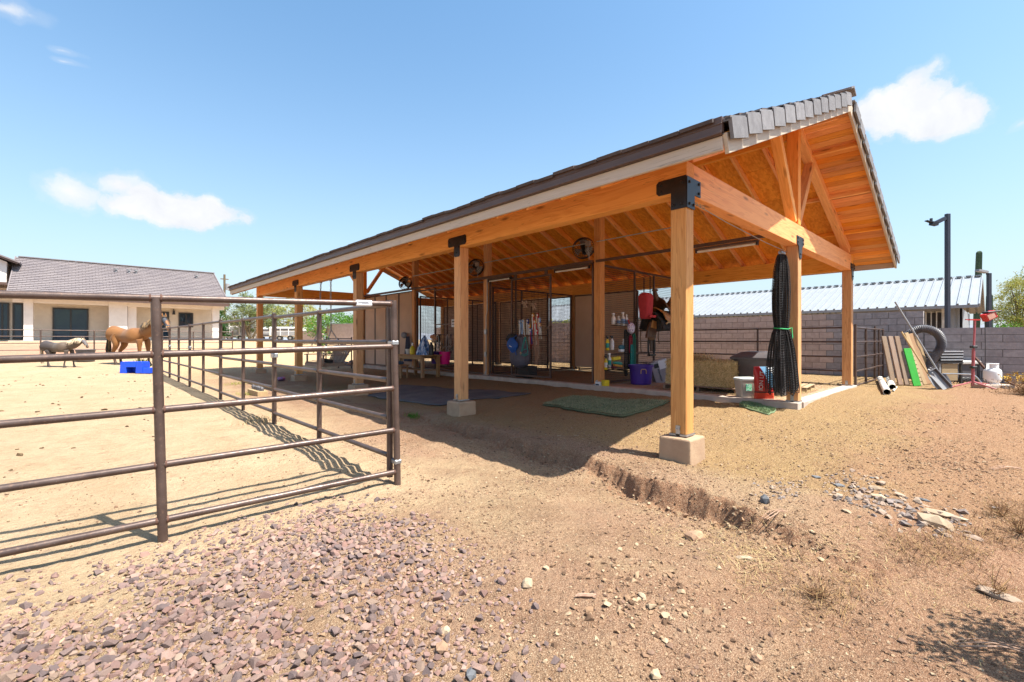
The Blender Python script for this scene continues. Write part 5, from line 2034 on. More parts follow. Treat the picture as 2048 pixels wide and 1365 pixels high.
for sy in (-1, 1):
    for sx in (-1, 1):
        timber('leg', (sx * .12, sy * .40, 0), (sx * .12, sy * .40, .42), .05, .05, WOODB, t, up=(1, 0, 0))
    timber('brace', (-.14, sy * .38, .26), (-.14, sy * .22, .41), .03, .05, WOODB, t)
obj_ = MB().box((0, 0, .05), (.26, .46, .10))
o = obj('folded_blanket', obj_, plain('dusty_blue_blanket', (0.06, 0.10, 0.16), (0.05, 0.08, 0.12), 10, .9), loc=(BX, BY + .05, gzs(BX, BY) + .46), bevel=.03)
tag(o, 'dusty blue folded blanket on the low timber stool', 'blanket')


def lathe_thing(name, label, cat, loc, prof, mat, n=16, group=None, capm=None, capprof=None, rz=0, tilt=0):
    t = thing(name, label, cat, loc, rz, group)
    if tilt:
        t.rotation_euler = (0, tilt, rz)
    obj('body', MB().lathe(prof, n), mat, t, smooth=True)
    if capm:
        obj('cap', MB().lathe(capprof, n), capm, t, smooth=True)
    return t


zt = tz + TH_ + .023
TBG = 'things on the timber table'
lathe_thing('plant_pot', 'white pot on the left end of the timber table', 'pot', (TX - .10, TY + .52, zt), [(.075, 0), (.105, .16), (.112, .165), (.112, .18), (.09, .18)], DULLW, group=TBG)
lathe_thing('spray_bottle', 'yellow bottle with a white sprayer head on the timber table', 'bottle', (TX - .12, TY + .22, zt), [(.085, 0), (.09, .02), (.09, .21), (.04, .27), (.03, .30)], YELLOW, group=TBG, capm=WHITEP, capprof=[(.03, .30), (.035, .33), (.02, .40)])
lathe_thing('spray_bottle', 'pale lilac bottle behind the yellow one on the timber table', 'bottle', (TX + .10, TY + .08, zt), [(.06, 0), (.06, .24), (.03, .29), (.03, .32)], plain('lilac_plastic', (0.42, 0.36, 0.52), None, 5, .4), group=TBG, capm=WHITEP, capprof=[(.03, .32), (.03, .36)])
lathe_thing('trigger_bottle', 'slim white bottle standing in front of the inner post on the table', 'bottle', (TX + .12, TY + .58, zt), [(.04, 0), (.045, .12), (.02, .24), (.02, .30)], WHITEP, group=TBG, capm=BLACK, capprof=[(.022, .30), (.028, .36)])
t = thing('plastic_bag', 'crumpled blue and white plastic bag of supplies on the timber table', 'bag', (TX - .02, TY - .38, zt), 0, TBG)
bb = MB()
r5 = random.Random(9)


def bagf(u, v):
    a = 2 * PI * u
    rr_ = (.30 * (1 - v) ** .75 + .015) * (1 + .18 * math.sin(5 * a + 3 * v) + .12 * math.sin(9 * a + 7 * v))
    return (rr_ * .7 * math.cos(a), rr_ * 1.05 * math.sin(a), .62 * v + .03 * math.sin(4 * a) * v)


bb.grid(bagf, 36, 14, True)
BAGM, bt, bp = new_mat('blue_white_film')
v_, r_0 = coords(bt)
nz = bt.noise(bt.mapping(v_, scale=(1, 1, .5)), 14, 4, .6)
bt.l.new(bt.ramp(nz, [(.38, (0.035, 0.10, 0.26)), (.52, (0.09, 0.20, 0.42)), (.58, (0.62, 0.70, 0.80))]), bp.inputs['Base Color'])
bp.inputs['Roughness'].default_value = .3
obj('film', bb, BAGM, t)
lathe_thing('black_bottle', 'tall black bottle at the right end of the timber table', 'bottle', (TX + .05, TY - .68, zt), [(.08, 0), (.085, .28), (.04, .36), (.04, .42)], BLACK, group=TBG)
# plush toy head hanging at the panel edge
t = thing('plush_toy', 'tan and brown plush horse toy hung on the panel behind the table', 'plush toy', (XS - .16, 11.10, 1.46))
b = MB()
b.rock((0, 0, 0), (.13, .16, .13), 3, 3, .02)
b.rock((-.06, .10, .06), (.10, .10, .08), 4, 3, .02)
obj('head', b, plain('tan_plush', (0.50, 0.24, 0.12), (0.42, 0.2, 0.1), 20, .95, bump=.5, bscale=90), t, smooth=True)
obj('muzzle', MB().rock((-.10, -.03, -.07), (.09, .09, .08), 5, 3, .02), plain('cream_plush', (0.62, 0.42, 0.30), None, 20, .95), t, smooth=True)
obj('mane', MB().rock((.03, -.13, .0), (.06, .08, .16), 6, 3, .06), plain('dark_plush', (0.07, 0.035, 0.02), None, 20, .95), t, smooth=True)
# rod with halters and bridles, buckets hung below
rod = MB().tube([(XS - .20, 9.95, 1.61), (XS - .20, 11.22, 1.61)], .014, 8)
rod.tube([(XS - .20, 10.0, 1.61), (XS - .06, 10.0, 1.61)], .012, 6).tube([(XS - .20, 11.2, 1.61), (XS - .06, 11.2, 1.61)], .012, 6)
tag(obj('hanging_rod', rod, MESHB), 'thin steel rod with halters hanging from it, behind the second outer post', 'rod')
HG = 'halters on the steel rod'
for i, (y, ln, m, lb) in enumerate(((10.9, .50, GALV, 'steel chain halter at the left of the rod'), (10.72, .62, BLACKF, 'black bridle on the rod'), (10.52, .66, LEATHER, 'brown leather bridle on the rod'), (10.32, .72, GREYM, 'grey halter at the right of the rod, by the post'), (10.12, .6, BLACKF, 'black lead rope nearest the outer post on the rod'))):
    t = thing('halter', lb, 'halter', (XS - .22, y, 1.60), 0, HG)
    b = MB()
    b.tube([(0, .05 * math.sin(a) * (1 + .6 * math.sin(a / 2)), -ln / 2 + ln / 2 * math.cos(a)) for a in [2 * PI * k / 18 for k in range(18)]], .011, 5, closed=True)
    b.tube([(-.02, -.08, -ln * .55), (-.03, .0, -ln * .62), (-.02, .08, -ln * .55)], .011, 5)
    b.tube([(-.02, -.07, -ln * .75), (-.05, .0, -ln * .86), (-.02, .07, -ln * .8)], .011, 5)
    obj('straps', b, m, t)
    rg = MB().tube([(-.03, .03 * math.cos(a), -ln * .66 + .03 * math.sin(a)) for a in [2 * PI * k / 10 for k in range(10)]], .005, 4, closed=True)
    obj('ring', rg, GALV, t)
t = thing('white_card', 'white card pinned on the mesh door beside the second outer post', 'card', (XS - .15, 10.08, 1.98))
obj('sheet', MB().box((0, 0, 0), (.01, .20, .26)), PAPER, t)
obj('print', MB().box((-.007, 0, .05), (.002, .13, .05)).box((-.007, 0, -.04), (.002, .14, .03)), CHAR, t)


def bucket(label, loc, r, h, mat, group, handle=True):
    t = thing('bucket', label, 'bucket', loc, 0, group)
    obj('pail', MB().lathe([(r * .8, 0), (r * .82, .01), (r, h), (r * 1.06, h), (r * 1.06, h - .03), (r * .97, h - .03), (r * .78, .02)], 22), mat, t, smooth=True)
    if handle:
        obj('handle', MB().tube([(0, r * math.cos(a), h - .02 + .9 * r * math.sin(a)) for a in [PI * k / 12 for k in range(13)]], .006, 5), GALV, t)
    return t


BG = 'buckets along the stall fronts'
bucket('purple bucket hung low on the mesh door, left of the pink one', (XS - .30, 10.86, .60), .20, .42, PURPLE, BG)
bucket('hot pink bucket hung low on the mesh door beside the second outer post', (XS - .30, 10.36, .60), .20, .42, PINK, BG)
bucket('small pink pail on the kerb by the ribbed panels', (XS - .25, 13.55, .32), .13, .27, PINK, BG)
p = at(773, 692, 17.9)
t = thing('jacket', 'dark jacket and cap hung on the ribbed panel left of the table', 'jacket', (XS - .12, 12.95, 1.55))
b = MB()
b.grid(lambda u, v: (-.05 - .10 * math.sin(PI * u) * (.4 + .6 * v) + .02 * math.sin(18 * u), (u - .5) * (.22 + .36 * v), -.95 * v), 22, 12)
obj('cloth', b, plain('navy_cloth', (0.03, 0.035, 0.06), (0.05, 0.055, 0.08), 6, .9, bump=.4), t, smooth=True)
obj('cap', MB().rock((-.06, .28, .05), (.10, .16, .12), 3, 3, .03), plain('grey_cap_cloth', (0.26, 0.27, 0.30), None, 8, .9), t, smooth=True)

# sliding door hangings: rod, ribbons, hay bag, blue bag, halter, rope
DX = XS - .14
rod = MB().tube([(DX - .10, 5.80, 1.53), (DX - .10, 7.40, 1.53)], .016, 8)
for y in (5.84, 7.28):
    rod.tube([(DX - .10, y, 1.53), (DX, y, 1.53)], .012, 6)
tag(obj('hanging_rod', rod, MESHB), 'thin dark rod across the half open sliding door, holding the grey hay bag', 'rod')
RB = 'show ribbons on the sliding door'


def rosette(label, px, py, cr, ct, n=2, r=.062, ln=.36, centre=None):
    q = on_x(px, py, DX - .02)
    t = thing('ribbon', label, 'show ribbon', q, 0, RB)
    b = MB()
    m = 24
    b.v.append((-.035, 0, 0))
    for k in range(m):
        a = 2 * PI * k / m
        rr_ = r * (1 if k % 2 else .88)
        b.v.append((-.015 - (.015 if k % 2 else 0), rr_ * math.cos(a), rr_ * math.sin(a)))
    for k in range(m):
        b.f.append((0, 1 + k, 1 + (k + 1) % m))
    obj('rosette', b, cr, t)
    obj('button', MB().lathe([(r * .5, 0), (r * .5, .012), (r * .4, .016)], 14, Matrix.Translation((-.03, 0, 0)) @ Matrix.Rotation(-PI / 2, 4, 'Y')), centre or WHITEP, t)
    for i in range(n):
        y = (i - (n - 1) / 2) * .05
        w = .032
        s = MB().grid(lambda u, v: (-.012 - .012 * math.sin(5 * v + i), y + (u - .5) * w * 1.3 + (y * .6) * v, -.03 - ln * v), 2, 7)
        o = obj('streamer', s, ct if i % 2 == 0 else (centre or WHITEP), t)
    return t


RIBB = plain('royal_blue_satin', (0.02, 0.07, 0.36), None, 10, .45)
RIBL = plain('light_blue_satin', (0.22, 0.38, 0.66), None, 10, .45)
RIBR = plain('red_satin', (0.52, 0.02, 0.03), None, 10, .45)
RIBY = plain('gold_satin', (0.75, 0.36, 0.04), None, 10, .45)
RIBW = plain('white_satin', (0.72, 0.70, 0.66), None, 10, .45)
for a in (('pale blue ribbon with white streamer, leftmost on the sliding door', 1041, 644, RIBL, RIBL, 2), ('white ribbon beside the pale blue one on the sliding door', 1047, 643, RIBW, RIBW, 2),
          ('dark blue ribbon right of the white one on the sliding door', 1056, 642, RIBB, RIBB, 2), ('gold ribbon at the top of the door cluster', 1067, 631, RIBY, RIBR, 2),
          ('dark red ribbon at the top right of the door cluster', 1076, 631, RIBR, RIBR, 2), ('light blue rosette at the right edge of the door cluster', 1080, 640, RIBL, RIBB, 2),
          ('gold and red ribbon with long red streamers in the middle of the cluster', 1071, 644, RIBY, RIBR, 3), ('orange and white ribbon low on the right of the cluster', 1081, 650, RIBY, RIBW, 2),
          ('small red rosette with white button low in the cluster', 1075, 662, RIBR, RIBR, 2), ('blue rosette low in the middle of the cluster', 1062, 661, RIBB, RIBB, 2), ('gold-red rosette left of the long red streamers', 1060, 652, RIBY, RIBR, 2)):
    rosette(a[0], a[1], a[2], a[3], a[4], a[5], centre=RIBW if a[3] is not RIBW else RIBL, ln=.62 if 'long' in a[0] else .36)
# pale bows
for (px, py, lb) in ((1050, 607, 'pale bow tied to the mesh near the left upright of the sliding door'), (1068, 611, 'pale slanting cloth strip tied to the mesh of the sliding door')):
    q = on_x(px, py, DX - .02)
    t = thing('bow', lb, 'bow', q, 0, 'pale bows on the sliding door')
    b = MB()
    for s in (-1, 1):
        b.tube([(-.02, 0, 0), (-.03, s * .07, .05), (-.02, s * .10, -.01), (-.02, s * .03, -.02)], [.012, .025, .02, .01], 6)
        b.tube([(-.02, 0, 0), (-.02, s * .05 - .04, -.13)], [.014, .022], 6)
    obj('knot', b, plain('cream_cloth', (0.50, 0.38, 0.30), None, 12, .9), t, smooth=True)
# big grey hay bag
q = on_x(1041, 705, DX - .2)
t = thing('hay_bag', 'big bulging grey nylon hay bag hanging on the sliding door', 'hay bag', (DX - .22, q.y, .62))
b = MB()


def hb_(u, v):
    a = 2 * PI * u
    prof = [(0, .04), (.1, .28), (.25, .36), (.45, .37), (.6, .33), (.75, .25), (.9, .16), (1.0, .10)]
    rr_ = float(np.interp(v, [p[0] for p in prof], [p[1] for p in prof]))
    rr_ *= 1 + .05 * math.sin(6 * a + 4 * v) * (v) + .03 * math.sin(11 * a)
    return (rr_ * .52 * math.cos(a), rr_ * .98 * math.sin(a), .88 * v + .02 * math.sin(3 * a) * v)


b.grid(hb_, 40, 22, True)
obj('sack', b, NYLON, t, smooth=True)
obj('strap', MB().tube([(.0, .10, .86), (.05, .06, .93), (.06, 0, .95)], .018, 6).tube([(0, -.10, .86), (.05, -.06, .93), (.06, 0, .95)], .018, 6).tube([(-.05, .22, .5), (0, .26, .8), (.07, .24, .93)], .016, 6), NYLON, t)
q = on_x(1026, 694, DX - .42)
t = thing('blue_pouch', 'bright blue drawstring pouch hung in front of the grey hay bag', 'pouch', (DX - .40, q.y + .02, 1.12))
b = MB().grid(lambda u, v: ((.13 * math.sin(PI * (.06 + .9 * v)) * .6) * math.cos(2 * PI * u), (.20 * math.sin(PI * (.05 + .88 * v)) + .02) * math.sin(2 * PI * u) + .05 * v, -.06 + .42 * v), 24, 10, True)
obj('pouch', b, BLUEB, t, smooth=True)
obj('cord', MB().tube([(0, .02, .34), (.10, -.06, .43)], .01, 5).tube([(-.04, -.12, .04), (-.03, -.16, -.12)], .012, 5), BLUEB, t)
obj('logo', MB().box((-.085, .02, .12), (.01, .10, .018), rot=(.3, 0, 0)), WHITEP, t)
t = thing('rope_halter', 'teal rope halter hanging over the front of the grey hay bag', 'halter', (DX - .43, on_x(1053, 690, DX - .4).y, 1.52))
b = MB()
b.tube([(0, .02, 0), (-.02, .10, -.25), (0, .17, -.46), (-.01, .05, -.50), (0, -.08, -.44), (0, -.05, -.2), (0, .02, 0)], .011, 6)
b.tube([(.0, .16, -.40), (-.02, .03, -.36), (0, -.08, -.34)], .010, 6)
b.tube([(.0, .19, -.50), (-.02, .03, -.54), (0, -.10, -.48)], .010, 6)
b.tube([(0, .02, 0), (-.015, .04, -.2), (-.02, .12, -.42)], .009, 6)
obj('rope', b, TEAL, t, smooth=True)
obj('knot', MB().rock((-.02, .17, -.46), (.03, .03, .035), 2, 2, .1).rock((0, .02, .0), (.025, .025, .03), 2, 2, .1), ROPE, t)
t = thing('lead_rope', 'coiled tan lead rope hanging on the right of the sliding door rod', 'rope', (DX - .12, on_x(1079, 690, DX).y, 1.53))
b = MB()
for k in range(2):
    o_ = .03 * k
    b.tube([(-.01 * k, .05 * math.cos(a) + o_ - .03, -.33 - .05 * k + (.36 + .04 * k) * math.sin(a)) for a in [2 * PI * i / 20 + PI / 2 for i in range(20)]], .012, 6, closed=True)
b.tube([(-.03, .05, 0), (-.04, .09, -.18), (-.03, .02, -.4)], .012, 6)
obj('rope', b, ROPE, t, smooth=True)
t = thing('dark_cap', 'dark halter padding bunched on the rod above the grey hay bag', 'halter padding', (DX - .16, on_x(1032, 673, DX).y, 1.50))
obj('padding', MB().rock((0, 0, 0), (.09, .20, .11), 8, 3, .05).rock((-.03, .12, -.07), (.07, .07, .10), 9, 3, .05), BLACKF, t, smooth=True)
bk_ = MB().box((0, 0, .17), (.38, .50, .34))
tag(obj('feed_crate', bk_, BLACK, loc=(BAY + .55, 7.3, .29), bevel=.02), 'black feed box on the stall floor behind the grey hay bag', 'box')

# ---------------------------------------------------------------- tack bay
PY = BAY - .06


def onp(px, py, off=0.0):
    return on_y(px, py, PY - off)


# wire baskets
BKG = 'wire baskets on the tack bay mesh'


def wire_basket(label, px0, px1, py, depth=.13, h=.12):
    a, b_ = onp(px0, py), onp(px1, py)
    t = thing('wire_basket', label, 'basket', ((a.x + b_.x) / 2, PY, a.z), 0, BKG)
    w = (b_.x - a.x) / 2
    b = MB()
    for z in (0, h * .5, h):
        b.tube([(-w, 0, z), (-w, -depth, z), (w, -depth, z), (w, 0, z)], .004, 4, closed=True)
    n = int(2 * w / .04)
    for i in range(n + 1):
        x = -w + 2 * w * i / n
        b.tube([(x, 0, 0), (x, -depth, 0), (x, -depth, h)], .003, 4)
    obj('wires', b, BLACKM, t)
    return t


wire_basket('upper wire basket of white bottles on the tack bay mesh', 1221, 1262, 652)
wire_basket('lower wire basket of brushes and bottles on the tack bay mesh', 1206, 1250, 741)
BOT = 'grooming bottles on the tack bay mesh'


def bottle(label, px, py, h, r, mat, cap=None, off=.07):
    q = onp(px, py, off)
    t = thing('grooming_bottle', label, 'bottle', q, 0, BOT)
    obj('body', MB().lathe([(r * .9, 0), (r, .01), (r, h * .62), (r * .45, h * .76), (r * .4, h * .82)], 14), mat, t, smooth=True)
    c = MB().lathe([(r * .5, h * .82), (r * .5, h * .92), (r * .3, h)], 10)
    if cap is WHITEP or cap is BLACK:
        c.box((-r * .3, 0, h * .98), (r * 1.8, r * .7, h * .10))
    obj('cap', c, cap or WHITEP, t, smooth=False)
    obj('label', MB().lathe([(r * 1.012, h * .18), (r * 1.012, h * .52)], 14, caps=False), random.Random(px).choice([PAPER, RIBL, DULLW, TEAL]), t, smooth=True)
    return t


for a in (('white bottle at the left end of the upper basket', 1227, 649, .27, .05, WHITEP, WHITEP), ('cream bottle second in the upper basket', 1237, 651, .24, .05, DULLW, None),
          ('tall white bottle in the middle of the upper basket', 1246, 652, .34, .05, WHITEP, WHITEP), ('white bottle at the right end of the upper basket', 1253, 652, .30, .045, WHITEP, None),
          ('yellow bottle hanging upper left on the tack bay mesh', 1215, 701, .34, .045, YELLOW, BLACK), ('white spray bottle hanging beside the upper yellow bottle', 1224, 700, .34, .05, WHITEP, BLACK),
          ('small white bottle near the teal brush on the tack bay mesh', 1247, 696, .22, .035, WHITEP, WHITEP), ('yellow bottle at the left of the lower basket', 1212, 740, .34, .042, YELLOW, BLACK),
          ('white trigger bottle leaning in the lower basket', 1219, 735, .34, .045, WHITEP, WHITEP)):
    bottle(*a)
q = onp(1243, 695, .10)
t = thing('teal_brush', 'teal body brush hooked on the tack bay mesh', 'brush', q)
obj('back', MB().rock((0, 0, 0), (.13, .05, .07), 2, 3, .03), plain('teal_plastic', (0.03, 0.16, 0.22), None, 6, .5), t, smooth=True)
obj('bristles', MB().box((0, 0, -.08), (.18, .07, .06)), PAPER, t)
q = onp(1229, 719, .10)
t = thing('yellow_sponge', 'yellow sponge lying in the lower basket behind the green brush', 'sponge', q)
obj('sponge', MB().box((.05, 0, .02), (.34, .10, .09), rot=(0, -.05, 0)), YELLOW, t, bevel=.02)
q = onp(1236, 727, .16)
t = thing('green_brush', 'long green brush with orange bristles in the lower basket', 'brush', q)
obj('back', MB().rock((0, 0, 0), (.21, .05, .045), 4, 3, .02, rot=(0, .12, 0)), plain('green_plastic', (0.03, 0.30, 0.22), None, 6, .45), t, smooth=True)
obj('bristles', MB().box((.0, 0, -.06), (.34, .06, .05), rot=(0, .12, 0)), plain('orange_bristle', (0.60, 0.28, 0.05), None, 40, .9), t)
obj_ = MB().rock((0, 0, 0), (.10, .08, .06), 11, 3, .08)
tag(obj('curry_comb', obj_, plain('maroon_rubber', (0.12, 0.02, 0.03), None, 10, .7), loc=onp(1227, 734, .1), smooth=True), 'maroon rubber curry comb at the bottom of the lower basket', 'curry comb')
# lead ropes and bonnet on the upright
LG = 'ropes and halters on the tack bay upright'
for i, (px, y0, y1, m, lb) in enumerate(((1257, 650, 738, BLACKF, 'black halter tangle at the left of the tack bay upright'), (1250, 660, 752, BLACKF, 'thin black lead rope trailing down the tack bay mesh'), (1259, 672, 706, plain('maroon_webbing', (0.30, 0.015, 0.05), None, 10, .8), 'maroon halter hanging on the tack bay upright'),
                                          (1266, 668, 742, plain('forest_cord', (0.02, 0.17, 0.12), None, 10, .8), 'long green lead rope looped on the tack bay upright'), (1262, 690, 744, TEAL, 'teal lead rope hanging to the purple tub'))):
    a, b_ = onp(px, y0, .10 + .02 * i), onp(px, y1, .10 + .02 * i)
    t = thing('lead_rope', lb, 'rope', a, 0, LG)
    ln = a.z - b_.z
    b = MB()
    for k in range(3):
        w = .03 + .02 * k
        b.tube([(w * math.sin(a_) + .012 * math.sin(3 * a_), -.02 * k, -ln / 2 + ln / 2 * math.cos(a_)) for a_ in [2 * PI * j / 22 for j in range(22)]], .012, 5, closed=True)
    obj('rope', b, m, t, smooth=True)
q = onp(1262, 657, .20)
t = thing('bath_puff', 'purple and white bonnet ball hanging at the top of the ropes', 'bonnet', q)
PUFF, pt_, pp_ = new_mat('purple_white_print')
v_, _r = coords(pt_)
pt_.l.new(pt_.ramp(pt_.voro(v_, 26.0), [(.25, (0.20, 0.08, 0.34)), (.40, (0.62, 0.60, 0.72))]), pp_.inputs['Base Color'])
obj('ball', MB().rock((0, 0, 0), (.125, .09, .145), 6, 3, .05), PUFF, t, smooth=True)
obj('strap', MB().tube([(-.06, 0, .10), (-.10, .02, .2), (-.02, .05, .22)], .016, 6), RIBR, t)
# purple tub
p = on_z(1282, 768, .31)
t = thing('purple_tub', 'deep purple plastic tub with rope handles on the tack bay floor', 'tub', (p.x, p.y, .302))
obj('tub', MB().lathe([(.235, 0), (.25, .015), (.285, .44), (.315, .44), (.318, .49), (.29, .49), (.272, .44), (.235, .03)], 32), PURPLE, t, smooth=True)
for s in (-1, 1):
    fa = math.atan2(-.687, -.727) if s < 0 else math.atan2(.687, .727)
    hb2 = MB().tube([(.295 * math.cos(fa + q), .295 * math.sin(fa + q), z) for q, z in ((-.22, .28), (-.22, .36), (-.15, .39), (.15, .39), (.22, .36), (.22, .28))], .014, 7)
    obj('handle', hb2, ROPE, t, smooth=True)
# carton
p = on_z(1325, 764, .31)
t = thing('carton', 'grey and white printed carton leaning behind the hay bale', 'box', (p.x, p.y, .31), -.62)
t.rotation_euler = (0, -.30, -.75)
obj('box', MB().box((0, 0, .29), (.42, .30, .58)), CARD, t, bevel=.006)
obj('paper', MB().box((.08, -.02, .582), (.30, .27, .006)).box((.212, -.02, .44), (.006, .27, .29)).box((.10, -.153, .46), (.22, .004, .22)), PAPER, t)
obj('print', MB().box((-.08, -.153, .47), (.12, .004, .11)), BLACK, t)
obj('script_mark', MB().tube([(-.05 + .03 * math.sin(2.9 * k), -.153, .05 + .014 * k) for k in range(24)], .008, 5), BLACK, t)
# small boxes at the post foot
p = on_z(1209, 772, .31)
t = thing('feed_can', 'small bright yellow box on the kerb beside the inner post', 'box', (4.13, p.y - .02, .31), -.3)
obj('box', MB().box((0, 0, .07), (.14, .14, .14)), YELLOW, t, bevel=.006)
obj('print', MB().box((-.072, 0, .07), (.003, .012, .11)).box((-.072, .045, .07), (.003, .01, .11)), plain('olive_print', (0.25, 0.27, 0.05), None, 9, .6), t)
p = on_z(1193, 772, .31)
t = thing('small_box', 'small white and blue carton on the kerb at the foot of the inner post', 'box', (4.08, p.y, .31), -.1)
obj('box', MB().box((0, 0, .045), (.11, .15, .09)), PAPER, t, bevel=.004)
obj('print', MB().box((-.057, 0, .025), (.003, .11, .035)), plain('dark_teal_print', (0.02, 0.06, 0.09), None, 9, .6), t)


def rrect(w, h, r, n=5):
    pts = []
    for (cx, cy, a0) in ((w / 2 - r, h / 2 - r, 0), (-w / 2 + r, h / 2 - r, PI / 2), (-w / 2 + r, -h / 2 + r, PI), (w / 2 - r, -h / 2 + r, 1.5 * PI)):
        for k in range(n + 1):
            a = a0 + PI / 2 * k / n
            pts.append((cx + r * math.cos(a), cy + r * math.sin(a)))
    return pts


def loft(levels, r=.10):
    b = MB()
    m = None
    for (w, h, z) in levels:
        pl = rrect(w, h, min(r, w / 2.2, h / 2.2))
        m = len(pl)
        b.v += [(x, y, z) for x, y in pl]
    for i in range(len(levels) - 1):
        for k in range(m):
            b.f.append((i * m + k, i * m + (k + 1) % m, (i + 1) * m + (k + 1) % m, (i + 1) * m + k))
    b.f.append(tuple(reversed(range(m))))
    b.f.append(tuple((len(levels) - 1) * m + k for k in range(m)))
    return b



# saddle on its rack, with a red pad
sp_ = on_y(1322, 640, PY - .45)
t = thing('saddle', 'brown leather western saddle with hanging stirrups on the tack bay mesh', 'saddle', (sp_.x + .20, PY - .46, 2.12), 0)
t.scale = (1.6, 1.05, 1.42)
# long axis of the saddle runs along X, seen from its side
def drape(w0, w1, top, x0, x1, drop, thick=0, rise=0.0, n=20, m=18):
    b = MB()

    def fn(u, v):
        x = x0 + (x1 - x0) * u
        a = (v - .5) * 2
        s = abs(a)
        y = math.copysign(min(s * 1.6, 1) ** .8 * (w0 + (w1 - w0) * s), a)
        z = top + rise * ((u - .5) * 2) ** 2 - drop * max(0, s - .22) ** 1.15 * (1 - .12 * (2 * u - 1) ** 2)
        return (x, y, z)
    b.grid(fn, n, m)
    return b


def solid(o, th):
    s = o.modifiers.new('thick', 'SOLIDIFY')
    s.thickness = th
    return o


solid(obj('saddle_pad', drape(.16, .34, .02, -.46, .48, .46), BLACKF, t, smooth=True), .03)
solid(obj('skirt', drape(.17, .36, .06, -.40, .42, .34, rise=.05), LEATHERT, t, smooth=True), .02)
solid(obj('seat', drape(.10, .26, .15, -.26, .30, .20, rise=.16), LEATHER, t, smooth=True), .03)
# cantle sweeping up behind, horn in front
c = MB().grid(lambda u, v: (.30 + .08 * v - .05 * math.cos((u - .5) * PI), (u - .5) * .46 * (1 - .15 * v), .16 + .20 * v * math.cos((u - .5) * 2.2)), 14, 6)
solid(obj('cantle', c, LEATHER, t, smooth=True), .03)
h = MB().tube([(-.26, 0, .26), (-.31, 0, .36), (-.33, 0, .42)], [.06, .04, .032], 10)
h.lathe([(.06, 0), (.07, .02), (.05, .035)], 14, Matrix.Translation((-.335, 0, .415)))
obj('horn', h, LEATHER, t, smooth=True)
edge = MB()
edge.tube([(-.42 + .86 * k / 16, -.37 - .01, -.20 + .03 * math.sin(k)) for k in range(17)], .016, 6)
obj('fleece_edge', edge, FLEECE, t, smooth=True)
for s in (-1, 1):
    f = MB().grid(lambda u, v: (-.02 + (u - .5) * (.22 + .10 * math.sin(PI * v)), s * (.33 + .05 * v), .02 - .52 * v), 8, 10)
    solid(obj('fender', f, LEATHER, t, smooth=True), .015)
    st = MB()
    st.tube([(-.11, s * .38, -.50), (-.12, s * .38, -.70), (-.08, s * .38, -.80), (.06, s * .38, -.80), (.10, s * .38, -.70), (.09, s * .38, -.50)], .022, 8)
    st.box((-.01, s * .38, -.79), (.18, .10, .03))
    obj('stirrup', st, BLACK, t, smooth=False)
    sb = MB().box((-.01, s * .385, -.60), (.07, .02, .24))
    obj('strap', sb, LEATHER, t)
    obj('buckle', MB().tube([(-.01 + .03 * math.cos(a), s * .40, -.62 + .03 * math.sin(a)) for a in [2 * PI * k / 8 for k in range(8)]], .007, 5, closed=True), GALV, t)
    for k in range(3):
        obj('saddle_string', MB().tube([(-.32 + .3 * k, s * .40, -.18), (-.33 + .3 * k, s * .42, -.45), (-.31 + .3 * k, s * .41, -.74 + .08 * k)], .012, 5), LEATHER, t)
rk = MB()
rk.beam((sp_.x - .34, PY - .46, 2.05), (sp_.x + .75, PY - .46, 2.05), .10, .10)
rk.tube([(sp_.x - .2, PY - .46, 2.02), (sp_.x - .2, PY - .02, 1.96)], .02, 8).tube([(sp_.x + .4, PY - .46, 2.02), (sp_.x + .4, PY - .02, 1.96)], .02, 8)
tag(obj('saddle_rack', rk, BLACKM), 'black steel saddle rack arm fixed to the tack bay mesh under the saddle', 'rack')
q = on_y(1293, 592, PY - .42)
t = thing('red_pad', 'red felt saddle pad folded over the left end of the saddle rack', 'saddle pad', (q.x + .0, PY - .40, q.z + .02))
b = loft([(.27, .16, -.62), (.30, .24, -.58), (.31, .27, -.40), (.33, .29, -.20), (.34, .29, -.04), (.32, .22, .03), (.27, .10, .06)], .06)
obj('felt', b, REDF, t, smooth=True)
obj('fold', MB().box((0, -.20, -.56), (.30, .05, .07)), REDF, t, bevel=.02)
# dark fabric wedge below (cinch)
q = on_y(1292, 660, PY - .40)
t = thing('saddle_bag', 'dark brown saddle bag hanging below the red pad', 'saddle bag', (q.x, PY - .40, q.z))
b = MB().prism([(-.14, -.22), (.34, -.14), (.34, .12), (.06, .22), (-.04, .05)], .07, Matrix.Translation((0, -.04, 0)) @ Matrix.Rotation(PI / 2, 4, 'X'))
obj('bag', b, LEATHER, t, bevel=.02)
obj('flap', MB().prism([(.02, .06), (.30, .02), (.30, .22), (.10, .25)], .03, Matrix.Translation((0, -.112, 0)) @ Matrix.Rotation(PI / 2, 4, 'X')), LEATHERT, t, bevel=.008)
for (px, y0, y1, lb) in ((1287, 556, 594, 'left black strap hanging down to the red pad'), (1300, 552, 592, 'right black strap hanging down to the red pad')):
    a, b_ = on_y(px, y0, PY - .3), on_y(px, y1, PY - .3)
    b = MB().tube([(0, 0, 0), (0, 0, b_.z - a.z)], .011, 6).tube([(.05, 0, 0), (.045, 0, b_.z - a.z)], .009, 6).tube([(0, .24, .1), (0, 0, 0)], .008, 5)
    tag(obj('hanging_strap', b, BLACKF, loc=a), lb, 'strap', 'straps over the saddle rack')


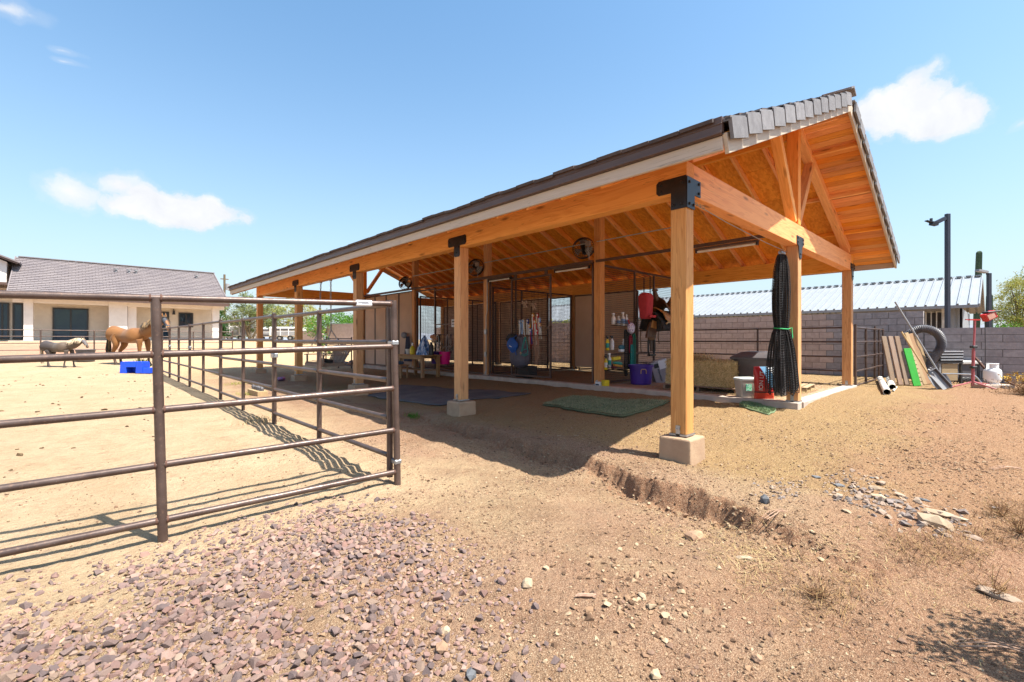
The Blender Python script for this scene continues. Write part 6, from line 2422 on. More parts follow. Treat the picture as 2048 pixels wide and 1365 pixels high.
# hay bale on a pallet
def pallet(t, L, W, H, mat, n=7):
    for i in range(n):
        y = -W / 2 + .05 + (W - .10) * i / (n - 1)
        timber('deck_board', (-L / 2, y, H - .009 + random.uniform(-.002, .002)), (L / 2, y, H - .009), .10, .018, mat, t, bevel=.002)
    for x in (-L / 2 + .03, 0, L / 2 - .03):
        timber('stringer', (x, -W / 2, H / 2 - .01), (x, W / 2, H / 2 - .01), .045, H - .04, mat, t, bevel=.002)
    for y in (-W / 2 + .05, 0, W / 2 - .05):
        timber('bottom_board', (-L / 2, y, .009), (L / 2, y, .009), .10, .018, mat, t, bevel=.002)


HX, HY = 4.98, 1.93
t = thing('wooden_pallet', 'weathered wooden pallet under the hay bale', 'pallet', (HX + .05, HY - .02, .305), PI / 2, 'wooden pallets')
pallet(t, 1.62, .95, .12, WOODG)
t = thing('hay_bale', 'big square hay bale on the pallet behind the near corner post', 'hay bale', (HX - .02, HY + .02, .43), 0)
BLX, BLY, BLZ = .60, 1.46, .52
core = MB().box((0, 0, BLZ / 2), (BLX - .05, BLY - .05, BLZ - .05))
HAYC = plain('hay_core', (0.46, 0.34, 0.16), (0.34, 0.25, 0.11), 14, .95, bump=.8, bscale=40)
obj('core', core, HAYC, t, bevel=.04)


def straw_cloud(n, fn, ln, w, seed, flat=.6):
    r = random.Random(seed)
    vv, ff = [], []
    for i in range(n):
        c, nrm = fn(r)
        c, nrm = Vector(c), Vector(nrm)
        d = Vector((r.uniform(-1, 1), r.uniform(-1, 1), r.uniform(-1, 1)))
        d = (d - nrm * d.dot(nrm) * flat).normalized()
        s = d.cross(nrm)
        s = s.normalized() if s.length > 1e-4 else d.orthogonal().normalized()
        L = ln * r.uniform(.5, 1.5)
        bend = nrm * r.uniform(0, .25) * L
        o = len(vv)
        vv += [tuple(c - d * L / 2 - s * w), tuple(c - d * L / 2 + s * w), tuple(c + bend + s * w), tuple(c + bend - s * w), tuple(c + d * L / 2)]
        ff += [(o, o + 1, o + 2, o + 3), (o + 3, o + 2, o + 4)]
    return MB().add(vv, ff)


def bale_surf(r):
    f = r.random()
    a, b = r.uniform(-.5, .5), r.uniform(0, 1)
    if f < .42:
        return (-BLX / 2 + r.uniform(-.01, .02), a * BLY, b * BLZ), (-1, 0, 0)
    if f < .62:
        return (a * BLX, -BLY / 2 + r.uniform(-.01, .02), b * BLZ), (0, -1, 0)
    if f < .92:
        return (a * BLX, (b - .5) * BLY, BLZ + r.uniform(-.015, .02)), (0, 0, 1)
    return (BLX / 2, a * BLY, b * BLZ), (1, 0, 0)


stuff(obj('hay_stems', straw_cloud(15000, bale_surf, .10, .0042, 4), HAY, t))
obj('twine', MB().tube([(-BLX / 2 - .01, -.35, 0), (-BLX / 2 - .012, -.35, BLZ + .005), (BLX / 2, -.35, BLZ + .005)], .005, 5).tube([(-BLX / 2 - .01, .35, 0), (-BLX / 2 - .012, .35, BLZ + .005), (BLX / 2, .35, BLZ + .005)], .005, 5), plain('orange_twine', (0.45, 0.22, 0.06), None, 10, .8), t)
t = thing('hay_clump', 'loose clump of dark hay on top of the hay bale', 'hay', (HX + .0, HY + .12, .43 + BLZ), 0)
stuff(obj('hay_stems', straw_cloud(1500, lambda r: ((r.gauss(0, .13), r.gauss(0, .17), max(.0, r.gauss(.06, .05))), (0, 0, 1)), .10, .003, 8, .3), HAY, t))
# scattered hay on the floor
lit = straw_cloud(5000, lambda r: ((r.uniform(4.35, 6.6), r.uniform(.15, 3.2), .31 + abs(r.gauss(0, .012))), (0, 0, 1)), .09, .0025, 12, .9)
stuff(obj('scattered_hay', lit, STRAW))
lit = straw_cloud(5000, lambda r: ((r.uniform(5.4, 8.6), r.uniform(.15, 2.2), .31 + abs(r.gauss(0, .012))), (0, 0, 1)), .09, .0025, 13, .9)
stuff(obj('scattered_hay', lit, STRAW))
t = thing('wooden_pallet', 'sunlit wooden pallet lying behind the black bin', 'pallet', (6.55, .75, .302), .1, 'wooden pallets')
pallet(t, 1.1, .9, .11, WOODY)
p = on_z(1478, 800, .31)
tag(timber('wood_block', (4.40, .98, .345), (4.66, .86, .345), .09, .09, WOODY), 'short yellow timber offcut at the end of the hay pallet', 'timber block')

# big black bin
t = thing('storage_bin', 'large black lidded bin standing behind the netting curtain', 'bin', (5.22, .80, .302), PI / 2 - .05)
obj('body', loft([(.80, .58, 0), (.86, .62, .02), (1.02, .76, .70), (1.03, .77, .72)]), CHAR, t, smooth=True)
obj('lid', loft([(1.10, .84, .715), (1.12, .86, .72), (1.12, .86, .755), (1.06, .80, .775), (.80, .56, .86), (.60, .4, .875)]), CHAR, t, smooth=True)
for s in (-1, 1):
    obj('handle', MB().box((s * .58, 0, .70), (.10, .26, .035), rot=(0, s * .4, 0)).box((s * .61, 0, .66), (.03, .26, .06)), BLACK, t, bevel=.01)
# beige bin
p = on_z(1498, 797, .31)
t = thing('pet_food_bin', 'small beige lidded bin with a green label on the kerb', 'bin', (4.33, p.y + .13, .305), -TH + .06)
obj('body', loft([(.27, .22, 0), (.285, .235, .01), (.35, .28, .34)], .04), BEIGEP, t, smooth=True)
obj('lid', loft([(.37, .30, .335), (.375, .305, .345), (.375, .305, .37), (.33, .26, .385)], .05), plain('pale_lid_plastic', (0.62, 0.66, 0.64), None, 5, .45), t, smooth=True)
LBL, lt_, lp_ = new_mat('green_print_label')
v_, _r = coords(lt_)
lt_.l.new(lt_.ramp(lt_.noise(v_, 22, 3, .6), [(.40, (0.08, 0.33, 0.18)), (.50, (0.35, 0.62, 0.45)), (.56, (0.05, 0.16, 0.16))], 'CONSTANT'), lp_.inputs['Base Color'])
obj('label', MB().box((-.02, -.146, .20), (.115, .004, .13), rot=(-.085, 0, 0)), LBL, t)
# litter bag
p = on_z(1555, 801, .31)
t = thing('litter_bag', 'red white and blue bag of horse bedding leaning by the kerb corner post', 'bag', (4.26, .50, .315), -TH - .04)
BAGP, gt, gp = new_mat('printed_bag')
tc = gt.node('ShaderNodeTexCoord')
sx = gt.node('ShaderNodeSeparateXYZ')
gt.l.new(tc.outputs['Object'], sx.inputs[0])
dg_ = gt.math('ADD', gt.math('MULTIPLY', sx.outputs[0], 1.5), sx.outputs[2])
c_ = gt.ramp(gt.math('MULTIPLY', sx.outputs[2], 1.0 / .62), [(0.0, (0.62, 0.05, 0.02)), (.17, (0.62, 0.05, 0.02)), (.18, (0.015, 0.012, 0.02)), (.22, (0.48, 0.02, 0.02)), (1.0, (0.48, 0.02, 0.02))], 'CONSTANT')
bl_ = gt.math('GREATER_THAN', gt.math('ADD', sx.outputs[0], gt.math('MULTIPLY', gt.math('SUBTRACT', sx.outputs[2], .36), .45)), .02)
blz = gt.math('MULTIPLY', bl_, gt.math('GREATER_THAN', sx.outputs[2], .20))
c_ = gt.mix(blz, c_, gt.mix(gt.noise(tc.outputs['Object'], 9, 3, .6), (0.02, 0.10, 0.28), (0.25, 0.50, 0.70)))
c_ = gt.mix(gt.math('GREATER_THAN', dg_, .66), c_, (0.70, 0.72, 0.75))
gt.l.new(c_, gp.inputs['Base Color'])
gp.inputs['Roughness'].default_value = .35
set_bump(gt, gp, gt.noise(tc.outputs['Object'], 7, 4, .6), .5, .03)
b = MB()
lv = []
for i in range(13):
    v = i / 12
    lv.append((.36 * (1 - .05 * math.sin(5 * v)) + .0, max(.03, .15 * math.sin(PI * min(1, .12 + v * .86)) ** .6), .60 * v))
obj('sack', loft(lv, .06), BAGP, t, smooth=True)
tm = text_mesh('ION LIT', .105, WHITEP, .002)
link('lettering', tm, t, M=Matrix.Translation((-.085, -.085, .34)) @ Matrix.Rotation(PI / 2, 4, 'X') @ Matrix.Rotation(PI / 2 - .06, 4, 'Z'))

# black netting curtain on a wire
wa, wb = Vector((.10, .0, 3.09)), Vector((4.15, .08, 3.0))
wr = MB().tube([wa, wa.lerp(wb, .3) + Vector((0, 0, -.03)), wa.lerp(wb, .7) + Vector((0, 0, -.03)), wb], .006, 6)
for k in range(26):
    a = k * .9
    q = wa.lerp(wb, .03 + .0035 * k)
    wr.tube([q + Vector((0, .018 * math.cos(a), .018 * math.sin(a))), q + Vector((.02, .018 * math.cos(a + .9), .018 * math.sin(a + .9)))], .0045, 4)
tag(obj('curtain_wire', wr, GALV), 'steel curtain wire strung under the gable tie beam', 'wire')
NX, NY = 3.93, .10
t = thing('netting_curtain', 'black netting curtain gathered and tied with green cord at the middle gable post', 'curtain', (NX, NY, .50), 0)
NH = 2.42
prof = [(0.0, .255, .22), (.04, .265, .23), (.18, .24, .21), (.32, .20, .175), (.42, .17, .13), (.455, .125, .10), (.47, .115, .095), (.50, .13, .10), (.60, .165, .115), (.75, .18, .115), (.88, .165, .10), (.97, .12, .07), (1.0, .10, .05)]


def netf(sc, ph, jit):
    def fn(u, v):
        a = 2 * PI * u
        wx = float(np.interp(v, [q[0] for q in prof], [q[1] for q in prof])) * sc
        wy = float(np.interp(v, [q[0] for q in prof], [q[2] for q in prof])) * sc
        pl = 1 + .13 * math.sin(11 * a + ph + 1.5 * v) + .08 * math.sin(17 * a + 2 * ph)
        sway = -.055 * math.sin(PI * v) + .06 * (1 - v) ** 2
        z = NH * v + (.05 * math.sin(3 * a + ph) + .03 * math.sin(7 * a)) * (1 - v) ** 3
        return (wx * pl * math.cos(a) + sway, wy * pl * math.sin(a), z)
    return fn


for (sc, ph, nm) in ((1.0, 0.0, 'outer'), (.62, 1.3, 'inner')):
    nb = MB().grid(netf(sc, ph, 0), 46 if sc > .9 else 34, 58, True)
    o = obj('net', nb, BLACKF, t)
    wf = o.modifiers.new('mesh', 'WIREFRAME')
    wf.thickness = .013 if sc > .9 else .015
    wf.use_even_offset = False
    wf.use_replace = True
tie = MB().tube([(.128 * math.cos(a) - .045, .112 * math.sin(a), NH * .462 + .012 * math.sin(a)) for a in [2 * PI * k / 20 for k in range(20)]], .011, 6, closed=True)
tie.tube([(.06, -.09, NH * .46), (.13, -.12, NH * .46 + .02), (.10, -.14, NH * .40), (.06, -.13, NH * .36)], .010, 6)
tie.tube([(.06, -.09, NH * .46), (.15, -.02, NH * .45), (.22, .02, NH * .47)], .010, 6)
obj('tie_cord', tie, GREENC, t, smooth=True)
rg = MB()
for k in range(7):
    x = -.09 + k * .032
    rg.tube([(x, .028 * math.cos(a), NH + .035 + .035 * math.sin(a)) for a in [2 * PI * j / 10 for j in range(10)]], .005, 4, closed=True)
obj('ring', rg, GALV, t)


# ---------------------------------------------------------------- right side clutter by the wall
def gpt(px, py):
    z = .22
    for _ in range(4):
        p = on_z(px, py, z)
        z = gzs(p.x, p.y)
    return Vector((p.x, p.y, z))


# three long grey boards leaning on the panel
LB = 'boards leaning on the pipe panel'
for i, (px0, px1, lb) in enumerate(((1787, 1767, 'leftmost weathered grey board leaning on the pipe panel'), (1801, 1780, 'second weathered grey board leaning on the pipe panel'), (1814, 1793, 'third weathered grey board leaning beside the green pallet'))):
    a = gpt(px0, 772)
    b = at(px1, 673, (a - Vector((CX, CY, 0))).dot(Vector((SN, CS, 0))) + .32)
    o = timber('leaning_board', a + Vector((0, 0, .02)), b, .122, .04, WOODG, up=(-SN, -CS, .2))
    tag(o, lb, 'board', LB)
    q = MB()
# bright green pallet edge with notched stringer
a = gpt(1826, 771)
d0 = (a - Vector((CX, CY, 0))).dot(Vector((SN, CS, 0)))
b = at(1806, 697, d0 + .25)
t = thing('green_pallet', 'bright green painted pallet side leaning between the grey boards and the shovels', 'pallet', a, 0, 'wooden pallets')
M, L = frame(Vector((0, 0, .0)), b - a, (-SN, -CS, .2))
M = Matrix.Translation((-SN * .12, -CS * .12, 0)) @ M
pb = MB().add(*boxdata(L, .19, .03), M)
obj('side_board', pb, GREENP, t, bevel=.003)
pb = MB()
for i in range(9):
    pb.add([(Vector(v) + Vector((-L / 2 + L * (i + .5) / 9, -.10, -.05))) for v in boxdata(.085, .11, .09)[0]], boxdata(1, 1, 1)[1], M)
obj('slat', pb, WOODY, t)
# tan boards and bed slats leaning, behind the shovels
for i, (px0, px1, y1, w, m, lb) in enumerate(((1850, 1812, 666, .10, WOODY, 'pale yellow board with cut ends leaning right of the green pallet'), (1858, 1820, 668, .16, WOODB, 'brown board leaning behind the first shovel'), (1860, 1824, 664, .10, WOODY, 'narrow pale board leaning under the long shovel handle'), (1866, 1832, 672, .08, WOODY, 'thin cream batten nearest the black hose'))):
    a = gpt(px0, 771 - i)
    d0 = (a - Vector((CX, CY, 0))).dot(Vector((SN, CS, 0)))
    b = at(px1, y1, d0 + .28)
    o = timber('leaning_board', a + Vector((0, 0, .02)), b, w, .035, m, up=(-SN, -CS, .2))
    tag(o, lb, 'board', LB)


def shovel(label, pxb, pyb, pxt, pyt, blade_l, mat, handle, back=.15):
    a = gpt(pxb, pyb)
    d0 = (a - Vector((CX, CY, 0))).dot(Vector((SN, CS, 0)))
    b = at(pxt, pyt, d0 + back)
    t = thing('shovel', label, 'shovel', a, 0, 'tools leaning by the wall')
    d = (b - a)
    u = d.normalized()
    M, L = frame(Vector(), u * blade_l, (-SN, -CS, .6))

    def fn(uu, v):
        x = -L / 2 + L * uu
        w = .105 * min(1, .45 + 1.6 * uu) if uu < .8 else .105 * (1 - .3 * (uu - .8) / .2)
        y = (v - .5) * 2 * w
        return M @ Vector((x, y, .05 * (abs(v - .5) * 2) ** 2))
    bl = MB().grid(fn, 12, 9)
    o = obj('blade', bl, mat, t, smooth=True)
    solid(o, .006)
    obj('shaft', MB().tube([u * (blade_l - .08), d], .018, 8), handle, t, smooth=True)
    g_ = MB().tube([d - Vector((CS * .06, -SN * .06, 0)), d + Vector((CS * .06, -SN * .06, 0))], .018, 8)
    return t


shovel('grey steel shovel with a yellow wooden handle leaning on the boards', 1876, 779, 1803, 664, .40, GREYM, WOODY, .35)
shovel('dark shovel with a long thin grey handle rising highest of the tools', 1898, 778, 1790, 604, .36, plain('dark_shovel_steel', (0.10, 0.10, 0.115), (0.2, 0.2, 0.22), 6, .45, .5), GREYM, .45)
# flat scoop between them
a = gpt(1893, 779)
d0 = (a - Vector((CX, CY, 0))).dot(Vector((SN, CS, 0)))
b = at(1860, 742, d0 + .2)
t = thing('scoop', 'wide dull grey manure scoop leaning between the two shovels', 'scoop', a, 0, 'tools leaning by the wall')
M, L = frame(Vector((0, 0, .01)), b - a, (-SN, -CS, .4))
obj('pan', MB().add(*boxdata(L, .20, .02), M), GREYM, t, bevel=.004)
obj('rim', MB().add([Vector(v) + Vector((0, -.10, .04)) for v in boxdata(L, .02, .08)[0]], boxdata(1, 1, 1)[1], M).add([Vector(v) + Vector((L / 2, 0, .05)) for v in boxdata(.02, .20, .08)[0]], boxdata(1, 1, 1)[1], M), CHAR, t)

# pipes on the ground
PG = 'cut plastic pipes on the ground'
for (x0, y0, x1, y1, r, ln, lb) in ((1760, 762, 1774, 790, .066, 0, 'longer white plastic pipe lying on the ground before the boards'), (1778, 764, 1785, 780, .066, 0, 'shorter cream plastic pipe lying beside the white one'), (1793, 776, 1786, 784, .02, 0, 'thin cream plastic pipe offcut next to the two wide pipes')):
    a, b = gpt(x0, y0), gpt(x1, y1)
    a.z += r
    b.z += r
    t = thing('plastic_pipe', lb, 'pipe', (a + b) / 2, 0, PG)
    u = (b - a).normalized()
    M, L = frame(-(b - a) / 2, (b - a) / 2)
    tb = MB()
    MX = M @ Matrix.Rotation(PI / 2, 4, 'Y')
    tb.lathe([(r, -L / 2), (r, L / 2), (r * .9, L / 2), (r * .9, -L / 2), (r, -L / 2)], 22, MX, caps=False)
    obj('wall', tb, PVC, t, smooth=True)
# black corrugated hose arching over
cp = [at(1815, 672, 12.3), at(1826, 664, 12.2), at(1842, 658, 12.1), at(1860, 660, 12.0), at(1876, 669, 11.95), at(1883, 684, 11.95), at(1880, 698, 12.0), at(1870, 712, 12.05), at(1860, 730, 12.1), at(1852, 750, 12.1), gpt(1848, 764) + Vector((0, 0, .12))]


def smooth_path(pts, n):
    P = [Vector(p) for p in pts]
    out = []
    for i in range(len(P) - 1):
        p0, p1, p2, p3 = P[max(i - 1, 0)], P[i], P[i + 1], P[min(i + 2, len(P) - 1)]
        for k in range(n):
            t = k / n
            out.append(.5 * ((2 * p1) + (p2 - p0) * t + (2 * p0 - 5 * p1 + 4 * p2 - p3) * t * t + (3 * p1 - p0 - 3 * p2 + p3) * t ** 3))
    out.append(P[-1])
    return out


sp2 = smooth_path(cp, 12)
base = gpt(1848, 764)
hs = MB().tube([q - base for q in sp2], [.108 if i % 2 else .095 for i in range(len(sp2))], 16)
t = thing('corrugated_hose', 'thick black corrugated hose arching up against the block wall', 'hose', base)
obj('hose', hs, CHAR, t)
# stacked shelves / bins
p = gpt(1893, 768)
t = thing('folded_tables', 'stack of black folding panels with pale edges on a wooden crate', 'stack', (p.x + .45, p.y + .1, p.z), -TH + .03, 'things stacked by the block wall')
p.z
for k in range(4):
    obj('panel', MB().box((0, 0, .60 + .075 * k), (.62 + .02 * (k % 2), .5, .05)), BLACK if k < 3 else CHAR, t, bevel=.008)
    obj('edge', MB().box((0, -.255, .622 + .075 * k), (.60, .012, .012)), PAPER, t)
obj('crate_front', MB().box((-.02, -.2, .30), (.42, .03, .44)), WOODY, t)
for s in (-1, 1):
    obj('leg', MB().box((s * .29, -.2, .29), (.05, .05, .58)), GREYM if s < 0 else BLACK, t)
    obj('leg', MB().box((s * .29, .2, .29), (.05, .05, .58)), BLACK, t)
obj('shelf', MB().box((0, 0, .55), (.62, .5, .04)), BLACK, t)
p = gpt(1930, 766)
t = thing('white_bench', 'low dark bench with a white top edge in front of the block wall', 'bench', (p.x + .4, p.y + .1, p.z), -TH + .02, 'things stacked by the block wall')
obj('top', MB().box((0, 0, .52), (.80, .36, .09)), DULLW, t, bevel=.02)
obj('box_body', MB().box((0, .02, .27), (.76, .30, .40)), CHAR, t)
for s in (-1, 1):
    obj('leg', MB().box((s * .36, -.12, .24), (.05, .05, .48)), BLACK, t)
a, b = gpt(1885, 770), gpt(1965, 772)
tb = MB().tube(smooth_path([(0, 0, .28), ((b - a) * .5 + Vector((0, 0, .28))), ((b - a) * .8 + Vector((0, 0, .25))), ((b - a) + Vector((0, 0, .03)))], 6), .018, 7)
t = thing('bent_conduit', 'bent pale conduit lying across the clutter behind the tripod light', 'pipe', a)
obj('tube', tb, GALV, t, smooth=True)
wl = MB()
for k in range(5):
    wl.tube(smooth_path([Vector((.1 * k + .1, .3, 0)), Vector((.12 * k + .2, .2, .14)), Vector((.1 * k + .42, .15, .05)), Vector((.1 * k + .5, .25, .0))], 5), .012, 5)
t = thing('cable_coil', 'tangle of dark cable on the ground between shovels and tripod', 'cable', gpt(1905, 768), -TH)
obj('cable', wl, BLACK, t, smooth=True)
# tripod work light
p = gpt(1947, 776)
t = thing('tripod_light', 'faded red tripod stand with a red work light head', 'work light', p, -TH)
zt = 680 - 638
dpt = (p - Vector((CX, CY, 0))).dot(Vector((SN, CS, 0)))
HT = CZ + (680 - 640) / F * dpt - p.z
obj('pole', MB().tube([(-.02, 0, .05), (.0, 0, HT * .56)], .032, 12), PINKM, t, smooth=True)
obj('upper_pole', MB().tube([(.0, 0, HT * .50), (.035, 0, HT)], .021, 12), PINKM, t, smooth=True)
for q in (.30, .60):
    obj('clamp_collar', MB().box((-.01 + .02 * q, 0, HT * q), (.11, .10, .06)), BLACK, t, bevel=.01)
for (dx, dy) in ((-.62, -.02), (.16, -.36), (.70, -.16)):
    obj('leg', MB().tube([(-.02, 0, .14), (dx, dy, .0)], .016, 8), PINKM, t, smooth=True)
obj('crossbar', MB().box((.02, 0, HT), (.26, .05, .03)).box((-.14, 0, HT + .005), (.10, .03, .02)), RED, t)
hd = obj('lamp_head', MB().box((.34, -.02, HT + .09), (.26, .14, .18), rot=(0, -.45, 0)), RED, t, bevel=.012)
obj('lens', MB().box((.33, -.095, HT + .08), (.17, .012, .12), rot=(0, -.45, 0)), plain('amber_lens', (0.62, 0.33, 0.25), None, 6, .2), t)
obj('hood', MB().box((.40, -.03, HT + .19), (.32, .16, .03), rot=(0, -.12, 0)), BLACK, t, bevel=.006)
obj('power_cord', MB().tube(smooth_path([(.32, .05, HT + .02), (.34, .06, HT * .6), (.33, .05, HT * .3), (.30, .0, .1)], 5), .008, 5), BLACK, t)
# propane tank on a block
p = gpt(1985, 777)
t = thing('concrete_paver', 'pale flat block under the propane tank', 'block', (p.x, p.y, p.z), -TH)
obj('slab', MB().box((-.04, 0, .05), (.62, .36, .10)), CONCW, t, bevel=.01)
obj('front_edge', MB().box((.16, -.19, .04), (.30, .03, .09)), CHAR, t)
t = thing('propane_tank', 'white propane tank standing on a pale block by the wall', 'gas tank', (p.x + .03, p.y, p.z + .105), -TH)
R_ = .158
obj('body', MB().lathe([(.10, .0), (.118, .0), (.118, .035), (.09, .035), (.12, .04), (R_ * .93, .075), (R_, .12), (R_, .28), (R_ * .95, .325), (R_ * .7, .362), (.04, .385)], 30), WHITEP, t, smooth=True)
cl = MB()
for k in range(16):
    a = -2.6 + 5.2 * k / 15
    a2 = -2.6 + 5.2 * (k + 1) / 15
    if k == 15 or 6 <= k <= 8:
        continue
    q = lambda a, r, z: (r * math.cos(a - .3), r * math.sin(a - .3), z)
    cl.add([q(a, .105, .36), q(a2, .105, .36), q(a2, .105, .47), q(a, .105, .47), q(a, .099, .36), q(a2, .099, .36), q(a2, .099, .47), q(a, .099, .47)], [(0, 1, 2, 3), (7, 6, 5, 4), (3, 2, 6, 7)])
cl.tube([(.105 * math.cos(a), .105 * math.sin(a), .475) for a in [2 * PI * k / 20 for k in range(20)]], .009, 6, closed=True)
obj('collar', cl, WHITEP, t)
obj('valve', MB().lathe([(.02, .38), (.02, .43), (.03, .43), (.03, .455)], 10), GALV, t)
# rusty bars leaning
for (a_, b_, lb) in (((1950, 715), (1985, 755), 'dark rusty bar leaning from the tripod down to the propane tank'), ((2010, 760), (2046, 782), 'red-brown pipe lying right of the propane tank')):
    a, b = at(a_[0], a_[1], 11.9), at(b_[0], b_[1], 11.5)
    mid = (a + b) / 2
    o = obj('rusty_bar', MB().tube([a - mid, b - mid], .03, 8), WELD, loc=mid, smooth=True)
    tag(o, lb, 'bar', 'rusty bars by the wall')

# ---------------------------------------------------------------- stones and gravel
REG = [(-60, 1215), (100, 1190), (200, 1165), (290, 1125), (400, 1090), (490, 1062), (600, 1035), (660, 1022), (740, 1018), (800, 1003), (850, 1030), (880, 1075), (905, 1130), (960, 1180), (950, 1240), (985, 1320), (1010, 1400), (-60, 1400)]
from mathutils.geometry import intersect_point_quad_2d
regw = []
for (px, py) in REG:
    z = -.05
    for _ in range(3):
        p = on_z(px, py, z)
        z = gzs(p.x, p.y)
    regw.append((p.x, p.y))
# the gravel carries on towards and past the viewer
nb0, nb1 = regw[-2], regw[-1]
back = Vector((-SN, -CS, 0))
regw = regw[:-2] + [(nb0[0] + back.x * 1.6, nb0[1] + back.y * 1.6), (nb1[0] + back.x * 2.2 - 1.2, nb1[1] + back.y * 2.2 + .9), (regw[0][0] - 1.4, regw[0][1] + 1.0)]
RW = np.array(regw)


def inside(x, y):
    c = np.zeros(len(x), bool)
    n = len(RW)
    j = n - 1
    for i in range(n):
        xi, yi, xj, yj = RW[i, 0], RW[i, 1], RW[j, 0], RW[j, 1]
        k = ((yi > y) != (yj > y)) & (x < (xj - xi) * (y - yi) / (yj - yi + 1e-12) + xi)
        c ^= k
        j = i
    return c


def edge_dist(x, y):
    d = np.full(len(x), 9.0)
    n = len(RW)
    for i in range(n):
        a, b = RW[i], RW[(i + 1) % n]
        ab = b - a
        t_ = np.clip(((x - a[0]) * ab[0] + (y - a[1]) * ab[1]) / (ab @ ab), 0, 1)
        d = np.minimum(d, np.hypot(x - a[0] - t_ * ab[0], y - a[1] - t_ * ab[1]))
    return d


def stone_hull(seed, squash):
    r = random.Random(seed)
    bm = bmesh.new()
    for _ in range(12):
        v = Vector((r.gauss(0, 1), r.gauss(0, 1), r.gauss(0, 1))).normalized()
        bm.verts.new((v.x * r.uniform(.8, 1.1), v.y * r.uniform(.6, .9), v.z * squash))
    res = bmesh.ops.convex_hull(bm, input=bm.verts)
    bmesh.ops.delete(bm, geom=[g_ for g_ in res['geom_interior'] if isinstance(g_, bmesh.types.BMVert)], context='VERTS')
    bm.normal_update()
    V = np.array([v.co[:] for v in bm.verts])
    bm.verts.index_update()
    Fc = [tuple(v.index for v in f.verts) for f in bm.faces]
    bm.free()
    return V, Fc


HULL = [stone_hull(s, random.Random(s).uniform(.45, .75)) for s in range(24)]


def rot_z_tilt(a, b, c):
    return np.array((Matrix.Rotation(a, 3, 'Z') @ Matrix.Rotation(b, 3, 'X') @ Matrix.Rotation(c, 3, 'Y'))[:]).reshape(3, 3)


def scatter_mesh(name, xs, ys, rad, mat, sink=.36, seed=0, parent=None):
    r = random.Random(seed)
    zs = gz(xs, ys)
    VV, FF = [], []
    o = 0
    for x, y, z, s in zip(xs, ys, zs, rad):
        V, Fc = HULL[r.randrange(len(HULL))]
        R = rot_z_tilt(r.uniform(0, 6.28), r.uniform(-.5, .5), r.uniform(-.5, .5))
        W = (V * s) @ R.T
        W = W + np.array((x, y, z + s * (.55 - sink)))
        VV.append(W)
        FF += [tuple(i + o for i in f) for f in Fc]
        o += len(V)
    me = bpy.data.meshes.new(name)
    me.from_pydata(np.concatenate(VV).tolist(), [], FF)
    me.materials.append(mat)
    ob = link(name, me, parent)
    return stuff(ob)


N = 130000
bx0, bx1, by0, by1 = RW[:, 0].min(), RW[:, 0].max(), RW[:, 1].min(), RW[:, 1].max()
gx, gy = rng.uniform(bx0, bx1, N), rng.uniform(by0, by1, N)
ed = edge_dist(gx, gy)
ins = inside(gx, gy)
patch = vnoise(gx * 1.9, gy * 1.9, 2) + .6 * vnoise(gx * 5, gy * 5, 5)
pr = np.where(ins, np.clip(.14 + ed * 1.25, 0, 1) * np.clip(1.0 + patch * 2.0, .06, 1), np.clip(.42 - ed * 1.1, 0, 1) * .30)
keep = rng.random(N) < pr
gx, gy = gx[keep], gy[keep]
gr = np.clip(rng.lognormal(math.log(.0150), .46, len(gx)), .005, .040)
# Poisson-like thinning: drop stones that sit inside a bigger one
order = np.argsort(-gr)
cell = {}
sel = []
for i in order:
    k = (int(gx[i] / .04), int(gy[i] / .04))
    ok = True
    for a in (-1, 0, 1):
        for b in (-1, 0, 1):
            for j in cell.get((k[0] + a, k[1] + b), ()):
                if (gx[i] - gx[j]) ** 2 + (gy[i] - gy[j]) ** 2 < (.52 * (gr[i] + gr[j])) ** 2:
                    ok = False
    if ok:
        cell.setdefault(k, []).append(i)
        sel.append(i)
gx, gy, gr = gx[sel], gy[sel], gr[sel]
# those that show largest become stones of their own
dep = (gx - CX) * SN + (gy - CY) * CS
lat = (gx - CX) * CS - (gy - CY) * SN
px_ = 1024 + F * lat / np.maximum(dep, .1)
py_ = 680 + F * (CZ + .03) / np.maximum(dep, .1)
vis = (px_ > 5) & (px_ < 2040) & (py_ < 1360) & (dep > .5)
app = np.where(vis, gr / np.maximum(dep, .1), 0)
top = np.argsort(-app)[:290]
mask = np.zeros(len(gx), bool)
mask[top] = True
hull_me = []
for (V, Fc) in HULL[:14]:
    me = bpy.data.meshes.new('stone')
    me.from_pydata(V.tolist(), [], Fc)
    me.materials.append(STONE)
    hull_me.append(me)
zz = gz(gx, gy)
for i in top:
    o = link('stone', hull_me[random.randrange(14)], ground, loc=(gx[i], gy[i], zz[i] + gr[i] * .19))
    o.rotation_euler = (random.uniform(-.5, .5), random.uniform(-.5, .5), random.uniform(0, 6.28))
    o.scale = (gr[i],) * 3
scatter_mesh('gravel', gx[~mask], gy[~mask], gr[~mask], STONE, seed=5)
print('gravel', len(gx))
# loose crumbs over the bare soil
N = 210000
cx_, cy_ = rng.uniform(-6, 7, N), rng.uniform(-6, 4, N)
dpt_ = (cx_ - CX) * SN + (cy_ - CY) * CS
ltt_ = np.abs((cx_ - CX) * CS - (cy_ - CY) * SN)
dens = np.clip(.55 + 1.5 * vnoise(cx_ * 1.4, cy_ * 1.4, 6), .08, 1) * np.where((cx_ < -2.6) & (cy_ > 1.3), .12, 1)
dens = dens * sstep(9.0, 4.2, dpt_)
k = (rng.random(N) < dens) & (dpt_ > 1.2) & (ltt_ < dpt_ * 1.2)
scatter_mesh('soil_crumbs', cx_[k], cy_[k], np.clip(rng.lognormal(math.log(.0062), .5, k.sum()), .003, .022), PEBBLE, seed=6)
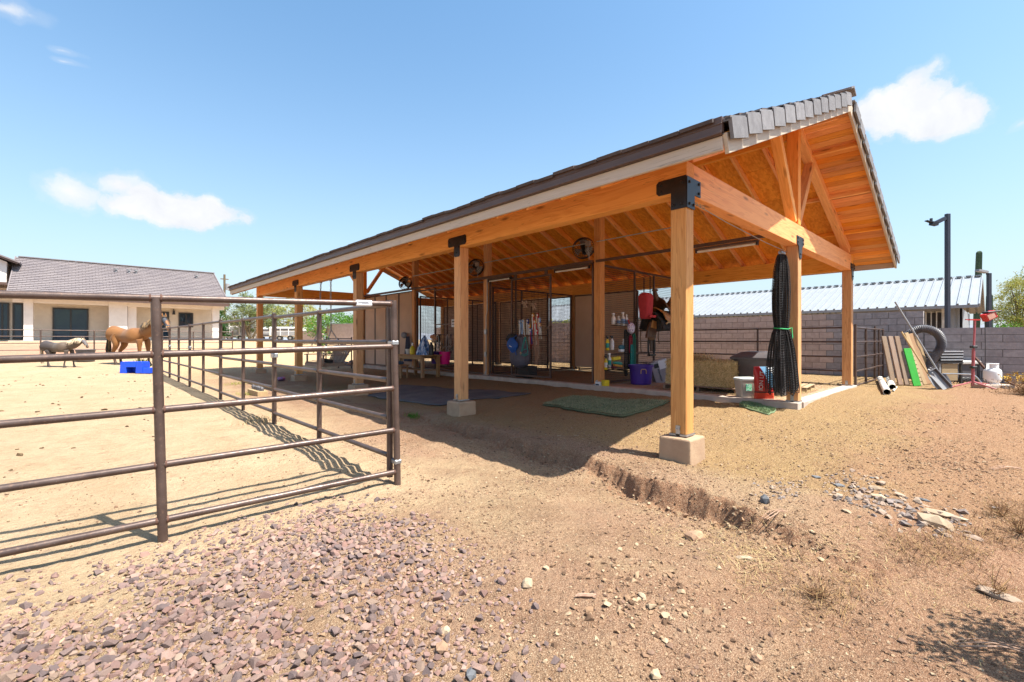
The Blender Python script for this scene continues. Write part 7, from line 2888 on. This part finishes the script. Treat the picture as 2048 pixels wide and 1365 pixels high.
# droppings and dark clods trampled into the arena
mx, my = rng.uniform(-9, -3.2, 260), rng.uniform(2.2, 20, 260)
DUNG = island('dry_dung', [(0.13, 0.085, 0.045), (0.10, 0.065, 0.035), (0.17, 0.115, 0.06)], bump=0)
scatter_mesh('arena_clods', mx, my, np.clip(rng.lognormal(math.log(.022), .5, 260), .008, .055), DUNG, sink=.45, seed=14)
# clods tumbled from the washed-out bank and by the lower right
yb = rng.uniform(-1.9, 2.2, 260)
xb = np.interp(yb, [-2.4, -1.34, -.16, .95, 3.75], [-1.45, -1.28, -1.08, -.80, -.62]) + rng.normal(-.05, .13, 260)
scatter_mesh('soil_clods', xb, yb, np.clip(rng.lognormal(math.log(.014), .5, 260), .006, .045), PEBBLE, seed=7)
c0 = gpt(1290, 1190)
xb, yb = c0.x + rng.normal(0, .30, 420), c0.y + rng.normal(0, .26, 420)
scatter_mesh('soil_clods', xb, yb, np.clip(rng.lognormal(math.log(.012), .5, 420), .005, .04), PEBBLE, seed=8)

# single rocks one can point at
def rock(label, px, py, s, mat, seed, rz=0, name='rock', group=None, sub=2, rough=.16, tilt=(0, 0)):
    p = gpt(px, py)
    b = MB().rock((0, 0, 0), s, seed, sub, rough)
    o = obj(name, b, mat, loc=(p.x, p.y, p.z + s[2] * .45))
    o.rotation_euler = (tilt[0], tilt[1], rz)
    return tag(o, label, 'rock', group)


ROCKG = 'loose rocks on the bare soil'
DARKR = plain('dark_slate_rock', (0.13, 0.135, 0.145), (0.075, 0.075, 0.08), 8, .8, bump=.6, bscale=30)
REDR = plain('reddish_rock', (0.36, 0.22, 0.13), (0.22, 0.13, 0.085), 8, .9, bump=.8, bscale=25)
TANR = plain('pale_rock', (0.40, 0.31, 0.21), (0.30, 0.215, 0.14), 8, .9, bump=.6, bscale=25)
rock('dark slate rock perched on the end of the washed-out bank', 1530, 1030, (.060, .045, .045), DARKR, 3, .4, group=ROCKG, sub=1, rough=.22)
rock('big crumbly reddish rock in the dry grass below the bank', 1388, 1078, (.085, .055, .045), REDR, 5, -.3, group=ROCKG)
rock('rounded orange rock alone on the soil right of the gravel', 1055, 1172, (.048, .036, .030), TANR, 7, .5, group=ROCKG)
rock('pale flat rock on the slope below the bank', 1488, 1118, (.055, .022, .014), TANR, 8, -.9, group=ROCKG)
rock('small pale pointed rock in the middle of the bare soil', 1284, 1196, (.035, .018, .018), TANR, 9, 1.0, group=ROCKG)
rock('white pebble at the right edge of the gravel', 890, 1266, (.032, .022, .02), TANR, 10, .2, group=ROCKG)
rock('large flat reddish stone at the right edge of the gravel', 884, 1300, (.045, .036, .022), REDR, 12, .8, group=ROCKG, sub=1)
rock('dark bluish stone at the bottom edge of the gravel', 942, 1352, (.034, .028, .02), DARKR, 13, .8, group=ROCKG, sub=1)
rock('round clod in front of the near corner footing', 1515, 1322, (.024, .022, .02), REDR, 14, .8, group=ROCKG)
SLG = 'slate slabs in the rubble patch'
for i, (px, py, sx_, sy_, sz_, rz, tl, m, lb) in enumerate((
        (1872, 1052, .13, .075, .055, -.5, .25, TANR, 'biggest cream slab with a dark broken face at the low end of the rubble'),
        (1880, 1030, .11, .05, .022, -.55, .2, TANR, 'long flat cream slab lying behind the biggest one'),
        (1920, 1040, .07, .03, .016, -.5, .1, TANR, 'narrow cream slab right of the biggest one'),
        (1945, 1078, .07, .04, .02, -.6, .2, SLATE, 'grey slab at the right end of the rubble'),
        (1752, 978, .085, .032, .025, -.55, .2, TANR, 'tilted slab with a lit edge at the top of the rubble'),
        (1757, 996, .08, .04, .022, -.5, .2, TANR, 'second tilted slab just below the top one'),
        (1790, 1004, .075, .03, .016, -.5, .1, SLATE, 'thin grey slab in the middle of the rubble'),
        (1678, 972, .06, .035, .016, -.2, .1, DARKR, 'dark flat slab left of the rubble'),
        (1634, 956, .055, .022, .014, -.2, .1, DARKR, 'small dark flat stone farthest left of the rubble'),
        (1845, 1001, .065, .02, .014, -.9, .2, DARKR, 'dark leaning sliver behind the rubble'),
        (1694, 1022, .035, .045, .012, .3, .1, TANR, 'pale rounded flat stone in front of the rubble'),
        (1995, 1018, .055, .03, .008, .2, .0, SLATE, 'flat pale grey stone by itself right of the rubble'),
        (1745, 956, .03, .02, .01, .2, .1, DARKR, 'tiny dark stone beyond the rubble'),
        (2003, 1195, .11, .04, .02, -.7, .35, SLATE, 'tilted dark slate sliver at the right edge among dry twigs'))):
    rock(lb, px, py, (sx_, sy_, sz_), m, 40 + i, rz - TH, 'slate_slab', SLG, 1, .22, (tl, .1))
n = 420
u = rng.random(n)
lx = np.interp(u, [0, .35, .7, 1], [1660, 1745, 1830, 1925]) + rng.normal(0, 26, n)
ly = np.interp(u, [0, .35, .7, 1], [965, 1000, 1030, 1065]) + rng.normal(0, 15, n)
pts = [gpt(a, b) for a, b in zip(lx, ly)]
fx, fy = np.array([p.x for p in pts]), np.array([p.y for p in pts])
scatter_mesh('slate_chips', fx, fy, np.clip(rng.lognormal(math.log(.018), .5, n), .007, .05), SLATE, sink=.35, seed=9)
n = 120
pts = [gpt(a, b) for a, b in zip(rng.normal(1560, 32, n), rng.normal(978, 13, n))]
scatter_mesh('slate_chips', np.array([p.x for p in pts]), np.array([p.y for p in pts]), np.clip(rng.lognormal(math.log(.012), .5, n), .006, .03), SLATE, sink=.35, seed=10)
# curved dry stick
a = gpt(1170, 1196)
t = thing('dry_stick', 'short curved pale stick lying on the bare soil', 'stick', a, -TH)
obj('wood', MB().tube(smooth_path([(-.055, 0, .01), (-.02, .004, .014), (.03, -.004, .016), (.062, .012, .012)], 5), [.006] * 3 + [.011] * 10 + [.006] * 3, 6), ROPE, t, smooth=True)
for (px, py, rz, lb) in ((1552, 1070, .6, 'thin curved straw root at the end of the bank'), (2010, 940, .1, 'pale dry stalks lying at the right edge of the yard'), (1985, 1305, -.2, 'dry dark branch lying at the bottom right corner')):
    p = gpt(px, py)
    t = thing('dry_stick', lb, 'stick', p, rz - TH, 'dry sticks on the ground')
    b = MB()
    for k in range(3):
        b.tube(smooth_path([(-.14, .02 * k, .01), (-.04, .03 * k - .02, .035), (.06, .02 * k, .03), (.17 + .03 * k, -.03 + .03 * k, .012)], 5), .004 - .001 * k, 5)
    obj('wood', b, ROPE, t)

# ---------------------------------------------------------------- dry grass and weeds
def tufts(name, centres, n_each, ln, w, mat, seed, spread=.08, up=.6):
    r = random.Random(seed)
    vv, ff = [], []
    for (cx, cy, k) in centres:
        for _ in range(int(n_each * k)):
            x, y = cx + r.gauss(0, spread), cy + r.gauss(0, spread)
            vv.append((x, y))
    z = gz(np.array([q[0] for q in vv]), np.array([q[1] for q in vv]))
    V, Fc = [], []
    for (x, y), zz_ in zip(vv, z):
        a = r.uniform(0, 6.28)
        lean = r.uniform(.2, 1.6) * (1 - up) + .15
        L = ln * r.uniform(.4, 1.5)
        d = Vector((math.cos(a) * lean, math.sin(a) * lean, up)).normalized()
        s = Vector((-math.sin(a), math.cos(a), 0)) * w
        o = len(V)
        b = Vector((x, y, zz_ - .004))
        m = b + d * L * .55
        e = b + d * L + Vector((math.cos(a), math.sin(a), -.4)) * L * .25
        V += [tuple(b - s), tuple(b + s), tuple(m + s * .8), tuple(m - s * .8), tuple(e)]
        Fc += [(o, o + 1, o + 2, o + 3), (o + 3, o + 2, o + 4)]
    return stuff(obj(name, MB().add(V, Fc), mat))


def pix_centres(px, py, sx, sy, n, seed):
    r = random.Random(seed)
    out = []
    for _ in range(n):
        p = gpt(r.gauss(px, sx), r.gauss(py, sy))
        out.append((p.x, p.y, r.uniform(.4, 1.3)))
    return out


C = pix_centres(1450, 1085, 60, 22, 26, 1) + pix_centres(1600, 1110, 70, 25, 22, 2)
tufts('dry_grass', C, 26, .07, .0018, STRAW, 21, .10, .25)
C = pix_centres(1920, 1085, 75, 18, 34, 3) + pix_centres(1640, 1200, 60, 40, 26, 4) + pix_centres(2010, 1030, 40, 25, 22, 5) + pix_centres(1850, 1110, 60, 14, 14, 15)
tufts('dry_weeds', C, 36, .075, .0016, WEED, 22, .085, .45)
C = pix_centres(1800, 870, 170, 40, 60, 6) + pix_centres(1950, 1240, 80, 60, 24, 7)
tufts('dry_stubble', C, 18, .035, .0016, STRAW, 23, .16, .5)
C = pix_centres(1700, 1150, 200, 90, 70, 16) + pix_centres(1350, 1130, 180, 60, 40, 17)
tufts('dry_stubble', C, 8, .035, .0014, WEED, 24, .15, .35)
# twiggy brown weed clumps at the right edge
for i, (px, py, k, lb) in enumerate(((2005, 1035, 1.0, 'twiggy red-brown weed right of the rubble'), (2040, 1070, 1.1, 'twiggy red-brown weed at the right edge of the picture'), (1985, 1190, .8, 'thin dry weed by the tilted slate sliver'), (1640, 1195, .7, 'flattened brown weed in the lower right soil'))):
    p = gpt(px, py)
    t = thing('dry_weed', lb, 'weed', p, 0, 'dry weeds on the bare soil')
    r = random.Random(60 + i)
    b = MB()
    for _ in range(26):
        a, e = r.uniform(0, 6.28), r.uniform(.25, 1.25)
        L = r.uniform(.08, .22) * k
        d = Vector((math.cos(a) * math.cos(e), math.sin(a) * math.cos(e), math.sin(e)))
        m_ = d * L * .5 + Vector((r.uniform(-.02, .02), r.uniform(-.02, .02), 0))
        b.tube([(0, 0, 0), m_, d * L], [.0026, .002, .0012], 4, cap=False)
        for _ in range(3):
            b.tube([m_, m_ + Vector((r.uniform(-.06, .06), r.uniform(-.06, .06), r.uniform(0, .05))) * k], [.0016, .001], 3, cap=False)
    obj('stems', b, WEED, t)
# red-brown shrub with yellow flower heads by the propane tank
p = gpt(2072, 790)
t = thing('brown_shrub', 'red-brown dry shrub with yellow tops at the right edge by the propane tank', 'shrub', p)
r = random.Random(77)
b = MB()
ends = []
for _ in range(150):
    a, e = r.uniform(0, 6.28), r.uniform(.1, 1.35)
    L = r.uniform(.2, .50)
    d = Vector((math.cos(a) * math.cos(e) * 1.3, math.sin(a) * math.cos(e) * 1.3, math.sin(e)))
    b.tube([(d.x * .1, d.y * .1, 0), d * L * .5 + Vector((r.uniform(-.05, .05), r.uniform(-.05, .05), 0)), d * L], [.006, .004, .002], 4, cap=False)
    ends.append(d * L)
    for _ in range(3):
        q = d * L * r.uniform(.4, .9)
        b.tube([q, q + Vector((r.uniform(-.12, .12), r.uniform(-.12, .12), r.uniform(0, .1)))], [.003, .0015], 3, cap=False)
obj('stems', b, WEED, t)
tp_ = [e_ for e_ in ends if e_.z > .27]
pts = np.concatenate([np.array(e_) + rng.normal(0, .035, (14, 3)) for e_ in tp_])
stuff(link('flower_heads', leaf_mesh('flower_heads', pts, .035, FLOWER, .8), t))
pts = rng.normal(0, 1, (1600, 3)) * np.array([.42, .42, .12]) + np.array([0, 0, .12])
pts[:, 2] = np.abs(pts[:, 2])
link('leaves', leaf_mesh('leaves', pts, .03, WEED, .4), t)
# green tufts inside the panel row
for i, (px, py, m) in enumerate(((820, 862, LEAF_DG), (500, 790, LEAF_PV), (470, 770, LEAF_PV), (440, 750, LEAF_PV), (520, 840, STRAW))):
    p = gpt(px, py) if i else gpt(826, 833)
    tufts('grass_tuft', [(p.x, p.y, 1)] * 3, 70, .07, .003, [LEAF_BG, LEAF_PV, LEAF_PV, LEAF_OL, STRAW][i], 30 + i, .06 if i == 0 else .16, .75)
# planter strip of small dark pots beside the panel row
p = gpt(515, 790)
t = thing('planter_box', 'low timber planter with small dark plants inside the long panel row', 'planter', p, PI / 2 - TH * 0)
obj('box', MB().box((0, 0, .06), (.85, .22, .12)), WOODY, t, bevel=.006)
b = MB()
r = random.Random(5)
for k in range(9):
    b.rock((-.36 + .09 * k, 0, .15), (.04, .05, .05 + r.uniform(0, .04)), k, 1, .25)
obj('plants', b, CHAR, t)
t = thing('tumbled_toy', 'small pink and blue crumpled wrapper on the ground by the planter', 'litter', gpt(562, 762), 0)
obj('wrapper', MB().rock((0, 0, .06), (.12, .09, .07), 4, 2, .25), plain('pink_blue_wrapper', (0.45, 0.12, 0.20), (0.08, 0.12, 0.30), 14, .5), t)
# small flower border stones beyond the swing
for k in range(9):
    p = gpt(672 + k * 5.2, 727 + (k % 3))
    o = obj('border_stone', MB().rock((0, 0, 0), (.14, .11, .11), 80 + k, 2, .14), REDR if k % 2 else DARKR, loc=(p.x, p.y, p.z + .05))
    od = ['first', 'second', 'third', 'fourth', 'fifth', 'sixth', 'seventh', 'eighth', 'ninth'][k]
    tag(o, ['dark', 'reddish'][k % 2] + ' border stone, ' + od + ' from the swing in the row beyond it', 'stone', 'border stones beyond the swing')
# a shrub standing just outside the right edge throws its shade on the corner
p = gpt(2210, 1300)
tree('creosote_bush', 'open leafed desert bush beside the yard at the lower right', (-1.85, -3.20, gzs(-1.85, -3.20)), [((0, 0, .95), (.5, .42, .40)), ((.25, -.1, 1.3), (.4, .35, .3))], 3600, .045, LEAF_OL, .4, .025, None, stems=6, seed=41, clump=.12, cat='bush')
